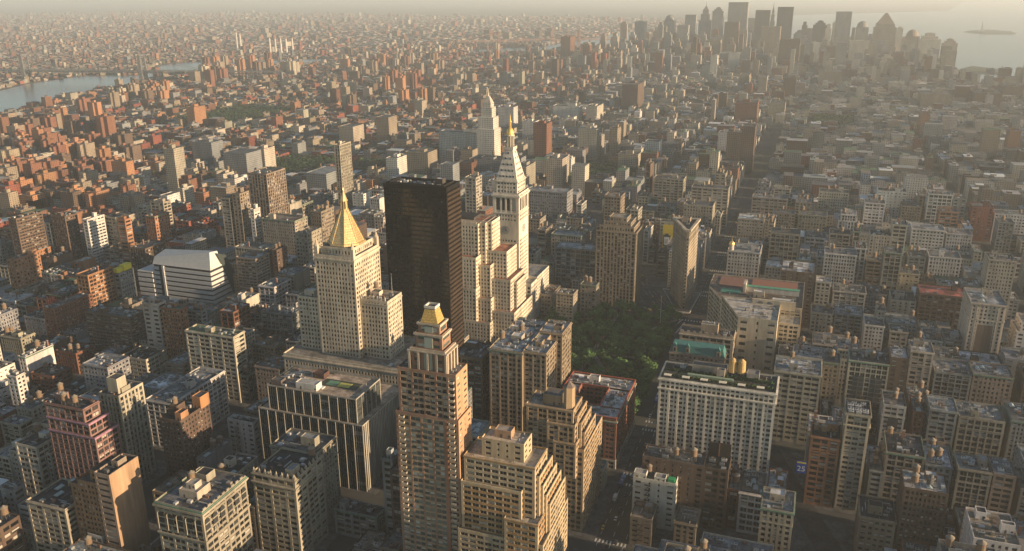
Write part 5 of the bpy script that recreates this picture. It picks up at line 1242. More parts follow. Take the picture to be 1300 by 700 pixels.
nearest behind and right of the tall white gridded block|67|78|968|997|56.2|pier|white|tar|436|f
second behind the red-roofed brown block|140|151|971|997|24.6|grd|brown|grey|62|f
third behind the dark left-edge tower|-1184|-1169|1017|1043|24.6|grd|brown|tar|26|f
nearest behind and right of the dark left-edge tower|-1146|-1128|1017|1042|22.0|brk|red|grey|53|f
fifth behind the white banded slab|-1154|-1128|1053|1077|14.2|grd|tan|grey|14|f
fourth behind the white banded slab|-1054|-1039|1017|1042|21.7|brk|white|tar|51|f
fifth behind and right of the sunlit rust slab|-913|-899|1017|1045|31.9|brk|white|grey|533|f
sixth behind the white banded slab|-1061|-1047|1051|1077|32.3|pun|grey|grey|113|f
third behind and right of the white banded slab|-1016|-993|1053|1077|28.4|grd|buff|tan|312|f
seventh left of the ribbed tan tower|-909|-899|1052|1077|36.0|pun|cream|grey|214|f
second left of the ribbed tan tower|-817|-806|1017|1045|28.8|pun|grey|grey|132|f
nearest in front-right of the ribbed tan tower|-699|-683|1017|1047|35.7|grd|cream|grey|251|f
nearest left of the ribbed tan tower|-848|-818|1052|1077|42.0|pun|tan|white|536|f
nearest behind and right of the stepped buff block|-703|-683|1048|1077|28.4|grd|buff|silver|332|f
second in front of the tall tan tower|-571|-548|1017|1043|32.5|pun|grey|tan|451|f
second behind and left of the black glass tower|-548|-534|1017|1046|28.9|pun|cream|tar|335|f
fifth in front-right of the tall tan tower|-571|-556|1049|1077|46.3|pier|white|silver|645|f
nearest behind and right of the white clock tower|-342|-319|1051|1077|35.2|pun|buff|tar|423|f
second right of the white clock tower|-319|-281|1053|1077|24.5|grd|grey|grey|51|f
nearest behind and left of the brown ribbed slab|-266|-250|1053|1077|24.7|pun|grey|silver|23|f
nearest left of the yellow billboard wall|-174|-167|1017|1045|42.7|pier|white|white|236|f
nearest in front-left of the yellow billboard wall|-167|-159|1017|1046|18.3|pun|grey|tar|22|f
nearest behind and right of the wedge-shaped tower|-117|-98|1017|1047|38.7|pun|cream|tan|312|f
nearest behind and left of the yellow billboard wall|-182|-152|1051|1077|43.0|pun|brown|tar|331|f
nearest behind and right of the gold cupola building|-62|-32|1017|1043|35.1|grd|cream|white|625|f
second left of the white long shed|83|105|1017|1042|59.6|pun|cream|tar|235|f
nearest left of the white long shed|105|120|1017|1041|73.5|pun|cream|grey|654|f
third in front-right of the white long shed|185|204|1017|1042|25.3|brk|white|white|341|f
second behind and right of the gold cupola building|-39|-24|1050|1077|28.3|pun|tan|tan|326|f
second behind and left of the tall white gridded block|14|37|1047|1077|42.7|pun|white|grey|432|f
second behind the tall white gridded block|67|75|1052|1077|52.9|grd|cream|tar|235|f
second in front-right of the white long shed|166|196|1049|1077|32.0|pun|cream|tar|163|f
second behind and right of the tall ornate cream building|249|272|1048|1077|49.5|pun|cream|white|426|f
fifth behind the dark left-edge tower|-1325|-1314|1098|1125|25.3|grd|tan|tar|335|f
fourth behind the dark left-edge tower|-1268|-1245|1098|1122|25.3|pun|white|tan|126|f
seventh behind the white banded slab|-1173|-1150|1098|1126|14.1|pun|brown|silver|14|f
eighth behind the white banded slab|-1169|-1154|1131|1158|21.7|pun|tan|grey|64|f
fourth behind and right of the white banded slab|-1046|-1031|1098|1128|31.9|pun|white|grey|136|f
sixth left of the ribbed tan tower|-944|-921|1098|1122|38.9|pun|redbrown|tar|156|f
third left of the ribbed tan tower|-921|-899|1098|1124|18.3|grd|orange|silver|41|f
nearest right of the ribbed tan tower|-745|-730|1098|1124|25.4|pun|orange|tan|354|f
nearest in front of the tall tan tower|-699|-683|1131|1158|25.0|brk|grey|grey|263|f
fourth in front-right of the tall tan tower|-628|-609|1098|1123|38.6|brk|white|silver|345|f
nearest behind and left of the white clock tower|-445|-423|1128|1158|42.0|grd|brown|white|363|f
fourth right of the white clock tower|-296|-274|1098|1126|28.8|pun|buff|tar|634|f
third behind and left of the yellow billboard wall|-208|-197|1098|1123|46.5|grd|cream|tan|133|f
nearest right of the yellow billboard wall|-113|-98|1098|1125|25.0|pun|grey|tar|32|f
second behind and left of the yellow billboard wall|-220|-182|1128|1158|39.2|grd|buff|grey|623|f
nearest behind the yellow billboard wall|-182|-152|1133|1158|46.1|grd|grey|grey|342|f
third behind and right of the gold cupola building|-31|-24|1098|1128|42.4|brk|cream|tar|422|f
nearest in front of the red avenue tower|204|213|1098|1128|28.6|pun|cream|white|613|f
second behind the gold cupola building|-62|-24|1129|1158|39.3|brk|white|tar|216|f
third behind the tall white gridded block|52|75|1129|1158|53.4|pier|white|white|211|f
fourth in front-right of the red avenue tower|249|287|1098|1123|18.5|grd|white|tar|56|f
sixth behind the dark left-edge tower|-1376|-1355|1178|1206|32.2|pun|orange|silver|433|f
seventh behind the dark left-edge tower|-1365|-1355|1212|1238|35.6|pun|cream|grey|423|f
tenth behind the white banded slab|-1310|-1280|1178|1205|25.4|pun|orange|silver|512|f
ninth behind the white banded slab|-1158|-1128|1178|1207|21.2|brk|red|tar|11|f
fifth behind and right of the white banded slab|-1139|-1128|1214|1238|21.5|pun|cream|white|32|f
fifth left of the ribbed tan tower|-1001|-978|1178|1209|31.9|pun|buff|grey|321|f
fourth left of the ribbed tan tower|-978|-967|1178|1205|28.9|pun|brown|grey|241|f
second behind and left of the ribbed tan tower|-936|-921|1178|1207|31.9|pun|cream|tar|213|f
nearest behind and left of the ribbed tan tower|-921|-899|1178|1206|25.0|pun|white|grey|153|f
second right of the ribbed tan tower|-779|-772|1178|1207|24.6|grd|grey|silver|26|f
nearest in front-right of the tall tan tower|-699|-683|1210|1238|25.3|grd|buff|silver|122|f
third in front-right of the tall tan tower|-647|-617|1178|1206|25.3|pun|cream|tan|213|f
third in front-right of the white columned hall|-445|-423|1178|1205|53.2|brk|white|silver|336|f
third behind and right of the white clock tower|-304|-296|1178|1206|28.4|grd|white|tar|421|f
second behind the yellow billboard wall|-159|-144|1178|1206|42.3|pun|tan|silver|463|f
second behind and right of the yellow billboard wall|-106|-98|1178|1207|28.3|pun|cream|silver|531|f
fourth behind and left of the yellow billboard wall|-220|-205|1211|1238|39.3|pun|buff|grey|132|f
fourth behind the tall white gridded block|22|52|1208|1238|32.1|pun|cream|grey|261|f
third in front-right of the red avenue tower|268|287|1178|1203|24.8|pun|cream|silver|42|f
second in front-right of the red avenue tower|249|287|1208|1238|17.7|grd|buff|tar|32|f
eighth behind the dark left-edge tower|-1475|-1452|1259|1283|32.2|grd|grey|grey|221|f
fifteenth behind the white banded slab|-1372|-1355|1259|1289|45.6|grd|orange|silver|452|f
fourteenth behind the white banded slab|-1391|-1355|1294|1319|24.7|grd|cream|grey|42|f
eleventh behind the white banded slab|-1325|-1295|1259|1285|17.6|grd|brown|tar|33|f
thirteenth behind the white banded slab|-1256|-1234|1259|1289|32.3|pun|cream|grey|361|f
twelfth behind the white banded slab|-1234|-1211|1259|1287|21.8|pun|tan|tar|23|f
sixth behind and right of the white banded slab|-1165|-1135|1259|1284|25.3|brk|orange|grey|432|f
fourth behind and left of the ribbed tan tower|-1054|-1043|1259|1286|28.7|grd|cream|tar|313|f
second in front-right of the tall tan tower|-703|-683|1259|1286|21.4|pun|orange|silver|62|f
nearest in front-left of the white columned hall|-556|-534|1259|1286|56.1|grd|grey|silver|433|f
second in front-right of the white columned hall|-506|-476|1290|1319|35.5|brk|cream|white|632|f
sixth behind and left of the yellow billboard wall|-311|-296|1294|1319|21.3|pun|tan|silver|21|f
fourth behind the yellow billboard wall|-220|-213|1259|1288|77.3|pun|brown|grey|125|f
nearest in front-left of the brown wall tower|-121|-106|1289|1319|63.5|brk|buff|tan|112|f
second in front of the brown wall tower|-106|-98|1294|1319|56.7|brk|grey|tar|324|f
second in front-right of the brown wall tower|-1|21|1259|1285|42.7|pun|grey|tar|526|f
nearest behind the white long shed|166|196|1259|1283|60.1|grd|white|grey|136|f
nearest behind and left of the red avenue tower|197|213|1259|1285|56.3|brk|grey|grey|561|f
nearest in front of the brown wall tower|-62|-39|1290|1319|52.6|pun|grey|grey|141|f
nearest in front-right of the brown wall tower|-39|-9|1293|1319|45.7|pun|cream|grey|141|f
second behind and left of the white long shed|105|143|1294|1319|52.7|brk|white|tar|221|f
second behind the white long shed|159|173|1293|1319|49.7|pier|tan|silver|321|f
nearest right of the red avenue tower|249|287|1259|1284|39.5|pun|white|grey|524|f"""
INFO = {}
for row in ROWS.strip().split('\n'):
    row = row.split('|'); r_, inf = simple_building(row)
    if row[-1] != 'f': INFO[row[-1]] = (r_, *inf)
# extra pieces that single out some of them
def extras():
    r, x0, x1, y0, y1, z, wc, rc, rg = INFO['S']
    bulkhead(r, x1-11, x1-2.5, y0+3, y0+11, z-1.1, z+10, shade(wc, 1.08), (.1, .1, .1), rg)
    r, x0, x1, y0, y1, z, wc, rc, rg = INFO['T']
    F = Facades(rg)
    for d, zz in ((3.5, z-9), (7, z-18)):
        F.tier(x0+1, x1+d, y0-.4-d*.1, y1+d*.7, 0, zz, 'grd', wc, 'NW', cw=1); cornice(r, x0+1, x1+d, y0-.4-d*.1, y1+d*.7, zz-1, zz-.3, .5, (.36, .2, .28))
        roof_poly(r, [(x0+1.4, x1+d-.4, y0, y1+d*.7-.4, zz-1)], (.1, .09, .09))
    finish(r, F)
    r, x0, x1, y0, y1, z, wc, rc, rg = INFO['R2']
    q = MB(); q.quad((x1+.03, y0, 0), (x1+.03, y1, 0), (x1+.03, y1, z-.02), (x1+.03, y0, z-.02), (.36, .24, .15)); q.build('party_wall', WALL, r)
    for a, b, c, d, h in ((x0-16, x0, y0+2, y1, z-9), (x0-9, x0, y0+5, y1, z-3), (x0-24, x0-16.2, y0+4, y1, z-14)):
        F = Facades(rg); F.tier(a, b-.1, c, d, 0, h, 'pun', (.27, .16, .09), 'NW'); finish(r, F); roof_poly(r, [(a+.4, b-.5, c+.4, d-.4, h-1)], (.06, .06, .06))
    r, x0, x1, y0, y1, z, wc, rc, rg = INFO['R3']
    for a, b, c, d, h in ((x0+2, x1-1.5, y1-12, y1-2, z+6), (x1-.1, x1+3.5, y0+6, y1-3, z-7)):
        F = Facades(rg); F.tier(a, b, c, d, 0 if h < z else z-2, h, 'pun', wc, 'NW'); finish(r, F); roof_poly(r, [(a+.4, b-.4, c+.4, d-.4, h-1)], rc)
    r, x0, x1, y0, y1, z, wc, rc, rg = INFO['U']
    for a, b, c, d, h, k in ((x1-5, x1-.3, y0+2, y0+9, z+4, (.36, .19, .10)), (x1-6, x1+.6, y1-9, y1, z+7, (.38, .19, .09)), (x0+2, x0+8, y0+8, y0+16, z+5, wc)):
        bulkhead(r, a, b, c, d, z-1.1, h, k, (.08, .08, .08), rg)
    r, x0, x1, y0, y1, z, wc, rc, rg = INFO['Q']
    # arched top arcade: dark arches between piers on north and west, then a heavy cornice with blocks
    for side in 'NW':
        L = (x1-x0) if side == 'N' else (y1-y0); n = 5 if side == 'N' else 6; bw = L/n
        for i in range(n):
            q = MB(); a = (i+.5)*bw; w = bw*.31; pts = [(-w, 0)]+[(-w*math.cos(k*math.pi/10), 9+w*math.sin(k*math.pi/10)) for k in range(11)]+[(w, 0)]
            P = (lambda s, v, o: (x0+a+s, y0-o, z-17+v)) if side == 'N' else (lambda s, v, o: (x1+o, y0+a+s, z-17+v))
            for (u0, v0), (u1, v1) in zip(pts, pts[1:]):
                q.quad(P(0, 4, .06), P(u0, v0, .06), P(u1, v1, .06), P(0, 4, .06), (.025, .028, .03))
                q.quad(P(u0, v0, .05), P(u1, v1, .05), P(u1*1.16, v1+(.5 if v1 > 1 else 0), .45), P(u0*1.16, v0+(.5 if v0 > 1 else 0), .45), shade(wc, 1.15))
            for v in (3.5, 7.5): q.quad(P(-w, v, .1), P(w, v, .1), P(w, v+.7, .1), P(-w, v+.7, .1), wc)
            q.build('arched_window', MATTE, r)
    cornice(r, x0, x1, y0, y1, z-2.6, z-1.5, 1.0, shade(wc, 1.1)); cornice(r, x0, x1, y0, y1, z-19.6, z-18.8, .7, shade(wc, 1.1))
    q = MB()
    for i in range(9): q.box(x1-.6, x1+.1, y0+1+i*(y1-y0-2)/9, y0+3.2+i*(y1-y0-2)/9, z, z+1.0, wc)
    q.build('parapet_block', WALL, r); bulkhead(r, x0+9, x0+21, y0+9, y0+20, z-1.1, z+3.5, (.4, .35, .28), (.38, .35, .3), rg); bulkhead(r, x0+12, x0+18, y0+11.5, y0+17, z+3.5, z+6.5, (.45, .4, .33), (.45, .42, .36), rg)
    r, x0, x1, y0, y1, z, wc, rc, rg = INFO['P']
    for i in range(15):
        x, y = (x0+1+i*(x1-x0-2)/7, y0+.6) if i < 8 else (x1-.6, y0+1+(i-8)*(y1-y0-2)/7)
        q = MB(); q.box(x-.7, x+.7, y-.5, y+.5, z, z+1.5, wc); q.cyl(x, y, z+1.5, z+3.2, .7, .06, wc, 6, False); q.build('pinnacle', WALL, r)
    cornice(r, x0, x1, y0, y1, z-6.5, z-5.7, .9, shade(wc, 1.1))
    r, x0, x1, y0, y1, z, wc, rc, rg = INFO['m6']
    q = MB(); q.cyl(x0+3.5, y0+3.5, z, z+6, 2.6, 2.5, (.55, .5, .42), 10); q.build('turret', WALL, r)
    q = MB()
    for i in range(5):
        a0, a1 = i/5*1.57, (i+1)/5*1.57; q.cyl(x0+3.5, y0+3.5, z+6+4.2*math.sin(a0), z+6+4.2*math.sin(a1), 3.1*math.cos(a0), 3.1*math.cos(a1)+.02, (.8, .55, .2), 12, False)
    q.cyl(x0+3.5, y0+3.5, z+10.1, z+15, .25, .04, (.7, .5, .2), 6); q.build('gold_cupola', GOLD, r)
    r, x0, x1, y0, y1, z, wc, rc, rg = INFO['teal']
    q = MB(); q.frustum((x0+.2, x1-.2, y0+.2, y1-.2), z, (x0+1.8, x1-1.8, y0+2, y1-2), z+6, (.045, .17, .155)); q.build('mansard_roof', MATTE, r)
    for x in (x0+4, x0+14, x1-5):
        q = MB(); q.box(x-1.6, x+1.6, y0+.1, y0+3, z+.3, z+5, (.33, .27, .2)); q.frustum((x-1.8, x+1.8, y0, y0+3.2), z+5, (x-.1, x+.1, y0+.2, y0+3), z+8, (.045, .15, .14)); q.box(x-.7, x+.7, y0+.04, y0+.1, z+1, z+4, (.03, .03, .035), 'NEWT'); q.build('dormer', WALL, r)
    r, x0, x1, y0, y1, z, wc, rc, rg = INFO['AB']
    F = Facades(rg)
    for i, h in ((3, 5), (7, 9), (12, 13)): F.tier(x0+i, x1-i, y0+i*.7, y1-i*.7, z-1.2, z+h, 'pun', shade(wc, 1.1), 'NW', top=1); roof_poly(r, [(x0+i+.4, x1-i-.4, y0+i*.7+.4, y1-i*.7-.4, z+h-.9)], (.28, .25, .2))
    finish(r, F)
    r, x0, x1, y0, y1, z, wc, rc, rg = INFO['r10']
    for x in (x0+.5, x1-1.6):
        q = MB(); q.box(x, x+1.1, y0-.5, y0+.02, 2, z-1, (.5, .44, .33), 'NEWTB'); q.build('corner_pilaster', WALL, r)
    for i in range(5): put(ACS[1], 'air_unit', (x0+3+(i % 3)*4.3, y0+5+(i//3)*6, z-1.1), r, 0, (1.25, 1.6, 1.3))
    cornice(r, x0, x1, y0, y1, z-8.5, z-7.8, .7, (.5, .44, .33))
    r, x0, x1, y0, y1, z, wc, rc, rg = INFO['r8']
    q = MB(); q.box(x0+7.5, x1-7.5, y0-.02, y0+.35, 4, z-19, (.17, .12, .09), 'N'); q.build('recess_panel', WALL, r)
    for x in (x0+1, x0+5, x1-6.2, x1-2.2):
        q = MB(); q.box(x, x+1.2, y0-.5, y0+.02, 2, z-3, shade(wc, 1.1), 'NEWTB'); q.build('pilaster', WALL, r)
    cornice(r, x0, x1, y0, y1, z-15, z-14.2, .5, shade(wc, 1.1))
    r, x0, x1, y0, y1, z, wc, rc, rg = INFO['r3']
    for a, b in ((x0+4, x0+12), (x1-12, x1-4)):
        q = MB(); q.box(a, b, y0-.04, y0+.3, 3, z-12, (.035, .045, .05), 'NTB')
        for i in range(12): q.box(a, b, y0-.12, y0-.05, 6+i*3.6, 6.8+i*3.6, (.10, .11, .11), 'NTB')
        q.box((a+b)/2-.2, (a+b)/2+.2, y0-.2, y0-.05, 3, z-12, (.12, .13, .13), 'NEW'); q.build('bay_window', MATTE, r)
    r, x0, x1, y0, y1, z, wc, rc, rg = INFO['r12']
    q = MB(); q.box(x0+4, x1-4, y0-.04, y0+.3, 3, z-10, (.035, .04, .045), 'NTB'); q.build('bay_window', MATTE, r)
    r, x0, x1, y0, y1, z, wc, rc, rg = INFO['r15']
    q = MB(); q.cyl(x1-9, y0+8, z-1, z+3.5, 1.8, 1.6, (.1, .1, .1), 8); q.cyl(x1-9, y0+8, z+3.5, z+4.1, 2.6, 2.4, (.12, .12, .12), 8); q.cyl(x1-9, y0+8, z+4.1, z+6, 1.6, 1.1, (.1, .1, .1), 8); q.build('tank_house', MATTE, r)
    r, x0, x1, y0, y1, z, wc, rc, rg = INFO['AG1']
    for a, b, h in ((x0+.2, x0+8, 2.5), (x0+13, x0+20, 1.6)): bulkhead(r, a, b, y0+.3, y0+6, z-1.1, z+h, wc, (.3, .3, .3), rg)
    q = MB(); q.box(x1-5, x1-1, y0+1, y0+5, z-1, z+1.6, (.03, .30, .12)); q.build('green_shelter', MATTE, r)
    r, x0, x1, y0, y1, z, wc, rc, rg = INFO['AG3']
    q = MB(); q.box(x0+.5, x1-.5, y1-2.5, y1-1.5, z, z+9, (.05, .045, .04), 'NSEWT'); q.bar((x0+7, y1-2.7, z), (x0+7, y1-2.7, z+9), .6, (.3, .15, .09)); q.build('roof_screen', METAL, r)
    r, x0, x1, y0, y1, z, wc, rc, rg = INFO['l16']
    for a, b, c, d, h in ((x0, x0+5, y0, y0+8, 4), (x0+1, x1, y1-12, y1-2, 6)): q = MB(); q.box(a, b, c, d, z-1, z+h, (.62, .53, .05)); q.build('yellow_penthouse', MATTE, r)
    # painted advert and sign, flat things fixed to walls
    r, x0, x1, y0, y1, z, wc, rc, rg = INFO['AIad']
    o = thing('billboard', 'tall yellow billboard with dark-framed white panel on a tan wall by the wedge tower', 'billboard', (x0+9, y0, z-20)); ya = y0-.5
    q = MB(); q.box(x0+4, x0+17, ya, ya+.3, z-34, z-4, (.62, .45, .03), 'NSEWTB'); q.build('panel', MATTE, o)
    q = MB(); q.box(x0+5, x0+13.5, ya-.12, ya-.01, z-31, z-17, (.03, .045, .06), 'NEWTB'); q.box(x0+6, x0+12.5, ya-.2, ya-.13, z-29.4, z-19.6, (.65, .67, .66), 'NEWTB'); q.box(x0+7.3, x0+11.2, ya-.2, ya-.13, z-17, z-15, (.03, .045, .06), 'NEWTB'); q.box(x0+7.6, x0+10.9, ya-.28, ya-.21, z-28, z-22, (.42, .42, .38), 'NEWTB'); q.build('picture', MATTE, o)
    r, x0, x1, y0, y1, z, wc, rc, rg = INFO['r11']
    o = thing('sign', 'blue sign with yellow top bar and pale number on a wall at lower right', 'sign', (x0-3.6, y0-.6, z-22))
    q = MB(); q.box(x0-7, x0-.6, y0-.6, y0-.2, z-28, z-19.4, (.02, .07, .35), 'NSEWTB'); q.box(x0-6.6, x0-1, y0-.7, y0-.61, z-20.8, z-19.8, (.65, .55, .05), 'NEWTB'); q.build('panel', MATTE, o)
    fc = bpy.data.curves.new('number', 'FONT'); fc.body = '25'; fc.size = 5.2; fc.extrude = .05; fc.align_x = 'CENTER'; tmp = bpy.data.objects.new('number', fc); COL.objects.link(tmp)
    bpy.context.view_layer.update(); me = bpy.data.meshes.new_from_object(tmp.evaluated_get(bpy.context.evaluated_depsgraph_get())); bpy.data.objects.remove(tmp)
    mm = bpy.data.materials.new('sign_white'); mm.use_nodes = True; mm.node_tree.nodes['Principled BSDF'].inputs[0].default_value = (.6, .68, .62, 1); me.materials.clear(); me.materials.append(mm)
    fo = bpy.data.objects.new('number', me); COL.objects.link(fo); fo.rotation_euler = (R(90), 0, 0); fo.parent = o; fo.location = np.array((x0-3.8, y0-.72, z-26.4))-root_off(o)
extras()
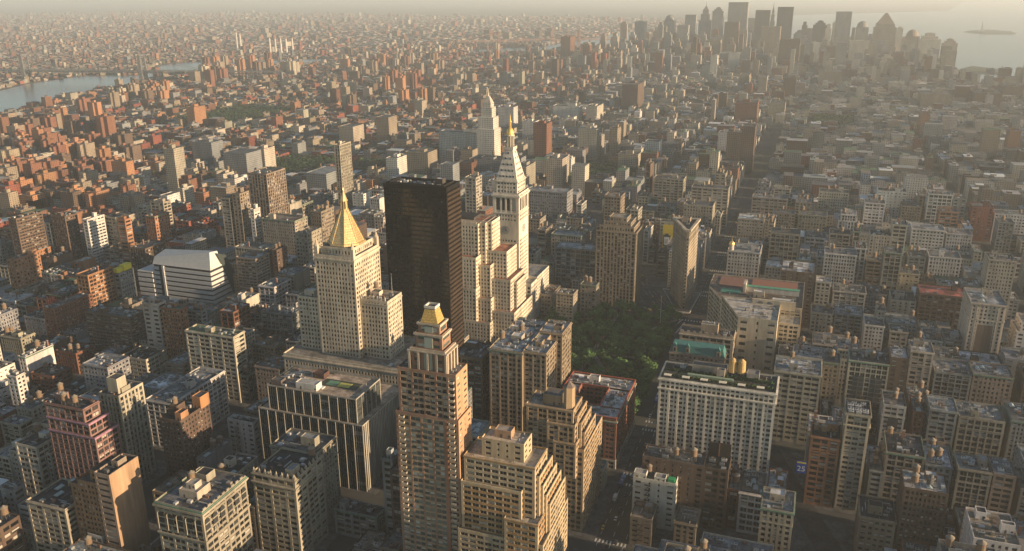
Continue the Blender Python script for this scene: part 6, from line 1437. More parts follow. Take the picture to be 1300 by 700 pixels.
# ------------------------------------------------------------------ brick housing slabs
for row in """rust brick housing slab, fourth right of the left picture edge|-1220|-1187|1096|1115|37|redbrown
tan brick housing slab, fifth behind the white slab tower|-1071|-1053|1010|1027|43|tan
orange brick housing slab, second in front of the left picture edge|-1182|-1154|967|981|42|orange
tan brick housing slab, nearest behind and right of the white slab tower|-942|-914|967|987|42|tan
rust brick housing slab, sixth behind the left picture edge|-1643|-1617|1394|1409|39|redbrown
rust brick housing slab, fourth behind and right of the left picture edge|-1459|-1442|1243|1262|36|redbrown
dark brown brick housing slab, fourth in front-right of the left picture edge|-1094|-1069|976|996|36|brown
dark brown brick housing slab, sixth right of the left picture edge|-1157|-1133|1055|1071|32|brown
rust brick housing slab, fifth left of the sunlit buff tower|-1226|-1195|1201|1219|34|redbrown
rust brick housing slab, second in front-left of the sunlit buff tower|-981|-965|1011|1027|44|redbrown
orange brick housing slab, nearest left of the sunlit buff tower|-1157|-1124|1176|1194|41|orange
tan brick housing slab, nearest in front of the left picture edge|-1270|-1240|1038|1054|35|tan
tan brick housing slab, nearest behind the left picture edge|-1435|-1402|1181|1203|46|tan
tan brick housing slab, ninth in front of the green riverbank|-1344|-1318|1337|1355|34|tan
orange brick housing slab, nearest in front-right of the left picture edge|-1190|-1172|1001|1022|39|orange
orange brick housing slab, second behind and right of the left picture edge|-1367|-1348|1139|1156|40|orange
tan brick housing slab, third in front of the left picture edge|-1103|-1083|903|919|47|tan
orange brick housing slab, tenth in front of the green riverbank|-1258|-1236|1243|1258|47|orange
rust brick housing slab, third right of the left picture edge|-1294|-1261|1142|1161|40|redbrown
orange brick housing slab, third behind the white slab tower|-1054|-1035|978|994|41|orange
orange brick housing slab, nearest behind the white slab tower|-994|-975|958|982|44|orange
tan brick housing slab, third left of the sunlit buff tower|-1098|-1074|1110|1125|35|tan
rust brick housing slab, second in front-right of the left picture edge|-1141|-1114|972|989|38|redbrown
rust brick housing slab, second left of the sunlit buff tower|-1290|-1274|1331|1347|36|redbrown
rust brick housing slab, seventh in front of the grey river|-1519|-1500|1386|1404|35|redbrown
orange brick housing slab, sixth in front of the green riverbank|-1434|-1411|1345|1368|38|orange
tan brick housing slab, nearest in front-left of the sunlit buff tower|-1056|-1027|1090|1110|34|tan
tan brick housing slab, nearest behind and right of the left picture edge|-1312|-1283|1072|1095|40|tan
rust brick housing slab, fourth behind the white slab tower|-1090|-1060|1051|1074|31|redbrown
rust brick housing slab, eleventh in front of the green riverbank|-1268|-1241|1199|1219|33|redbrown
rust brick housing slab, sixth behind and right of the left picture edge|-1514|-1481|1288|1309|41|redbrown
rust brick housing slab, eighth behind and right of the left picture edge|-1371|-1351|1246|1264|46|redbrown
rust brick housing slab, eighth right of the left picture edge|-1207|-1185|1139|1162|35|redbrown
tan brick housing slab, second in front-right of the green riverbank|-1415|-1386|1439|1458|35|tan
orange brick housing slab, nearest behind and left of the left picture edge|-1368|-1339|1105|1121|37|orange
tan brick housing slab, fifth behind and right of the left picture edge|-1378|-1349|1190|1210|34|tan
dark brown brick housing slab, third in front-right of the green riverbank|-1376|-1343|1407|1429|44|brown
orange brick housing slab, fourth left of the sunlit buff tower|-1224|-1207|1237|1255|31|orange
orange brick housing slab, eighth in front of the green riverbank|-1389|-1363|1302|1321|44|orange
dark brown brick housing slab, fifth in front of the green riverbank|-1505|-1472|1424|1443|36|brown
rust brick housing slab, fourth in front of the green riverbank|-1448|-1423|1405|1423|41|redbrown
dark brown brick housing slab, fifth right of the left picture edge|-1339|-1319|1223|1243|33|brown
orange brick housing slab, second right of the left picture edge|-1206|-1188|1060|1082|38|orange
rust brick housing slab, seventh right of the left picture edge|-1115|-1090|1013|1034|39|redbrown
orange brick housing slab, fifth behind the left picture edge|-1585|-1567|1357|1371|40|orange
orange brick housing slab, third in front-right of the left picture edge|-1106|-1077|937|959|36|orange
tan brick housing slab, sixth behind the white slab tower|-1164|-1139|1108|1126|35|tan
rust brick housing slab, sixth in front of the grey river|-1511|-1491|1350|1373|46|redbrown
rust brick housing slab, third behind and right of the left picture edge|-1328|-1309|1116|1135|41|redbrown
orange brick housing slab, fifth in front of the grey river|-1600|-1580|1408|1422|43|orange
dark brown brick housing slab, fourth in front of the left picture edge|-1143|-1119|929|947|37|brown
dark brown brick housing slab, nearest behind and left of the sunlit buff tower|-1257|-1231|1307|1330|41|brown
tan brick housing slab, fourth behind the left picture edge|-1637|-1616|1348|1366|36|tan
tan brick housing slab, seventh in front of the green riverbank|-1338|-1318|1279|1301|46|tan
rust brick housing slab, seventh behind and right of the left picture edge|-1462|-1442|1306|1324|43|redbrown
dark brown brick housing slab, second behind the left picture edge|-1599|-1579|1316|1332|39|brown
dark brown brick housing slab, nearest behind and left of the white slab tower|-1029|-1004|943|959|45|brown
rust brick housing slab, nearest right of the left picture edge|-1269|-1250|1092|1114|45|redbrown
tan brick housing slab, third behind the left picture edge|-1555|-1532|1317|1332|40|tan
tan brick housing slab, second behind the white slab tower|-1034|-1011|1008|1025|36|tan
dark brown brick housing slab, nearest in front-left of the green riverbank|-1617|-1588|1518|1533|47|brown
dark brown brick housing slab, third in front of the green riverbank|-1577|-1542|1531|1551|43|brown
orange brick housing slab, nearest in front of the green riverbank|-1757|-1724|1723|1737|60|orange
rust brick housing slab, nearest in front of the grey river|-1812|-1780|1640|1658|47|redbrown
rust brick housing slab, third in front of the grey river|-1741|-1708|1559|1576|44|redbrown
rust brick housing slab, nearest in front-right of the green riverbank|-1531|-1496|1520|1543|60|redbrown
tan brick housing slab, second in front of the grey river|-1784|-1745|1612|1626|44|tan
orange brick housing slab, nearest in front-right of the grey river|-1843|-1814|1698|1712|45|orange
rust brick housing slab, second in front of the green riverbank|-1573|-1542|1565|1582|44|redbrown
rust brick housing slab, nearest left of the green riverbank|-1877|-1852|1805|1828|55|redbrown
orange brick housing slab, second in front of the river bridge|-2054|-2026|2259|2281|34|orange
rust brick housing slab, nearest in front-right of the river bridge|-2120|-2094|2331|2354|45|redbrown
dark brown brick housing slab, nearest in front-left of the river bridge|-2191|-2171|2341|2359|48|brown
dark brown brick housing slab, third in front of the river bridge|-1907|-1884|2081|2102|47|brown
tan brick housing slab, fourth in front-right of the river bridge|-1929|-1908|2166|2183|51|tan
orange brick housing slab, fifth in front-right of the river bridge|-1898|-1876|2138|2159|42|orange
tan brick housing slab, nearest behind and right of the green riverbank|-1948|-1925|1988|2008|51|tan
rust brick housing slab, second right of the green riverbank|-1973|-1954|2057|2073|41|redbrown
buff brick housing slab, nearest right of the green riverbank|-1961|-1931|2023|2038|38|buff
dark brown brick housing slab, sixth in front-left of the river bridge|-2004|-1977|2111|2130|38|brown
orange brick housing slab, third in front-right of the river bridge|-2060|-2033|2332|2348|49|orange
tan brick housing slab, nearest in front of the river bridge|-2102|-2079|2284|2305|37|tan
buff brick housing slab, third behind and right of the green riverbank|-2054|-2030|2134|2148|45|buff
orange brick housing slab, fourth in front of the river bridge|-1943|-1918|2103|2125|43|orange
tan brick housing slab, fifth in front-left of the river bridge|-2214|-2195|2294|2313|52|tan
tan brick housing slab, second in front-left of the river bridge|-2060|-2039|2193|2215|50|tan
orange brick housing slab, second in front-right of the river bridge|-2064|-2044|2296|2313|44|orange
buff brick housing slab, second behind and right of the green riverbank|-2182|-2156|2221|2240|35|buff
buff brick housing slab, third in front-left of the river bridge|-2159|-2129|2281|2295|40|buff
dark brown brick housing slab, fourth in front-left of the river bridge|-2115|-2085|2230|2250|45|brown
tan brick housing slab, sixth right of the pale river bend|-2371|-2343|3011|3035|55|tan
orange brick housing slab, second in front-left of the four smokestacks|-2160|-2133|3069|3085|65|orange
buff brick housing slab, third in front of the four smokestacks|-2024|-1989|3009|3030|65|buff
tan brick housing slab, nearest in front of the four smokestacks|-2251|-2225|3338|3356|49|tan
rust brick housing slab, fourth right of the pale river bend|-2033|-2006|2524|2545|69|redbrown
orange brick housing slab, second behind the orange riverside towers|-2387|-2359|3256|3273|65|orange
rust brick housing slab, nearest behind and right of the pale river bend|-2511|-2479|3105|3119|65|redbrown
orange brick housing slab, second behind and left of the orange riverside towers|-2215|-2184|2888|2904|55|orange
orange brick housing slab, second behind and right of the pale river bend|-2425|-2399|3062|3083|72|orange
orange brick housing slab, nearest behind and left of the orange riverside towers|-2208|-2170|2930|2946|74|orange
tan brick housing slab, second left of the orange riverside towers|-2271|-2246|2954|2969|49|tan
buff brick housing slab, nearest right of the pale river bend|-2193|-2162|2692|2714|66|buff
buff brick housing slab, nearest in front-right of the four smokestacks|-2045|-2012|3067|3091|56|buff
rust brick housing slab, seventh right of the pale river bend|-2094|-2061|2668|2692|61|redbrown
tan brick housing slab, second in front of the four smokestacks|-2125|-2092|3119|3133|52|tan
buff brick housing slab, nearest left of the orange riverside towers|-2162|-2136|2830|2846|55|buff
tan brick housing slab, eighth right of the pale river bend|-2472|-2446|3183|3201|66|tan
dark brown brick housing slab, fifth right of the pale river bend|-2179|-2144|2743|2762|62|brown
rust brick housing slab, nearest in front-left of the four smokestacks|-2336|-2308|3311|3328|74|redbrown
orange brick housing slab, third right of the pale river bend|-2316|-2295|2876|2895|54|orange
dark brown brick housing slab, nearest behind the orange riverside towers|-2085|-2059|2880|2897|71|brown
dark brown brick housing slab, second right of the pale river bend|-2378|-2340|2920|2940|50|brown
dark brown brick housing slab, sixth behind and left of the distant white spire|-1494|-1458|3200|3217|45|brown
dark brown brick housing slab, third right of the four smokestacks|-2307|-2271|3963|3980|55|brown
tan brick housing slab, tenth right of the four smokestacks|-2034|-2011|3794|3810|46|tan
tan brick housing slab, eighth right of the four smokestacks|-1721|-1685|3136|3153|61|tan
orange brick housing slab, twelfth right of the four smokestacks|-1879|-1845|3510|3529|62|orange
rust brick housing slab, twenty-first behind and left of the distant white spire|-1776|-1742|3543|3567|53|redbrown
rust brick housing slab, ninth behind and left of the distant white spire|-1469|-1429|3000|3022|44|redbrown
dark brown brick housing slab, thirteenth behind and left of the distant white spire|-1700|-1663|3644|3663|61|brown
rust brick housing slab, twenty-second behind and left of the distant white spire|-1987|-1954|4011|4029|43|redbrown
rust brick housing slab, thirteenth right of the four smokestacks|-1860|-1832|3545|3567|46|redbrown
buff brick housing slab, nineteenth behind and left of the distant white spire|-1824|-1792|3697|3714|57|buff
orange brick housing slab, seventeenth behind and left of the distant white spire|-1880|-1843|3794|3810|41|orange
tan brick housing slab, sixteenth right of the four smokestacks|-1980|-1940|3855|3876|40|tan
buff brick housing slab, fourth right of the four smokestacks|-1772|-1747|3062|3077|41|buff
dark brown brick housing slab, sixth right of the four smokestacks|-1809|-1784|3189|3209|40|brown
tan brick housing slab, fourth behind and left of the distant white spire|-1566|-1532|3451|3473|46|tan
orange brick housing slab, eleventh behind and left of the distant white spire|-1700|-1675|3708|3724|58|orange
dark brown brick housing slab, second in front-right of the four smokestacks|-1633|-1596|2833|2848|49|brown
rust brick housing slab, ninth right of the four smokestacks|-1798|-1761|3299|3317|59|redbrown
orange brick housing slab, fifth behind and left of the distant white spire|-1422|-1385|3063|3079|61|orange
orange brick housing slab, second right of the four smokestacks|-1990|-1952|3376|3397|49|orange
dark brown brick housing slab, seventh right of the four smokestacks|-1744|-1716|3091|3107|46|brown
dark brown brick housing slab, sixteenth behind and left of the distant white spire|-1623|-1598|3180|3197|41|brown
buff brick housing slab, eighth behind and left of the distant white spire|-1631|-1594|3474|3494|43|buff
buff brick housing slab, third behind and left of the distant white spire|-1401|-1372|3018|3034|49|buff
buff brick housing slab, eleventh right of the four smokestacks|-1910|-1888|3566|3582|51|buff
buff brick housing slab, fifteenth right of the four smokestacks|-1695|-1672|3302|3317|58|buff
orange brick housing slab, twelfth behind and left of the distant white spire|-1547|-1527|3207|3224|54|orange
buff brick housing slab, fifth right of the four smokestacks|-1747|-1707|3015|3033|48|buff
buff brick housing slab, nearest right of the four smokestacks|-2065|-2034|3479|3498|42|buff
rust brick housing slab, seventh behind and left of the distant white spire|-1282|-1261|2625|2641|67|redbrown
dark brown brick housing slab, twentieth behind and left of the distant white spire|-1409|-1387|2682|2698|49|brown
orange brick housing slab, fifteenth behind and left of the distant white spire|-1354|-1332|2680|2696|53|orange
orange brick housing slab, fourteenth right of the four smokestacks|-1329|-1309|2521|2536|65|orange
dark brown brick housing slab, nearest behind and left of the distant white spire|-1087|-1063|2335|2349|56|brown
rust brick housing slab, eighteenth behind and left of the distant white spire|-1411|-1387|2727|2747|67|redbrown
orange brick housing slab, fourteenth behind and left of the distant white spire|-1266|-1241|2492|2511|65|orange
orange brick housing slab, second behind and left of the distant white spire|-1100|-1075|2305|2320|55|orange
orange brick housing slab, nearest left of the distant white spire|-1145|-1120|2270|2292|54|orange
orange brick housing slab, tenth behind and left of the distant white spire|-1373|-1349|2781|2801|56|orange
rust brick housing slab, third in front-left of the grey river|-1722|-1690|1480|1494|39|redbrown
tan brick housing slab, fourth in front-left of the grey river|-1685|-1659|1419|1443|45|tan
dark brown brick housing slab, second in front-left of the grey river|-1803|-1766|1533|1553|44|brown
rust brick housing slab, fourth in front of the grey river|-1642|-1605|1446|1465|39|redbrown
rust brick housing slab, fifth in front-left of the grey river|-1784|-1747|1462|1481|55|redbrown
dark brown brick housing slab, nearest in front-left of the grey river|-1747|-1718|1519|1538|46|brown
tan brick housing slab, third in front-right of the four smokestacks|-1368|-1348|2322|2345|50|tan
buff brick housing slab, fifth in front-right of the four smokestacks|-1312|-1288|2233|2252|36|buff
buff brick housing slab, seventh in front-right of the four smokestacks|-1342|-1319|2413|2433|39|buff
buff brick housing slab, fourth in front-right of the four smokestacks|-1460|-1438|2526|2542|44|buff
dark brown brick housing slab, sixth in front-right of the four smokestacks|-1278|-1258|2205|2226|43|brown
dark brown brick housing slab, nearest behind the distant white spire|-1531|-1504|3950|3966|52|brown
buff brick housing slab, second left of the dark lone slab tower|-1463|-1442|4512|4532|45|buff
dark brown brick housing slab, third left of the dark lone slab tower|-1264|-1231|3783|3805|59|brown
rust brick housing slab, fourth left of the dark lone slab tower|-1468|-1447|4383|4399|49|redbrown
dark brown brick housing slab, fifth left of the dark lone slab tower|-1443|-1413|4115|4129|40|brown
buff brick housing slab, seventh left of the dark lone slab tower|-1679|-1647|4452|4470|58|buff
orange brick housing slab, sixth left of the dark lone slab tower|-1517|-1495|4044|4059|55|orange
rust brick housing slab, nearest left of the dark lone slab tower|-1237|-1204|4030|4053|57|redbrown""".strip().split('\n'):
    lab, x0, x1, y0, y1, z, col = row.split('|'); x0, x1, y0, y1, z = map(float, (x0, x1, y0, y1, z)); rg = random.Random(lab)
    root = thing('housing_tower', lab, 'tower block', ((x0+x1)/2, (y0+y1)/2, 0), 'brick housing slabs towards the river'); wc = jit(PAL[col], rg, .15); b = MB()
    far_box(b, x0, x1, y0, y1, 0, z, wc, rg, 3.6, 2.9)
    w = x1-x0; d = y1-y0
    if rg.random() < .7: far_box(b, x0+w*.3, x1-w*.3, y0-d*.35, y0+.5, 0, z-.3, wc, rg, 3.6, 2.9); far_box(b, x0+w*.35, x1-w*.35, y1-.5, y1+d*.35, 0, z-.25, wc, rg, 3.6, 2.9)
    b.build('wall', FAR, root)
    q = MB(); q.quad((x0+.5, y0+.5, z+.05), (x1-.5, y0+.5, z+.05), (x1-.5, y1-.5, z+.05), (x0+.5, y1-.5, z+.05), (.2, .18, .16)); q.ring(x0, x1, y0, y1, z+.06, z+1, .5, shade(wc, 1.1)); q.build('roof', ROOF, root)
    q = MB(); q.box(x0+w*.38, x1-w*.38, y0+d*.3, y1-d*.3, z, z+5, shade(wc, 1.05)); q.build('bulkhead', WALL, root)
# ------------------------------------------------------------------ downtown towers
for row in """small grey tower at the left end of downtown|-689|-632|4700|4746|204|flat|grey
stepped grey tower with needle spire at left of downtown|-652|-584|4950|5004|239|spire|grey
grey slab with stepped crown beside the needle spire tower|-574|-515|4900|4947|240|step|grey
wide tallest grey slab in the left downtown cluster|-502|-398|5000|5084|263|flat|grey
dark slab tower right of the wide tallest slab|-348|-273|4900|4960|224|flat|dark
thin pale tower with pointed top between two dark slabs|-276|-251|5000|5020|234|spire|grey
dark flat-topped square tower in mid downtown|-226|-150|4700|4761|243|flat|dark
brown slab standing before the wide tallest slab|-442|-376|4300|4352|182|flat|brown
tan sunlit-edged slab before the dark downtown towers|-264|-181|4200|4266|166|flat|tan
slim buff tower between brown slab and tan slab|-370|-334|4300|4329|147|flat|buff
dark brown broad tower nearest in front of downtown|-157|-78|3700|3763|136|flat|brown
stepped grey tower in the downtown gap|-138|-81|4700|4746|133|step|grey
dark tower with small rooftop boxes right of downtown gap|-48|19|4700|4754|179|step|dark
tall flat-topped grey slab right of the downtown gap|54|126|4600|4657|223|flat|grey
narrow grey block left of the dark boxed tower|-80|-45|4800|4828|137|flat|grey
slim block tucked behind the tall flat-topped slab|138|153|4750|4762|144|flat|grey
round-topped grey tower in the waterfront group|155|213|4700|4746|180|dome|grey
broad tan tower with pyramid cap, tallest at the waterfront|228|325|4500|4577|218|pyr|tan
tan tower with domed roof at the waterfront|369|429|4500|4548|149|dome|tan
pale broad tower with flat stepped top near the bay|419|510|4400|4473|136|mast|cream
last stepped tower at the right end of downtown|542|606|4600|4651|103|step|tan
low pale building in front of the round-topped tower|118|197|4100|4164|113|flat|cream
buff block between pyramid-capped and domed towers|326|386|4650|4698|106|flat|buff
buff low tower under the needle spire tower|-598|-552|4500|4538|114|flat|buff
leftmost hazy grey block of the downtown skyline|-712|-655|4600|4645|155|flat|grey
hazy rounded tower standing left of downtown|-853|-791|5000|5050|200|dome|grey
tan block beside the pale windowless slab|-833|-784|4600|4640|127|flat|tan
hazy block filling between wide slab and dark slab|-399|-361|5100|5131|178|flat|grey
low brown block before the downtown gap|10|71|4000|4048|94|flat|brown
low tan block left below the pyramid-capped tower|178|221|4000|4035|83|flat|tan
low tan block below the domed tower|330|383|3900|3942|79|flat|tan
low tan block right of the dark brown broad tower|-86|-7|4100|4163|94|flat|tan
low tan block below the left downtown cluster|-487|-422|4000|4052|114|flat|tan""".strip().split('\n'):
    lab, x0, x1, y0, y1, z, top, col = row.split('|'); x0, x1, y0, y1, z = map(float, (x0, x1, y0, y1, z)); rg = random.Random(lab)
    root = thing('skyscraper', lab, 'skyscraper', ((x0+x1)/2, (y0+y1)/2, 0), 'towers of the downtown skyline'); wc = PAL[col]; b = MB(); cx_, cy_ = (x0+x1)/2, (y0+y1)/2; w = x1-x0; d = y1-y0; t = MB()
    kw = dict(bay=4.5, fl=4.0)
    if top in ('flat', 'step', 'mast'):
        zt = z if top == 'flat' else z-w*.28
        far_box(b, x0, x1, y0, y1, 0, zt, wc, rg, **kw)
        if top == 'flat': t.ring(x0, x1, y0, y1, zt+.1, zt+3, 1.5, shade(wc, .8)); t.box(x0+w*.3, x1-w*.3, y0+d*.3, y1-d*.3, zt, zt+2.5, shade(wc, .7))
        else:
            far_box(b, x0+w*.14, x1-w*.14, y0+d*.14, y1-d*.14, zt, zt+w*.14, wc, rg, **kw); far_box(b, x0+w*.28, x1-w*.28, y0+d*.28, y1-d*.28, zt+w*.14, z, wc, rg, **kw); t.box(x0+w*.4, x1-w*.4, y0+d*.4, y1-d*.4, z, z+3, wc)
    elif top == 'spire':
        far_box(b, x0, x1, y0, y1, 0, z*.72, wc, rg, **kw); far_box(b, x0+w*.14, x1-w*.14, y0+d*.14, y1-d*.14, z*.72, z*.86, wc, rg, **kw); far_box(b, x0+w*.26, x1-w*.26, y0+d*.26, y1-d*.26, z*.86, z*.95, wc, rg, **kw)
        t.frustum((x0+w*.28, x1-w*.28, y0+d*.28, y1-d*.28), z*.95, (cx_-1.5, cx_+1.5, cy_-1.5, cy_+1.5), z+10, shade(wc, .8)); t.cyl(cx_, cy_, z+10, z+34, 1.5, .3, shade(wc, .8), 6)
    else:
        zb = z-w*(.5 if top == 'dome' else .62); far_box(b, x0, x1, y0, y1, 0, zb, wc, rg, **kw)
        if top == 'pyr': far_box(b, x0-w*.12, x1+w*.1, y0-d*.1, y1+d*.1, 0, zb*.62, wc, rg, **kw); far_box(b, x0+w*.08, x1-w*.08, y0+d*.08, y1-d*.08, zb, zb+w*.15, wc, rg, **kw); t.frustum((x0+w*.1, x1-w*.1, y0+d*.1, y1-d*.1), zb+w*.15, (cx_-w*.05, cx_+w*.05, cy_-w*.05, cy_+w*.05), z+4, shade(wc, .75))
        else:
            for i in range(6):
                a0, a1 = i/6*1.5, (i+1)/6*1.5; r_ = w*.46; t.cyl(cx_, cy_, zb+w*.5*math.sin(a0), zb+w*.5*math.sin(a1), r_*math.cos(a0), r_*math.cos(a1), shade(wc, .8), 16, i == 5)
    b.build('wall', FAR, root); t.build('crown', MATTE, root)
# ------------------------------------------------------------------ the rest of the city, nobody could count it
class Boxes:
    "many plain boxes with a window grid, built in one go"
    def __init__(s): s.r = []
    def add(s, x0, x1, y0, y1, z0, z1, c, rc, a=0.0): s.r.append((x0, x1, y0, y1, z0, z1, *c, *rc, a))
    def build(s, name):
        A = np.array(s.r, np.float32); n = len(A); x0, x1, y0, y1, z0, z1 = A[:, :6].T; a = A[:, 12]
        cx_, cy_ = (x0+x1)/2, (y0+y1)/2
        def pt(x, y, z):
            dx, dy = x-cx_, y-cy_; return np.stack((cx_+dx*np.cos(a)-dy*np.sin(a), cy_+dx*np.sin(a)+dy*np.cos(a), z), 1)
        f = [(x0, y0, x1, y0), (x1, y0, x1, y1), (x1, y1, x0, y1), (x0, y1, x0, y0)]
        V = []; U = []; C = []
        rs = np.random.RandomState(3); o = rs.randint(0, 300, n).astype(np.float32); nz = np.maximum(1, np.round((z1-z0)/3.4))
        for i, (xa, ya, xb, yb) in enumerate(f):
            V.append(np.stack((pt(xa, ya, z0), pt(xb, yb, z0), pt(xb, yb, z1), pt(xa, ya, z1)), 1))
            nx = np.maximum(1, np.round((np.abs(xb-xa)+np.abs(yb-ya))/3.3)); U.append(np.stack((np.stack((o, o), 1), np.stack((o+nx, o), 1), np.stack((o+nx, o+nz), 1), np.stack((o, o+nz), 1)), 1)); C.append(A[:, 6:9])
        V.append(np.stack((pt(x0, y0, z1), pt(x1, y0, z1), pt(x1, y1, z1), pt(x0, y1, z1)), 1)); U.append(np.zeros((n, 4, 2), np.float32)); C.append(A[:, 9:12])
        b = MB(); b.v = np.concatenate(V).reshape(-1, 3); b.u = np.concatenate(U).reshape(-1, 2); b.c = np.concatenate(C)
        ob = b.build(name, FAR, None, 'stuff'); return ob
def uvpix(x, y, z):
    d = np.array((x, y, z))-CAM; w_ = d@FW
    if w_ < 1: return None
    return 650+1073.96*(d@RT)/w_, 350-1073.96*(d@UP)/w_
def seen(x, y, z=20, mg=160):
    p = uvpix(x, y, z); return p is not None and -mg < p[0] < 1300+mg and p[1] < 760
B = Boxes(); rg = random.Random(21)
EAST = ['redbrown', 'orange', 'brown', 'tan', 'buff', 'red', 'tan', 'grey', 'cream', 'redbrown']; MIX = ['cream', 'buff', 'grey', 'redbrown', 'brown', 'grey', 'white', 'grey', 'cream', 'tan']
RR = ['tar', 'grey', 'silver', 'silver', 'grey', 'tan', 'grey', 'tar', 'tar', 'green', 'white']
def fill_box(x0, x1, y0, y1, h, pal, a=0.0, top=True):
    c = shade(jit(PAL[rg.choice(pal)] if isinstance(pal, list) else PAL[pal], rg, .25), .8); rc = jit(RPAL[rg.choice(RR)], rg, .25); B.add(x0, x1, y0, y1, 0, h, c, rc, a)
    if top and rg.random() < .75:
        w, d = (x1-x0)*rg.uniform(.2, .45), (y1-y0)*rg.uniform(.2, .45); x, y = rg.uniform(x0+.5, x1-w-.5), rg.uniform(y0+.5, y1-d-.5)
        B.add(x, x+w, y, y+d, h, h+rg.uniform(2, 5), jit(c, rg, .25), shade(rc, 1.1), 0.0)
        if rg.random() < .4: x, y = rg.uniform(x0+.5, x1-3), rg.uniform(y0+.5, y1-3); B.add(x, x+2.4, y, y+2.4, h, h+rg.uniform(4, 7), (.2, .14, .09), (.2, .17, .13))
KEY = ['cream', 'buff', 'tan', 'redbrown', 'brown', 'grey', 'white', 'orange', 'red']
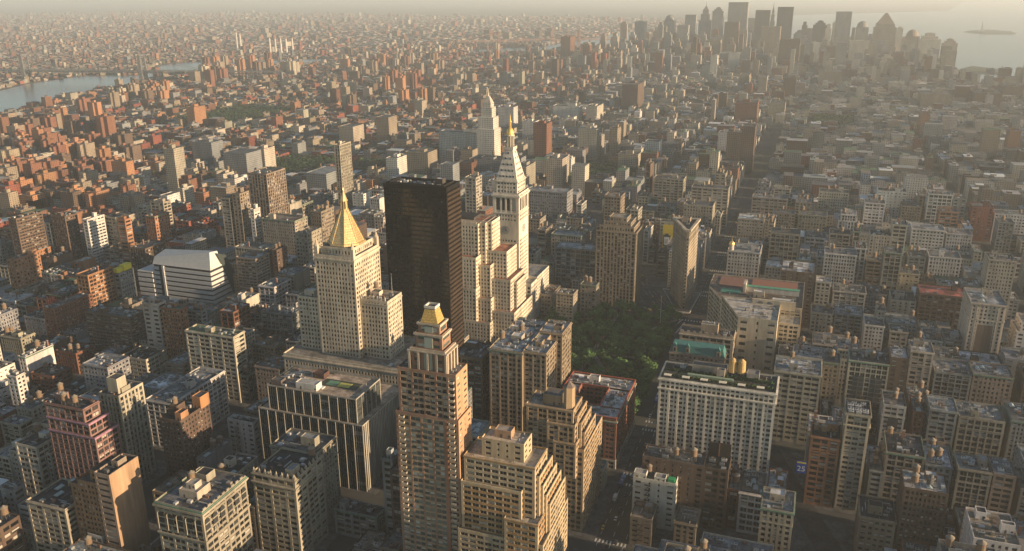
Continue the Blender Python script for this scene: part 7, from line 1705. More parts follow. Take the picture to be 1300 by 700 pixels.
for row in """-468,-438,293,317,28,6
-437,-415,293,322,28,6
-506,-491,328,353,14,4
-491,-476,329,353,42,6
-475,-453,327,353,25,6
-453,-445,328,353,22,5
-319,-308,293,323,14,5
-296,-281,293,318,29,1
-258,-250,293,323,39,5
-326,-319,324,353,18,6
-319,-304,327,353,21,4
-266,-250,322,353,18,5
-220,-182,324,353,28,5
-144,-121,329,353,46,2
-571,-556,373,399,28,5
-556,-534,373,404,29,6
-616,-602,405,433,29,0
-601,-571,404,433,18,5
-571,-548,404,433,25,6
-506,-491,373,399,18,3
-415,-403,387,400,25,4
-487,-468,405,433,14,5
-468,-445,409,433,46,3
-445,-430,407,433,25,6
-334,-312,373,400,25,5
-342,-319,403,433,15,3
-319,-296,403,433,22,0
-296,-286,407,433,18,5
-174,-144,386,398,43,0
-167,-148,405,433,25,0
-62,-39,373,398,25,3
-9,6,373,401,46,6
14,52,408,433,28,3
121,135,406,433,46,0
-707,-696,484,514,32,4
-696,-683,487,514,35,5
-647,-624,454,481,22,4
-624,-609,454,484,57,6
-632,-594,488,514,14,5
-468,-453,454,480,21,3
-453,-442,454,479,25,3
-445,-435,488,514,28,0
-357,-334,485,514,32,6
-220,-190,454,481,32,4
-167,-152,454,483,39,0
-151,-139,454,482,28,0
-220,-197,485,514,57,5
-197,-159,483,514,21,2
-159,-137,488,514,21,1
75,82,454,483,11,5
98,113,454,478,21,0
136,158,454,478,36,5
159,173,454,480,22,2
-62,-47,500,514,36,5
-47,-24,500,514,15,1
151,173,483,514,25,4
174,204,486,514,53,0
-768,-753,534,563,15,1
-753,-730,534,559,18,1
-730,-707,534,559,39,2
-707,-692,534,564,28,4
-806,-795,566,594,25,2
-794,-783,570,594,15,5
-783,-761,568,594,18,8
-760,-745,568,594,11,1
-745,-723,563,594,11,4
-722,-707,565,594,15,7
-707,-683,570,594,18,8
-639,-632,534,562,15,6
-582,-564,534,560,8,0
-541,-534,534,564,21,4
-616,-604,566,594,14,2
-578,-564,581,594,22,6
-544,-534,567,594,25,1
-468,-430,548,561,14,0
-483,-468,564,594,18,6
-468,-453,569,594,22,0
-437,-420,569,594,18,5
-220,-205,569,594,11,5
-205,-192,567,594,29,5
166,181,534,562,57,2
181,204,534,560,29,5
-62,-32,568,594,43,0
-31,-9,570,594,36,6
45,67,566,594,22,5
121,158,565,594,18,0
-917,-899,644,675,22,0
-863,-848,615,639,18,4
-848,-825,615,645,42,1
-825,-802,615,640,11,2
-802,-772,615,644,15,0
-734,-719,615,644,18,3
-863,-852,648,675,11,5
-851,-829,648,675,18,2
-829,-806,645,675,11,0
-806,-795,651,675,15,7
-768,-753,649,675,14,5
-737,-707,649,675,25,4
-707,-683,647,675,11,1
-632,-609,615,644,29,5
-594,-571,615,646,32,5
-571,-548,615,641,21,6
-548,-534,615,640,22,5
-632,-617,650,675,11,2
-616,-586,646,675,21,5
-586,-571,647,675,22,2
-506,-491,615,645,22,5
-453,-430,663,675,32,5
-430,-415,646,675,18,4
-415,-403,650,675,18,0
-357,-342,615,642,18,6
-342,-312,615,645,29,5
-357,-319,647,675,32,5
-319,-304,646,675,25,5
-304,-281,651,675,22,4
-281,-266,650,675,25,1
-266,-250,649,675,21,5
-62,-39,615,640,28,4
-39,-28,615,642,25,1
60,71,615,642,28,1
174,189,615,641,42,2
189,204,615,641,18,2
2,14,644,675,42,5
14,29,644,675,36,4
113,128,649,675,25,5
128,151,644,675,25,4
151,166,644,675,25,6
166,189,648,675,28,5
189,204,647,675,25,6
204,213,645,675,25,0
-989,-967,695,726,14,4
-966,-952,695,723,18,5
-951,-929,695,720,14,8
-928,-914,695,722,32,7
-913,-899,695,720,18,8
-1016,-1001,726,755,21,4
-1001,-990,730,755,22,3
-989,-978,728,755,14,0
-978,-955,731,755,35,4
-955,-933,731,755,25,6
-932,-910,727,755,22,3
-832,-818,695,723,11,5
-745,-723,695,722,25,8
-722,-700,695,720,15,6
-699,-683,695,722,22,3
-848,-825,730,755,14,0
-813,-802,726,755,18,0
-802,-791,727,755,18,4
-779,-757,728,755,14,7
-756,-742,727,755,21,2
-741,-726,731,755,18,2
-726,-711,730,755,18,5
-711,-696,730,755,21,5
-561,-548,695,721,11,0
-548,-534,695,723,21,4
-563,-554,729,755,35,2
-468,-453,708,720,25,5
-437,-423,695,723,25,3
-422,-403,695,724,53,5
-483,-468,727,755,25,4
-468,-445,729,755,18,0
-445,-430,728,755,67,0
-430,-403,731,755,14,5
67,82,695,721,39,0
83,97,695,719,42,5
197,213,695,724,35,0
60,90,728,755,25,0
90,120,730,755,25,4
204,213,730,755,42,2
-1077,-1054,776,805,35,1
-1054,-1043,776,806,11,7
-1042,-1020,776,803,21,5
-1020,-997,776,804,15,3
-997,-967,776,804,15,8
-966,-944,776,805,11,4
-944,-914,776,803,21,3
-913,-899,776,800,15,1
-1092,-1062,811,836,25,6
-1061,-1031,806,836,22,7
-1031,-1020,805,836,15,3
-1020,-1009,809,836,11,6
-1008,-993,805,836,35,8
-963,-940,810,836,18,5
-940,-917,806,836,18,6
-917,-899,808,836,11,3
-798,-787,776,802,11,0
-764,-757,776,803,18,6
-741,-726,776,805,14,0
-726,-704,776,801,22,3
-703,-683,776,803,14,7
-863,-848,811,836,29,0
-848,-825,807,836,25,4
-825,-810,807,836,32,8
-810,-787,823,836,15,4
-787,-764,806,836,18,7
-764,-749,808,836,18,5
-749,-726,809,836,18,0
-726,-704,807,836,21,5
-703,-692,809,836,18,2
-692,-683,808,836,35,0
-647,-617,776,805,36,0
-616,-594,776,803,28,1
-556,-545,776,804,46,3
-647,-609,807,836,28,5
-609,-586,807,836,22,6
-586,-571,812,836,22,2
-571,-548,808,836,25,0
-548,-534,809,836,25,0
-491,-468,776,802,28,4
-468,-430,776,804,28,5
-506,-476,806,836,21,6
-475,-461,808,836,18,6
-460,-430,811,836,11,5
22,44,776,805,14,6
45,67,776,805,14,4
73,82,810,836,18,2
136,147,808,836,29,0
159,173,823,836,39,5
185,196,811,836,25,0
197,213,805,836,35,0
-1177,-1166,856,884,18,4
-1165,-1154,856,880,18,5
-1154,-1139,856,887,18,7
-1139,-1128,856,883,35,4
-1218,-1196,891,916,21,7
-1196,-1166,889,916,43,5
-1165,-1143,891,916,11,6
-1142,-1128,888,916,28,2
-1092,-1077,856,885,14,0
-1077,-1054,856,883,18,8
-1054,-1031,856,883,21,5
-1031,-1009,856,884,11,7
-1008,-986,856,883,29,3
-985,-963,856,883,11,6
-963,-948,856,884,21,1
-947,-936,856,881,22,0
-913,-899,856,883,18,4
-1092,-1077,888,916,11,4
-1077,-1062,890,916,25,7
-1061,-1050,891,916,28,2
-1050,-1028,888,916,25,3
-1027,-1012,885,916,18,7
-1012,-990,888,916,22,2
-989,-974,890,916,14,2
-974,-952,887,916,18,3
-951,-936,888,916,11,2
-936,-925,886,916,11,2
-925,-899,891,916,15,4
-863,-840,856,886,18,1
-840,-829,856,882,22,1
-829,-814,856,881,25,8
-798,-791,856,883,25,8
-772,-761,856,884,15,7
-760,-738,856,881,18,8
-737,-723,856,887,29,5
-707,-683,856,885,21,2
-863,-848,885,916,18,5
-848,-825,889,916,18,0
-825,-810,888,916,18,5
-810,-799,903,916,18,4
-798,-783,902,916,11,7
-768,-745,886,916,18,7
-730,-707,889,916,15,4
-707,-683,892,916,29,0
-639,-632,856,886,35,6
-563,-548,856,886,36,0
-548,-534,856,884,29,5
-647,-609,888,916,25,2
-609,-586,886,916,14,6
-586,-564,891,916,25,6
-548,-534,892,916,18,5
-506,-483,856,882,60,4
-483,-461,856,881,22,5
-460,-445,856,883,18,1
-445,-430,856,882,22,1
-430,-403,856,886,25,6
-506,-491,890,916,32,0
-491,-453,891,916,11,0
-453,-415,892,916,18,6
-415,-403,892,916,32,5
-357,-327,856,884,28,2
-326,-296,856,883,11,6
-296,-281,856,882,42,0
-281,-266,856,886,22,1
-266,-250,856,881,28,6
-357,-342,889,916,36,5
-342,-312,889,916,43,6
-311,-289,891,916,22,5
-273,-258,890,916,14,5
-205,-194,856,882,25,6
-197,-190,891,916,32,5
-189,-167,892,916,32,5
-62,-39,856,883,29,5
-39,-17,856,883,39,4
-16,-5,856,885,18,6
174,196,856,880,32,5
197,213,856,881,22,5
-62,-39,888,916,28,6
-39,-9,891,916,22,5
-9,6,903,916,25,1
7,21,901,916,46,0
33,44,886,916,36,3
45,59,885,916,32,0
98,120,887,916,29,2
121,143,887,916,35,0
249,287,856,882,57,5
249,264,889,916,18,0
-1272,-1242,937,965,15,8
-1241,-1211,937,964,18,6
-1211,-1181,937,967,21,3
-1180,-1158,937,961,25,0
-1325,-1302,967,997,28,3
-1302,-1287,969,997,14,3
-1287,-1272,970,997,22,2
-1272,-1261,969,997,21,8
-1260,-1245,972,997,11,1
-1245,-1215,970,997,15,3
-1215,-1185,971,997,21,5
-1184,-1162,966,997,21,0
-1161,-1147,967,997,14,8
-1146,-1128,967,997,21,2
-1077,-1066,937,963,11,0
-1065,-1043,937,966,18,4
-1012,-997,937,967,18,5
-997,-982,937,963,11,1
-982,-967,937,963,14,2
-951,-929,937,961,22,8
-1092,-1077,971,997,22,1
-1077,-1054,972,997,25,0
-1042,-1012,969,997,18,3
-1012,-1001,968,997,18,3
-1001,-986,971,997,22,8
-970,-948,972,997,25,6
-925,-910,972,997,22,5
-863,-833,937,967,15,7
-832,-818,937,963,25,4
-794,-772,937,966,11,6
-772,-742,937,962,18,8
-741,-730,937,967,15,7
-730,-707,937,962,25,6
-707,-695,937,962,28,7
-840,-825,972,997,21,7
-825,-810,966,997,11,4
-794,-772,971,997,11,1
-772,-749,966,997,21,7
-749,-734,972,997,18,7
-734,-711,967,997,32,7
-711,-697,971,997,21,0
-647,-632,937,966,21,5
-632,-594,937,965,22,0
-594,-556,937,966,14,5
-556,-534,937,966,39,3
-647,-617,966,997,14,4
-616,-586,969,997,22,6
-586,-548,966,997,15,5
-548,-534,969,997,18,0
-475,-445,937,967,21,0
-445,-430,937,965,14,5
-430,-403,937,961,29,6
-506,-468,972,997,18,4
-468,-453,968,997,21,0
-453,-430,968,997,22,5
-430,-403,969,997,35,6
-357,-319,937,967,25,0
-319,-281,937,961,11,5
-281,-250,937,962,15,5
-357,-319,970,997,21,5
-319,-296,969,997,25,3
-220,-197,937,962,32,0
-197,-182,937,967,46,0
-182,-171,937,962,36,1
-129,-98,937,961,43,0
-220,-197,968,997,53,0
71,82,937,965,21,4
117,128,937,962,14,6
128,158,937,966,18,1
159,196,937,967,29,5
197,213,937,962,32,2
-62,-47,971,997,46,0
-47,-32,970,997,43,5
-20,-9,969,997,29,0
-9,14,971,997,22,0
14,29,966,997,32,5
151,181,971,997,25,0
181,204,971,997,32,6
204,213,970,997,39,3
249,272,937,962,29,2
249,264,967,997,29,5
264,302,971,997,15,5
-1380,-1365,1017,1044,21,0
-1365,-1355,1017,1047,14,0
-1418,-1403,1048,1077,22,0
-1403,-1388,1051,1077,22,6
-1387,-1376,1047,1077,32,2
-1376,-1355,1047,1077,28,6
-1325,-1314,1017,1044,42,1
-1313,-1291,1017,1046,36,3
-1291,-1268,1017,1045,25,8
-1268,-1238,1017,1043,35,4
-1237,-1223,1017,1047,21,4
-1222,-1207,1017,1043,32,0
-1207,-1185,1017,1043,21,3
-1169,-1147,1017,1046,18,8
-1325,-1310,1047,1077,32,6
-1310,-1287,1052,1077,11,2
-1287,-1257,1047,1077,14,2
-1256,-1245,1053,1077,11,5
-1245,-1230,1047,1077,25,8
-1230,-1207,1052,1077,14,0
-1207,-1192,1048,1077,21,2
-1192,-1169,1049,1077,18,5
-1169,-1154,1050,1077,15,2
-1092,-1077,1017,1045,11,7
-1077,-1054,1017,1045,11,7
-1039,-1028,1017,1044,18,2
-1027,-997,1017,1047,14,0
-997,-982,1017,1046,21,0
-982,-952,1017,1042,18,2
-951,-940,1017,1043,18,2
-940,-925,1017,1046,11,7
-925,-914,1017,1048,25,0
-1092,-1062,1051,1077,18,7
-1046,-1016,1051,1077,22,7
-993,-978,1048,1077,25,3
-978,-963,1049,1077,22,5
-963,-940,1049,1077,21,3
-940,-910,1049,1077,18,5
-863,-840,1017,1043,15,3
-840,-818,1017,1048,18,6
-806,-783,1017,1042,18,2
-783,-768,1017,1048,15,0
-768,-745,1017,1042,25,6
-745,-715,1017,1045,14,1
-715,-700,1017,1046,11,1
-863,-848,1049,1077,18,8
-817,-806,1050,1077,25,7
-806,-783,1053,1077,14,2
-783,-753,1048,1077,14,6
-753,-730,1048,1077,11,4
-730,-719,1052,1077,14,4
-718,-704,1047,1077,18,2
-647,-609,1017,1044,32,4
-609,-594,1017,1046,18,1
-594,-571,1017,1046,29,5
-647,-609,1051,1077,25,1
-609,-571,1048,1077,25,1
-556,-534,1047,1077,22,0
-506,-491,1017,1046,25,5
-491,-461,1017,1047,22,6
-460,-445,1017,1046,25,0
-445,-430,1017,1044,25,5
-430,-403,1017,1046,22,6
-506,-468,1051,1077,22,5
-468,-438,1051,1077,29,6
-437,-423,1049,1077,18,3
-422,-403,1047,1077,18,3
-357,-334,1017,1044,60,0
-334,-319,1017,1042,18,2
-319,-289,1017,1046,18,1
-288,-274,1017,1045,14,5
-273,-250,1017,1045,28,2
-357,-342,1053,1077,25,4
-281,-266,1049,1077,18,0
-151,-137,1031,1045,35,3
-151,-121,1052,1077,32,0
-121,-106,1053,1077,35,4
-106,-98,1050,1077,36,0
10,21,1017,1044,35,6
22,37,1017,1045,32,5
37,59,1017,1043,28,2
60,82,1017,1046,36,2
204,213,1017,1046,28,0
-62,-39,1048,1077,25,4
-24,-9,1051,1077,43,0
-9,14,1048,1077,42,2
75,97,1050,1077,46,0
98,135,1052,1077,25,6
136,166,1049,1077,32,4
197,213,1051,1077,21,5
249,272,1017,1042,18,3
272,294,1017,1046,53,5
272,294,1047,1077,11,5
295,310,1047,1077,36,3
-1467,-1445,1098,1125,22,5
-1444,-1414,1098,1125,18,8
-1414,-1392,1098,1124,11,8
-1391,-1376,1098,1128,14,5
-1376,-1355,1098,1125,11,0
-1509,-1487,1129,1158,21,5
-1486,-1471,1132,1158,11,0
-1471,-1449,1131,1158,11,1
-1448,-1433,1130,1158,32,4
-1433,-1422,1129,1158,15,8
-1422,-1411,1127,1158,11,7
-1410,-1395,1132,1158,25,6
-1395,-1384,1133,1158,15,6
-1384,-1369,1130,1158,11,2
-1368,-1355,1130,1158,14,1
-1313,-1299,1098,1126,15,4
-1298,-1283,1098,1122,18,4
-1283,-1268,1098,1123,14,8
-1245,-1223,1098,1123,18,2
-1222,-1200,1098,1129,14,5
-1199,-1185,1098,1124,11,0
-1184,-1173,1098,1126,11,5
-1150,-1128,1098,1122,11,5
-1325,-1314,1127,1158,15,3
-1313,-1283,1127,1158,18,5
-1283,-1261,1131,1158,11,3
-1260,-1245,1128,1158,11,1
-1245,-1223,1130,1158,11,1
-1222,-1200,1133,1158,11,2
-1199,-1185,1130,1158,11,3
-1184,-1169,1130,1158,15,5
-1154,-1143,1129,1158,15,4
-1142,-1128,1131,1158,18,5
-1092,-1077,1098,1128,11,0
-1077,-1047,1098,1127,11,5
-1031,-1009,1098,1124,18,6
-1008,-997,1098,1125,14,6
-997,-986,1098,1123,18,1
-985,-974,1098,1126,18,5
-1092,-1069,1129,1158,25,6
-1069,-1054,1134,1158,18,7
-1054,-1031,1129,1158,18,6
-1031,-1016,1132,1158,18,0
-1016,-993,1134,1158,15,0
-993,-963,1128,1158,11,3
-963,-940,1130,1158,21,1
-940,-917,1127,1158,15,8
-917,-899,1133,1158,18,0
-863,-848,1098,1128,15,7
-848,-837,1098,1125,21,7
-836,-814,1098,1124,18,0
-813,-791,1098,1127,11,7
-791,-780,1098,1123,21,2
-779,-757,1098,1122,14,2
-756,-745,1098,1127,15,8
-730,-715,1098,1122,11,4
-715,-683,1098,1126,15,0
-863,-848,1131,1158,22,8
-848,-825,1133,1158,18,4
-825,-802,1129,1158,14,4
-802,-780,1127,1158,11,3
-779,-764,1132,1158,11,3
-764,-749,1132,1158,11,8
-749,-726,1129,1158,11,5
-726,-715,1130,1158,21,0
-715,-700,1128,1158,18,1
-609,-586,1098,1123,15,6
-586,-571,1098,1128,28,0
-571,-556,1098,1125,25,1
-556,-534,1098,1126,14,0
-647,-609,1132,1158,15,1
-609,-579,1133,1158,29,6
-578,-534,1128,1158,32,0
-506,-491,1098,1127,18,4
-491,-476,1098,1125,36,4
-475,-453,1098,1125,39,5
-427,-415,1098,1129,28,3
-415,-403,1098,1122,18,6
-506,-468,1132,1158,46,5
-468,-445,1132,1158,28,6
-422,-403,1130,1158,22,1
-357,-334,1098,1113,25,5
-334,-312,1098,1124,18,2
-311,-296,1098,1125,25,6
-273,-262,1098,1128,21,5
-296,-274,1129,1158,15,6
-197,-182,1098,1128,22,2
-182,-159,1098,1124,32,0
-159,-137,1098,1123,35,5
-136,-114,1098,1124,25,4
-24,14,1098,1125,25,6
14,37,1098,1127,21,1
37,59,1098,1125,25,0
60,97,1098,1124,18,5
98,113,1098,1125,39,2
113,151,1098,1124,21,6
151,166,1098,1123,18,6
166,204,1098,1124,18,6
-24,14,1134,1158,21,4
14,37,1130,1158,21,2
37,52,1131,1158,28,0
75,97,1131,1158,32,5
98,120,1132,1158,39,0
121,135,1132,1158,21,0
287,317,1098,1123,22,6
249,272,1133,1158,15,3
272,310,1132,1158,50,0
310,325,1131,1158,25,5
-1612,-1601,1208,1238,18,8
-1601,-1579,1213,1238,25,2
-1551,-1521,1178,1204,18,6
-1520,-1506,1178,1204,18,8
-1505,-1494,1178,1203,22,2
-1494,-1471,1178,1207,21,0
-1471,-1456,1178,1203,14,8
-1456,-1441,1178,1208,21,7
-1441,-1418,1178,1205,18,8
-1418,-1403,1178,1202,18,6
-1403,-1392,1178,1206,15,1
-1391,-1376,1178,1204,25,0
-1551,-1540,1208,1238,15,1
-1539,-1517,1211,1238,14,6
-1517,-1494,1207,1238,15,6
-1494,-1479,1213,1238,25,6
-1479,-1456,1211,1238,22,7
-1456,-1426,1214,1238,22,0
-1425,-1395,1212,1238,15,0
-1395,-1365,1211,1238,14,1
-1325,-1310,1178,1204,18,1
-1279,-1268,1178,1204,11,6
-1268,-1245,1178,1209,15,2
-1245,-1230,1178,1209,14,3
-1230,-1215,1178,1205,15,1
-1215,-1200,1178,1203,11,4
-1199,-1185,1178,1205,15,1
-1184,-1169,1178,1207,14,8
-1169,-1158,1178,1205,11,6
-1325,-1310,1209,1238,21,2
-1310,-1295,1209,1238,11,8
-1294,-1280,1212,1238,11,2
-1279,-1249,1210,1238,14,5
-1249,-1219,1208,1238,14,0
-1218,-1196,1213,1238,15,1
-1196,-1185,1210,1238,11,0
-1184,-1162,1214,1238,15,5
-1161,-1139,1213,1238,18,2
-1092,-1077,1178,1208,11,3
-1077,-1054,1178,1206,11,0
-1054,-1031,1178,1209,22,2
-1031,-1001,1178,1208,18,6
-966,-936,1178,1204,18,1
-1092,-1077,1209,1238,18,4
-1077,-1054,1211,1238,28,7
-1054,-1031,1210,1238,25,4
-1031,-1016,1213,1238,11,1
-1016,-1001,1212,1238,15,4
-1001,-978,1213,1238,18,3
-978,-963,1214,1238,28,0
-963,-940,1213,1238,22,3
-940,-917,1209,1238,14,6
-917,-899,1212,1238,21,6
-863,-840,1178,1204,22,1
-840,-825,1178,1209,29,3
-825,-802,1178,1204,11,7
-802,-780,1178,1204,18,5
-756,-734,1178,1193,18,4
-734,-704,1178,1209,11,8
-703,-683,1178,1203,21,1
-863,-833,1210,1238,25,1
-832,-802,1213,1238,15,1
-802,-791,1210,1238,21,5
-791,-780,1213,1238,32,7
-730,-700,1211,1238,22,7
-616,-602,1178,1206,14,5
-601,-579,1178,1205,25,5
-578,-564,1178,1203,15,0
-563,-548,1178,1204,32,4
-548,-534,1178,1206,39,6
-647,-617,1208,1238,15,4
-616,-594,1210,1238,18,5
-594,-571,1212,1238,42,5
-571,-534,1209,1238,15,1
-506,-491,1178,1203,39,0
-491,-468,1178,1205,18,2
-468,-445,1178,1206,11,0
-422,-403,1178,1208,11,5
-506,-476,1209,1238,39,5
-475,-438,1211,1238,18,1
-437,-415,1212,1238,18,5
-415,-403,1213,1238,39,0
-357,-334,1178,1206,35,1
-334,-319,1178,1207,21,5
-319,-304,1178,1202,25,3
-258,-250,1192,1205,21,2
-357,-342,1208,1238,18,5
-342,-327,1211,1238,14,5
-326,-312,1208,1238,35,5
-273,-258,1213,1238,21,5
-258,-250,1213,1238,18,5
-220,-205,1178,1206,25,6
-205,-182,1178,1209,29,4
-182,-159,1178,1204,15,0
-144,-129,1178,1206,32,0
-129,-106,1178,1206,18,6
-205,-182,1209,1238,28,5
-182,-144,1208,1238,25,2
-62,-47,1178,1206,29,5
-47,-36,1178,1208,25,6
48,59,1178,1206,36,5
60,75,1178,1204,39,6
75,90,1178,1205,22,0
90,113,1178,1194,25,3
113,128,1178,1204,25,2
128,143,1178,1209,32,5
143,166,1178,1209,32,6
166,204,1178,1206,28,0
204,213,1178,1207,35,0
-62,-32,1213,1238,14,0
-31,-13,1210,1238,25,6
52,75,1209,1238,18,1
75,82,1214,1238,43,0
113,120,1209,1238,36,5
121,135,1208,1238,25,0
136,151,1209,1238,22,6
151,170,1208,1238,25,5
201,213,1213,1238,32,1
287,310,1178,1209,28,5
310,340,1178,1208,14,0
287,310,1213,1238,32,0
310,340,1210,1238,22,4
-1685,-1674,1259,1290,15,5
-1673,-1643,1259,1284,15,5
-1643,-1620,1259,1284,15,3
-1620,-1609,1259,1287,35,6
-1609,-1586,1259,1284,11,7
-1586,-1579,1259,1287,18,3
-1738,-1708,1291,1319,21,8
-1707,-1677,1292,1319,21,2
-1677,-1647,1288,1319,22,4
-1647,-1624,1294,1319,15,5
-1624,-1609,1294,1319,18,3
-1609,-1579,1294,1319,22,0
-1551,-1521,1259,1285,15,1
-1520,-1498,1259,1289,18,2
-1498,-1475,1259,1284,14,7
-1452,-1430,1259,1289,18,6
-1429,-1399,1259,1289,15,8
-1399,-1384,1259,1288,14,4
-1384,-1373,1259,1288,15,4
-1551,-1521,1293,1319,21,7
-1520,-1509,1293,1319,14,3
-1509,-1494,1290,1319,21,2
-1494,-1483,1293,1319,18,6
-1482,-1460,1293,1319,11,7
-1460,-1437,1288,1319,21,1
-1437,-1422,1292,1319,18,2
-1422,-1392,1291,1319,14,2
-1294,-1272,1259,1289,11,2
-1272,-1257,1259,1289,18,2
-1211,-1188,1259,1284,11,4
-1188,-1166,1259,1288,18,3
-1135,-1128,1259,1286,25,0
-1325,-1314,1292,1319,11,4
-1313,-1291,1290,1319,18,5
-1291,-1268,1290,1319,15,8
-1268,-1257,1295,1319,18,2
-1256,-1226,1293,1319,15,6
-1226,-1204,1289,1319,11,4
-1203,-1188,1288,1319,11,2
-1188,-1166,1288,1319,18,0
-1165,-1150,1290,1319,18,7
-1150,-1139,1292,1319,18,3
-1139,-1128,1293,1319,18,6
-1092,-1069,1259,1285,18,0
-1069,-1054,1259,1288,11,4
-1042,-1020,1259,1287,11,2
-1020,-1005,1259,1286,18,7
-1004,-993,1259,1273,35,5
-993,-971,1259,1272,11,2
-970,-955,1259,1271,11,0
-955,-940,1259,1273,11,5
-940,-910,1259,1287,11,2
-909,-899,1259,1289,18,1
-1092,-1077,1291,1319,18,6
-1077,-1054,1289,1319,18,6
-1054,-1043,1289,1319,18,6
-1042,-1028,1294,1319,18,6
-1027,-1005,1291,1319,25,3
-1004,-997,1292,1319,14,3
-932,-917,1295,1319,18,4
-917,-899,1288,1319,18,7
-863,-848,1259,1289,18,2
-848,-818,1259,1288,14,0
-817,-802,1259,1288,18,7
-802,-780,1259,1286,25,6
-779,-772,1259,1286,14,5
-764,-742,1274,1289,18,5
-741,-730,1272,1285,25,5
-730,-715,1259,1285,15,0
-715,-704,1259,1285,21,8
-863,-852,1288,1319,14,2
-851,-829,1290,1319,18,4
-829,-814,1289,1319,18,3
-813,-791,1292,1319,22,8
-791,-761,1292,1319,11,6
-760,-738,1294,1319,18,8
-737,-723,1291,1319,14,7
-722,-707,1289,1319,11,1
-707,-683,1294,1319,11,5
-647,-617,1259,1287,29,5
-616,-602,1259,1284,25,2
-601,-579,1259,1285,18,6
-578,-556,1259,1284,15,5
-647,-624,1295,1319,25,5
-624,-602,1291,1319,18,6
-601,-571,1294,1319,18,2
-571,-556,1291,1319,42,6
-556,-534,1294,1319,25,0
-506,-468,1259,1289,14,5
-468,-453,1259,1287,11,3
-453,-442,1259,1288,25,0
-430,-415,1259,1273,22,5
-415,-403,1259,1285,28,0
-475,-438,1293,1319,39,0
-414,-403,1293,1319,21,0
-357,-342,1259,1285,25,1
-342,-334,1259,1283,22,6
-285,-266,1259,1285,18,6
-266,-250,1259,1289,22,4
-296,-266,1294,1319,18,5
-266,-250,1288,1319,25,5
-159,-144,1259,1285,35,6
-144,-121,1259,1289,18,3
-121,-98,1259,1289,32,4
-220,-205,1295,1319,25,4
-205,-167,1288,1319,22,6
-167,-152,1293,1319,35,6
-151,-121,1288,1319,18,5
-14,-1,1259,1286,28,3
22,37,1259,1285,18,2
37,52,1259,1285,21,1
52,82,1259,1283,21,3
83,97,1259,1284,28,5
98,128,1259,1283,18,0
-9,10,1292,1319,32,5
67,82,1290,1319,21,0
83,105,1292,1319,39,0
143,158,1291,1319,32,6
174,204,1293,1319,25,5
204,213,1289,1319,25,6
287,310,1259,1286,28,0
310,348,1259,1285,22,5
249,272,1289,1319,21,2
272,310,1294,1319,14,0
310,332,1288,1319,22,6
333,370,1292,1319,18,2""".split():
    x0, x1, y0, y1, h, c = row.split(','); fill_box(*map(float, (x0, x1, y0, y1, h)), KEY[int(c)])
TAKEN = []
for o in COL.objects:
    if o.parent is None and o.get('category') in ('tower block', 'skyscraper', 'building') and o.location.y > 1250:
        xs = []
        for ch in o.children:
            if ch.type == 'MESH': xs += [(o.location.x+v[0], o.location.y+v[1]) for v in ch.bound_box]
        if xs: TAKEN.append((min(p[0] for p in xs)-2, max(p[0] for p in xs)+2, min(p[1] for p in xs)-2, max(p[1] for p in xs)+2))
PARKS = [(-390, -282, 1425, 1592), (-990, -860, 1299, 1475), (-1600, -1380, 1840, 2135), (4, 103, 2209, 2426), (-832, -760, 1382, 1478)]
def blocked(x0, x1, y0, y1):
    for a, b, c, d in TAKEN:
        if x0 < b and x1 > a and y0 < d and y1 > c: return True
    for a, b, c, d in PARKS:
        if x0 < b and x1 > a and y0 < d and y1 > c: return True
    return False
AVX = [(-2330, 10), (-2120, 10), (-1900, 12), (-1730, 11), (-1565, 11), (-1340, 12), (-1110, 15), (-881, 15), (-665, 15), (-520, 11), (-380, 20), (-235, 9), (-80, 18), (231, 15), (505, 15), (779, 15), (1053, 15), (1327, 15)]
for n in range(17, -34, -1):
    ys = sty(n); sh = 0 if ys < 2150 else rg.uniform(-70, 70)
    AVN = [(x_+(0 if x_ == -80 and ys < 2150 else sh), w_ if ys < 1600 or x_ == -80 else w_*.55) for x_, w_ in AVX]
    for (xa, wa), (xb, wb) in zip(AVN, AVN[1:]):
        if not any(seen(x, y) for x in (xa, xb) for y in (ys, ys+80)): continue
        for row in (0, 1):
            x = xa+wa+3
            while x < xb-wb-8:
                west = x > -700; w = 7.6*rg.choice((2, 2, 3, 3, 4, 5) if west else (1.5, 2, 2, 3, 3, 4))
                w = min(w, xb-wb-3-x); dep = rg.uniform(23, 31); y0 = ys+11 if row == 0 else ys+71-dep
                mu = (25 if ys < 1700 else 19) if west else 14.5
                if ys > 2700 and x > -1400: mu = 21
                sg = .36
                if ys > 3300 and x > -1000: mu = 34; sg = .5
                if ys > 2100 and ys < 3000 and x > -80: mu = 17
                h = min(150, max(9, rg.lognormvariate(math.log(mu), sg)))
                if x < -1150 and rg.random() < .1: x += w; continue
                if w > 6 and not wet(x+w/2, y0) and not wet(x, y0+20) and not blocked(x, x+w, y0, y0+dep) and not (x > 480 and ys > 3400):
                    fill_box(x+.2, x+w-.2, y0, y0+dep, h, EAST if not west else MIX)
                x += w
# lower downtown towers crowd round the feet of the tall ones
for _ in range(150):
    x, y = rg.uniform(-1050, 420), rg.uniform(3750, 5000); w, d = rg.uniform(22, 42), rg.uniform(22, 42)
    if wet(x, y) or blocked(x-w/2, x+w/2, y-d/2, y+d/2): continue
    h = min(165, rg.lognormvariate(math.log(88), .35))*(1 if y > 4000 else .7); c = jit(PAL[rg.choice(('buff', 'tan', 'grey', 'cream', 'grey', 'redbrown'))], rg, .2); B.add(x-w/2, x+w/2, y-d/2, y+d/2, 0, h, c, shade(c, .6)); B.add(x-w*.3, x+w*.3, y-d*.3, y+d*.3, h, h+rg.uniform(5, 22), c, shade(c, .6))
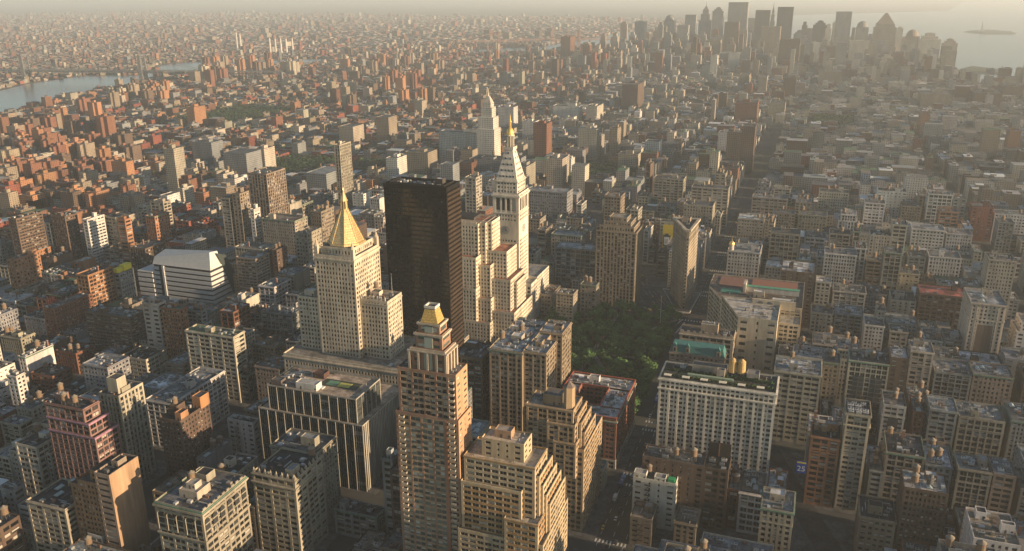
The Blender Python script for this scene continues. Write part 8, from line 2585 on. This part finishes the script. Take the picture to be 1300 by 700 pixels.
# across the river: low streets on a turned grid, growing coarser with distance
def outer(ox, oy, ang, du, dv, nu, nv, hlo, hhi, ymax):
    ca, sa = math.cos(ang), math.sin(ang)
    for i in range(nu):
        for j in range(nv):
            if i % 6 == 5 or j % 3 == 2: continue
            u, v = i*du+rg.uniform(-.15, .15)*du, j*dv+rg.uniform(-.1, .1)*dv; x, y = ox+u*ca-v*sa, oy+u*sa+v*ca
            if y > ymax or y < 1200 or not seen(x, y, 10, 60) or wet(x, y) or wet(x+30, y) or wet(x, y-25): continue
            east = x < -2400-(0 if y < 3400 else 0) if y < 3900 else (x < -1700 if y < 5300 else x < -1000)
            if not east or blocked(x-20, x+20, y-15, y+15): continue
            h = rg.uniform(hlo, hhi); h = h*rg.uniform(1.8, 3.5) if rg.random() < .03 else h
            w, d = du*rg.uniform(.55, .95), dv*rg.uniform(.5, .85); fill_box(x-w/2, x+w/2, y-d/2, y+d/2, h, EAST, ang, False)
outer(-6200, 1300, -.35, 22, 19, 260, 275, 7, 14, 5200); outer(-9500, 4300, -.35, 34, 28, 310, 130, 8, 16, 8500); outer(-15000, 8200, -.3, 60, 50, 340, 135, 8, 20, 15500)
B.build('distant_city_blocks')
# ------------------------------------------------------------------ far landmarks: bridges, smokestacks, statue
def bridge(label, p, q, a0, a1, htow, hdeck, col, wid):
    r = thing('suspension_bridge', label, 'bridge', (*p, 0)); p = np.array(p, float); q = np.array(q, float); d = (q-p)/np.linalg.norm(q-p); n = np.array((-d[1], d[0]))
    for c in (p, q):
        t = MB()
        for s in (-1, 1):
            for e in (-5, 5): t.bar((*(c+n*s*wid/2+d*e), 0), (*(c+n*s*wid/2+d*e*.6), htow), 5.5, col)
        for z in (hdeck-6, hdeck+18, htow-6, htow): t.bar((*(c-n*wid*.6), z), (*(c+n*wid*.6), z), 6, col)
        for z in (hdeck, hdeck+18): t.bar((*(c-n*wid*.5), z), (*(c+n*wid*.5), z+18), 2.5, col); t.bar((*(c+n*wid*.5), z), (*(c-n*wid*.5), z+18), 2.5, col)
        t.build('tower', MATTE, r)
    A = p-d*a0; Z = q+d*a1; t = MB()
    for s in (-1, 1):
        for z in (hdeck, hdeck+8): t.bar((*(A+n*s*wid/2), z-(8 if a0 > 500 else 0)), (*(Z+n*s*wid/2), z), 2.2, col)
        L = np.linalg.norm(Z-A); k = int(L/14)
        for i in range(k):
            u0 = A+d*L*i/k+n*s*wid/2; u1 = A+d*L*(i+1)/k+n*s*wid/2; t.bar((*u0, hdeck+8*(i % 2)), (*u1, hdeck+8*((i+1) % 2)), 1.2, col)
    t.quad((*(A-n*wid/2), hdeck), (*(A+n*wid/2), hdeck), (*(Z+n*wid/2), hdeck), (*(Z-n*wid/2), hdeck), (.1, .1, .1)); t.build('deck', MATTE, r)
    for s in (-1, 1):
        t = MB(); L = np.linalg.norm(q-p)
        for i in range(24):
            f0, f1 = i/24, (i+1)/24; zf = lambda f: hdeck+9+(htow-hdeck-9)*(2*f-1)**2
            t.bar((*(p+d*L*f0+n*s*wid/2), zf(f0)), (*(p+d*L*f1+n*s*wid/2), zf(f1)), 1.6, col); t.bar((*(p+d*L*f0+n*s*wid/2), zf(f0)), (*(p+d*L*f0+n*s*wid/2), hdeck+8), .5, col)
        for c, e, L2 in ((p, -d, min(a0, 230)), (q, d, min(a1, 230))): t.bar((*(c+n*s*wid/2), htow), (*(c+e*L2+n*s*wid/2), hdeck+8), 1.6, col)
        t.build('cable', MATTE, r)
    k = MB()
    for c, e, L2 in ((p, -d, a0), (q, d, a1)):
        for i in range(1, int(L2/70)+1): b_ = c+e*70*i; k.box(b_[0]-4, b_[0]+4, b_[1]-4, b_[1]+4, 0, hdeck, shade(col, 1.2))
    k.build('pier', MATTE, r)
bridge('dark steel suspension bridge crossing the grey river at upper left', (-2471, 2708), (-2950, 2600), 560, 700, 100, 40, (.13, .135, .14), 34)
bridge('faint far suspension bridge low in the haze beyond the clock tower', (-1850, 5000), (-1420, 5270), 260, 300, 98, 42, (.2, .12, .1), 30)
nm = ['nearest the left of the row', 'second from the left of the row', 'in the middle of the row', 'second from the right of the row', 'at the right end of the row']
for i, (x, y, h) in enumerate([(-2890, 4150, 96), (-2860, 4158, 94), (-2830, 4166, 95), (-2800, 4174, 93), (-2766, 4183, 95), (-3340, 4458, 112), (-3318, 4463, 104)]):
    b = MB(); k = (.52, .49, .44)
    for j in range(6): b.cyl(x, y, h*j/6, h*(j+1)/6, 6.5-j*.4, 6.1-j*.4, k, 12, j == 5, 0, (.03, .03, .03))
    b.cyl(x, y, h*.93, h, 4.6, 4.5, (.3, .16, .12), 12, False)
    o = b.build('smokestack', MATTE); tag(o, ('tall pale smokestack across the river, '+nm[i]) if i < 5 else ('taller lone smokestack left of the row of five' if i == 5 else 'shorter smokestack close right of the lone tall one'), 'smokestack', 'smokestacks across the river')
st = thing('statue', 'tiny hazy statue standing on a small island in the bay at upper right', 'statue', (1190, 7900, 12))
b = MB(); b.frustum((1165, 1215, 7875, 7925), 10, (1168, 1212, 7878, 7922), 20, (.35, .33, .3)); b.frustum((1181, 1199, 7891, 7909), 20, (1184, 1196, 7894, 7906), 47, (.4, .38, .34)); b.build('pedestal', MATTE, st)
b = MB(); g = (.16, .27, .23); b.cyl(1190, 7900, 47, 70, 6, 3.8, g, 10); b.cyl(1190, 7900, 70, 78, 4.2, 2.2, g, 10); b.cyl(1190, 7900, 78, 83, 2.0, 1.7, g, 8); b.bar((1187, 7900, 75), (1184, 7900, 90), 1.6, g); b.cyl(1184, 7900, 90, 93, 1.2, .3, (.6, .5, .2), 6)
for i in range(5): b.bar((1190, 7900, 83), (1188+i, 7900, 86), .4, g)
b.build('figure', MATTE, st)
# ------------------------------------------------------------------ trees
def tree_meshes(seed):
    rg = random.Random(seed); tr = MB(); cr = MB(); bark = (.10, .075, .05)
    H = 15.5; prev = (0, 0, 0)
    tr.cyl(0, 0, 0, 5.5, .45, .3, bark, 8, False)
    blobs = []
    for i in range(9):
        a = rg.uniform(0, 6.28); l = rg.uniform(1.5, 4.6); z = rg.uniform(7.5, 13.2); p = (l*math.cos(a), l*math.sin(a), z); tr.bar((0, 0, rg.uniform(4, 5.6)), p, .22, bark); blobs.append((*p, rg.uniform(1.7, 3.0)))
    blobs.append((0, 0, 13, 2.6))
    for x, y, z, s in blobs:
        tone = rg.uniform(.75, 1.35)
        for _ in range(95):
            v = np.array([rg.gauss(0, 1) for _ in range(3)]); v /= np.linalg.norm(v); rr = s*rg.uniform(.55, 1.08)
            c = np.array((x, y, z))+v*rr*np.array((1, 1, .8)); nrm = v+np.array([rg.gauss(0, .6) for _ in range(3)]); nrm /= np.linalg.norm(nrm)
            t1 = np.cross(nrm, (0.3, .2, 1)); t1 /= np.linalg.norm(t1); t2 = np.cross(nrm, t1); k = rg.uniform(.32, .62)
            q = rg.uniform(.8, 1.2)*tone; col = (.075*q, .15*q, .045*q)
            cr.quad(tuple(c-t1*k-t2*k*.6), tuple(c+t1*k*.8-t2*k*.7), tuple(c+t1*k+t2*k*.6), tuple(c-t1*k*.7+t2*k*.8), col)
    return tr.mesh('trunk', MATTE), cr.mesh('crown', LEAF)
TREES = [tree_meshes(s) for s in range(7)]
rg = random.Random(8); pts = []
tries = 0
while len(pts) < 165 and tries < 9000:
    tries += 1; x, y = rg.uniform(-222, -98), rg.uniform(603, 836)
    if all((x-a)**2+(y-b)**2 > 62 for a, b in pts) and not (abs(x+163) < 12 and abs(y-727) < 9): pts.append((x, y))
for x, y in pts:
    t = thing('park_tree', 'leafy green tree in the dense canopy of the park between the towers', 'tree', (x, y, .3), 'trees of the park'); s = rg.uniform(.85, 1.25); a = rg.uniform(0, 6.28)
    tm, cm = rg.choice(TREES)
    for me, nm_ in ((tm, 'trunk'), (cm, 'crown')): put(me, nm_, (x, y, .3), t, a, (s*1.1, s*1.1, s))
f = thing('flagpole', 'tall pale flagpole rising from the trees at the edge of the park', 'flagpole', (-113, 800, 0)); b = MB(); b.cyl(-113, 800, 0, 3, 1.6, 1.4, (.5, .5, .48), 8); b.cyl(-113, 800, 3, 36, .35, .16, (.6, .6, .58), 8); b.build('pole', MATTE, f); b = MB(); b.cyl(-113, 800, 36, 37.4, .6, .1, (.7, .6, .3), 8); b.build('finial', GOLD, f)
# far woods and squares of trees read as one mass
W_ = MB(); rg = random.Random(31)
def wood(x0, x1, y0, y1, n, h=14, s=2.2):
    for _ in range(n):
        x, y = rg.uniform(x0, x1), rg.uniform(y0, y1)
        if blocked_t(x, y): continue
        z = h*rg.uniform(.45, 1); k = s*rg.uniform(.5, 1); a = rg.uniform(0, 6.28); b_ = rg.uniform(-.7, .7); q = rg.uniform(.55, 1.3); col = (.045*q, .08*q, .03*q)
        u = np.array((math.cos(a), math.sin(a), b_*.4))*k; v = np.array((-math.sin(a)*.8, math.cos(a)*.8, b_))*k; c = np.array((x, y, z))
        W_.quad(tuple(c-u-v), tuple(c+u-v), tuple(c+u+v), tuple(c-u+v), col)
def blocked_t(x, y): return any(a-1 < x < b+1 and c-1 < y < d+1 for a, b, c, d in TAKEN) or wet(x, y)
for P, n in zip(PARKS, (2600, 2600, 5200, 3400, 900)): wood(*P, n)
wood(-2050, -700, 1250, 2700, 14000, 12, 2.3); wood(-1800, -1120, 860, 1500, 9000, 11, 2.0); wood(-2330, -2080, 1500, 2300, 2200, 9, 3); wood(-2560, -2300, 2300, 3000, 1800, 9, 3); wood(-1900, -1300, 1500, 2700, 2500, 11, 2.4); wood(-400, 500, 1700, 3000, 3500, 12, 2.2)
wood(-6000, -2600, 2800, 7000, 6000, 12, 7)
W_.build('distant_trees', LEAF, None, 'stuff')
# ------------------------------------------------------------------ vehicles on the streets
def car_mesh(nm, col, kind):
    b = MB(); dk = (.02, .022, .025)
    if kind == 'car':
        prof = [(-2.3, .45, .75), (-2.2, .95, .9), (-1.3, 1.0, .9), (-.7, 1.5, .74), (.9, 1.5, .74), (1.7, 1.0, .9), (2.25, .9, .9), (2.35, .45, .8)]
        for (x0, z0, w0), (x1, z1, w1) in zip(prof, prof[1:]):
            gl = (z0 != z1) and max(z0, z1) > 1.3
            b.quad((w0, x0, z0), (-w0, x0, z0), (-w1, x1, z1), (w1, x1, z1), dk if gl else col)
        for s in (-1, 1):
            b.quad((s*.9, -2.2, .35), (s*.9, 2.3, .35), (s*.9, 2.25, .9), (s*.9, -2.2, .95), col); b.quad((s*.9, -1.3, .98), (s*.9, 1.7, .98), (s*.75, .9, 1.48), (s*.75, -.7, 1.48), dk)
            for y in (-1.4, 1.45): b.cyl(s*.86, y, .02, .66, .02, .33, (.02, .02, .02), 8)
        b.quad((.9, -2.3, .35), (-.9, -2.3, .35), (-.9, -2.25, .95), (.9, -2.25, .95), col); b.quad((.9, 2.3, .35), (-.9, 2.3, .35), (-.9, 2.3, .9), (.9, 2.3, .9), col)
        for s in (-.6, .6): b.box(s-.2, s+.2, 2.31, 2.36, .6, .78, (.7, .7, .65), 'NSEWT'); b.box(s-.2, s+.2, -2.36, -2.31, .65, .8, (.4, .02, .02), 'NSEWT')
        if nm == 'taxi': b.box(-.25, .25, -.15, .1, 1.5, 1.7, (.7, .7, .6))
    else:
        L = 5.8 if kind == 'bus' else 3.6; H = 3.1
        b.box(-1.25, 1.25, -L, L-(0 if kind == 'bus' else 2.2), .4, H, col, 'NSEWTB'); 
        if kind == 'bus': b.box(-1.28, 1.28, -L+.4, L-.4, 1.5, 2.4, dk, 'EW'); b.box(-1.1, 1.1, L, L+.03, 1.4, 2.6, dk, 'NSEWT'); b.box(-.8, .8, -2, 0, H, H+.3, (.5, .5, .5))
        else: b.box(-1.15, 1.15, L-2.1, L-.2, .4, 2.3, shade(col, .9), 'NSEWTB'); b.box(-1.0, 1.0, L-.2, L-.15, 1.4, 2.1, dk, 'NSEWT')
        for s in (-1.15, 1.15):
            for y in (-L+1.2, L-1.2): b.cyl(s, y, .02, .9, .05, .45, (.02, .02, .02), 8)
    return b.mesh(nm, PAINT)
KIND = dict(taxi=('taxi', (.62, .40, .02), 'car', 'yellow taxi'), white=('parked_car', (.6, .6, .58), 'car', 'white car'), dark=('parked_car', (.03, .033, .04), 'car', 'dark car'), grey=('parked_car', (.22, .23, .24), 'car', 'grey car'), bus=('bus', (.5, .52, .55), 'bus', 'long pale bus'), blue=('bus', (.03, .10, .28), 'bus', 'long blue bus'), van=('delivery_van', (.6, .6, .58), 'truck', 'white box van'))
CM = {k: car_mesh(v[0], v[1], v[2]) for k, v in KIND.items()}
rg = random.Random(77); ORDN = ['first', 'second', 'third', 'fourth', 'fifth', 'sixth', 'seventh', 'eighth', 'ninth', 'tenth', 'eleventh', 'twelfth', 'thirteenth', 'fourteenth', 'fifteenth', 'sixteenth', 'seventeenth', 'eighteenth', 'nineteenth', 'twentieth', 'twenty-first', 'twenty-second']
def street(n, name, f, rz, tail, kinds):
    cnt = {}; used_ = []
    for _ in range(n):
        for _t in range(30):
            t, lane = rg.random(), rg.choice((-1.5, -.5, .5, 1.5)); x, y = f(t, lane)
            if all((x-a)**2+(y-b)**2 > (64 if rz else 49) for a, b in used_): break
        used_.append((x, y))
    used_.sort(key=lambda p: p[1]*10+p[0])
    for x, y in used_:
        k = rg.choice(kinds); cnt[k] = cnt.get(k, 0)+1
        v = KIND[k]; z = .17 if 'plaza' in name or 'diagonal' in name else .005
        o = put(CM[k], v[0], (x, y, z), None, rz)
        tag(o, f"{v[3]}, {ORDN[cnt[k]-1]} from the near end of {tail}", 'bus' if v[2] == 'bus' else 'van' if v[2] == 'truck' else 'car', 'vehicles on '+name)
KK = ['taxi', 'taxi', 'taxi', 'taxi', 'white', 'dark', 'dark', 'dark', 'grey', 'grey']
street(44, 'the avenue', lambda t, l: (-80+l*5.4, 400+430*t), 0, 'the avenue by the park', KK+['van', 'blue'])
street(20, 'the plaza crossing', lambda t, l: (-215+140*t, 852+l*4.6), math.pi/2, 'the crossing by the wedge tower', KK)
street(24, 'the diagonal road', lambda t, l: (-128-185*t+l*4.2, 880+380*t), math.atan2(185, 380), 'the diagonal road behind the wedge tower', KK)
street(16, 'the clock tower street', lambda t, l: (-234+l*3.6, 600+235*t), 0, 'the street below the clock tower', KK)
street(22, 'the long canyon', lambda t, l: (-80+l*5.4, 900+420*t), 0, 'the long canyon beyond the wedge tower', KK)
# ------------------------------------------------------------------ evening haze over everything, ground included
hz = MB(); hz.box(-75000, 75000, -800, 80000, -1.0, 336, (1, 1, 1), 'NSEWTB')
hm = bpy.data.materials.new('haze'); hm.use_nodes = True; t = hm.node_tree; t.nodes.clear(); o_ = t.nodes.new('ShaderNodeOutputMaterial'); pvn = t.nodes.new('ShaderNodeVolumePrincipled')
pvn.inputs['Color'].default_value = (.88, .965, .99, 1); pvn.inputs['Density'].default_value = HAZE_DENSITY; pvn.inputs['Anisotropy'].default_value = .2
t.links.new(pvn.outputs[0], o_.inputs['Volume'])
me = bpy.data.meshes.new('haze'); v = [(x, y, z) for z in (-1.0, 336) for x, y in ((-75000, -800), (75000, -800), (75000, 80000), (-75000, 80000))]
me.from_pydata(v, [], [(3, 2, 1, 0), (4, 5, 6, 7), (0, 1, 5, 4), (1, 2, 6, 5), (2, 3, 7, 6), (3, 0, 4, 7)]); me.materials.append(hm)
ho = bpy.data.objects.new('haze', me); COL.objects.link(ho); ho['kind'] = 'stuff'
bpy.context.view_layer.update()
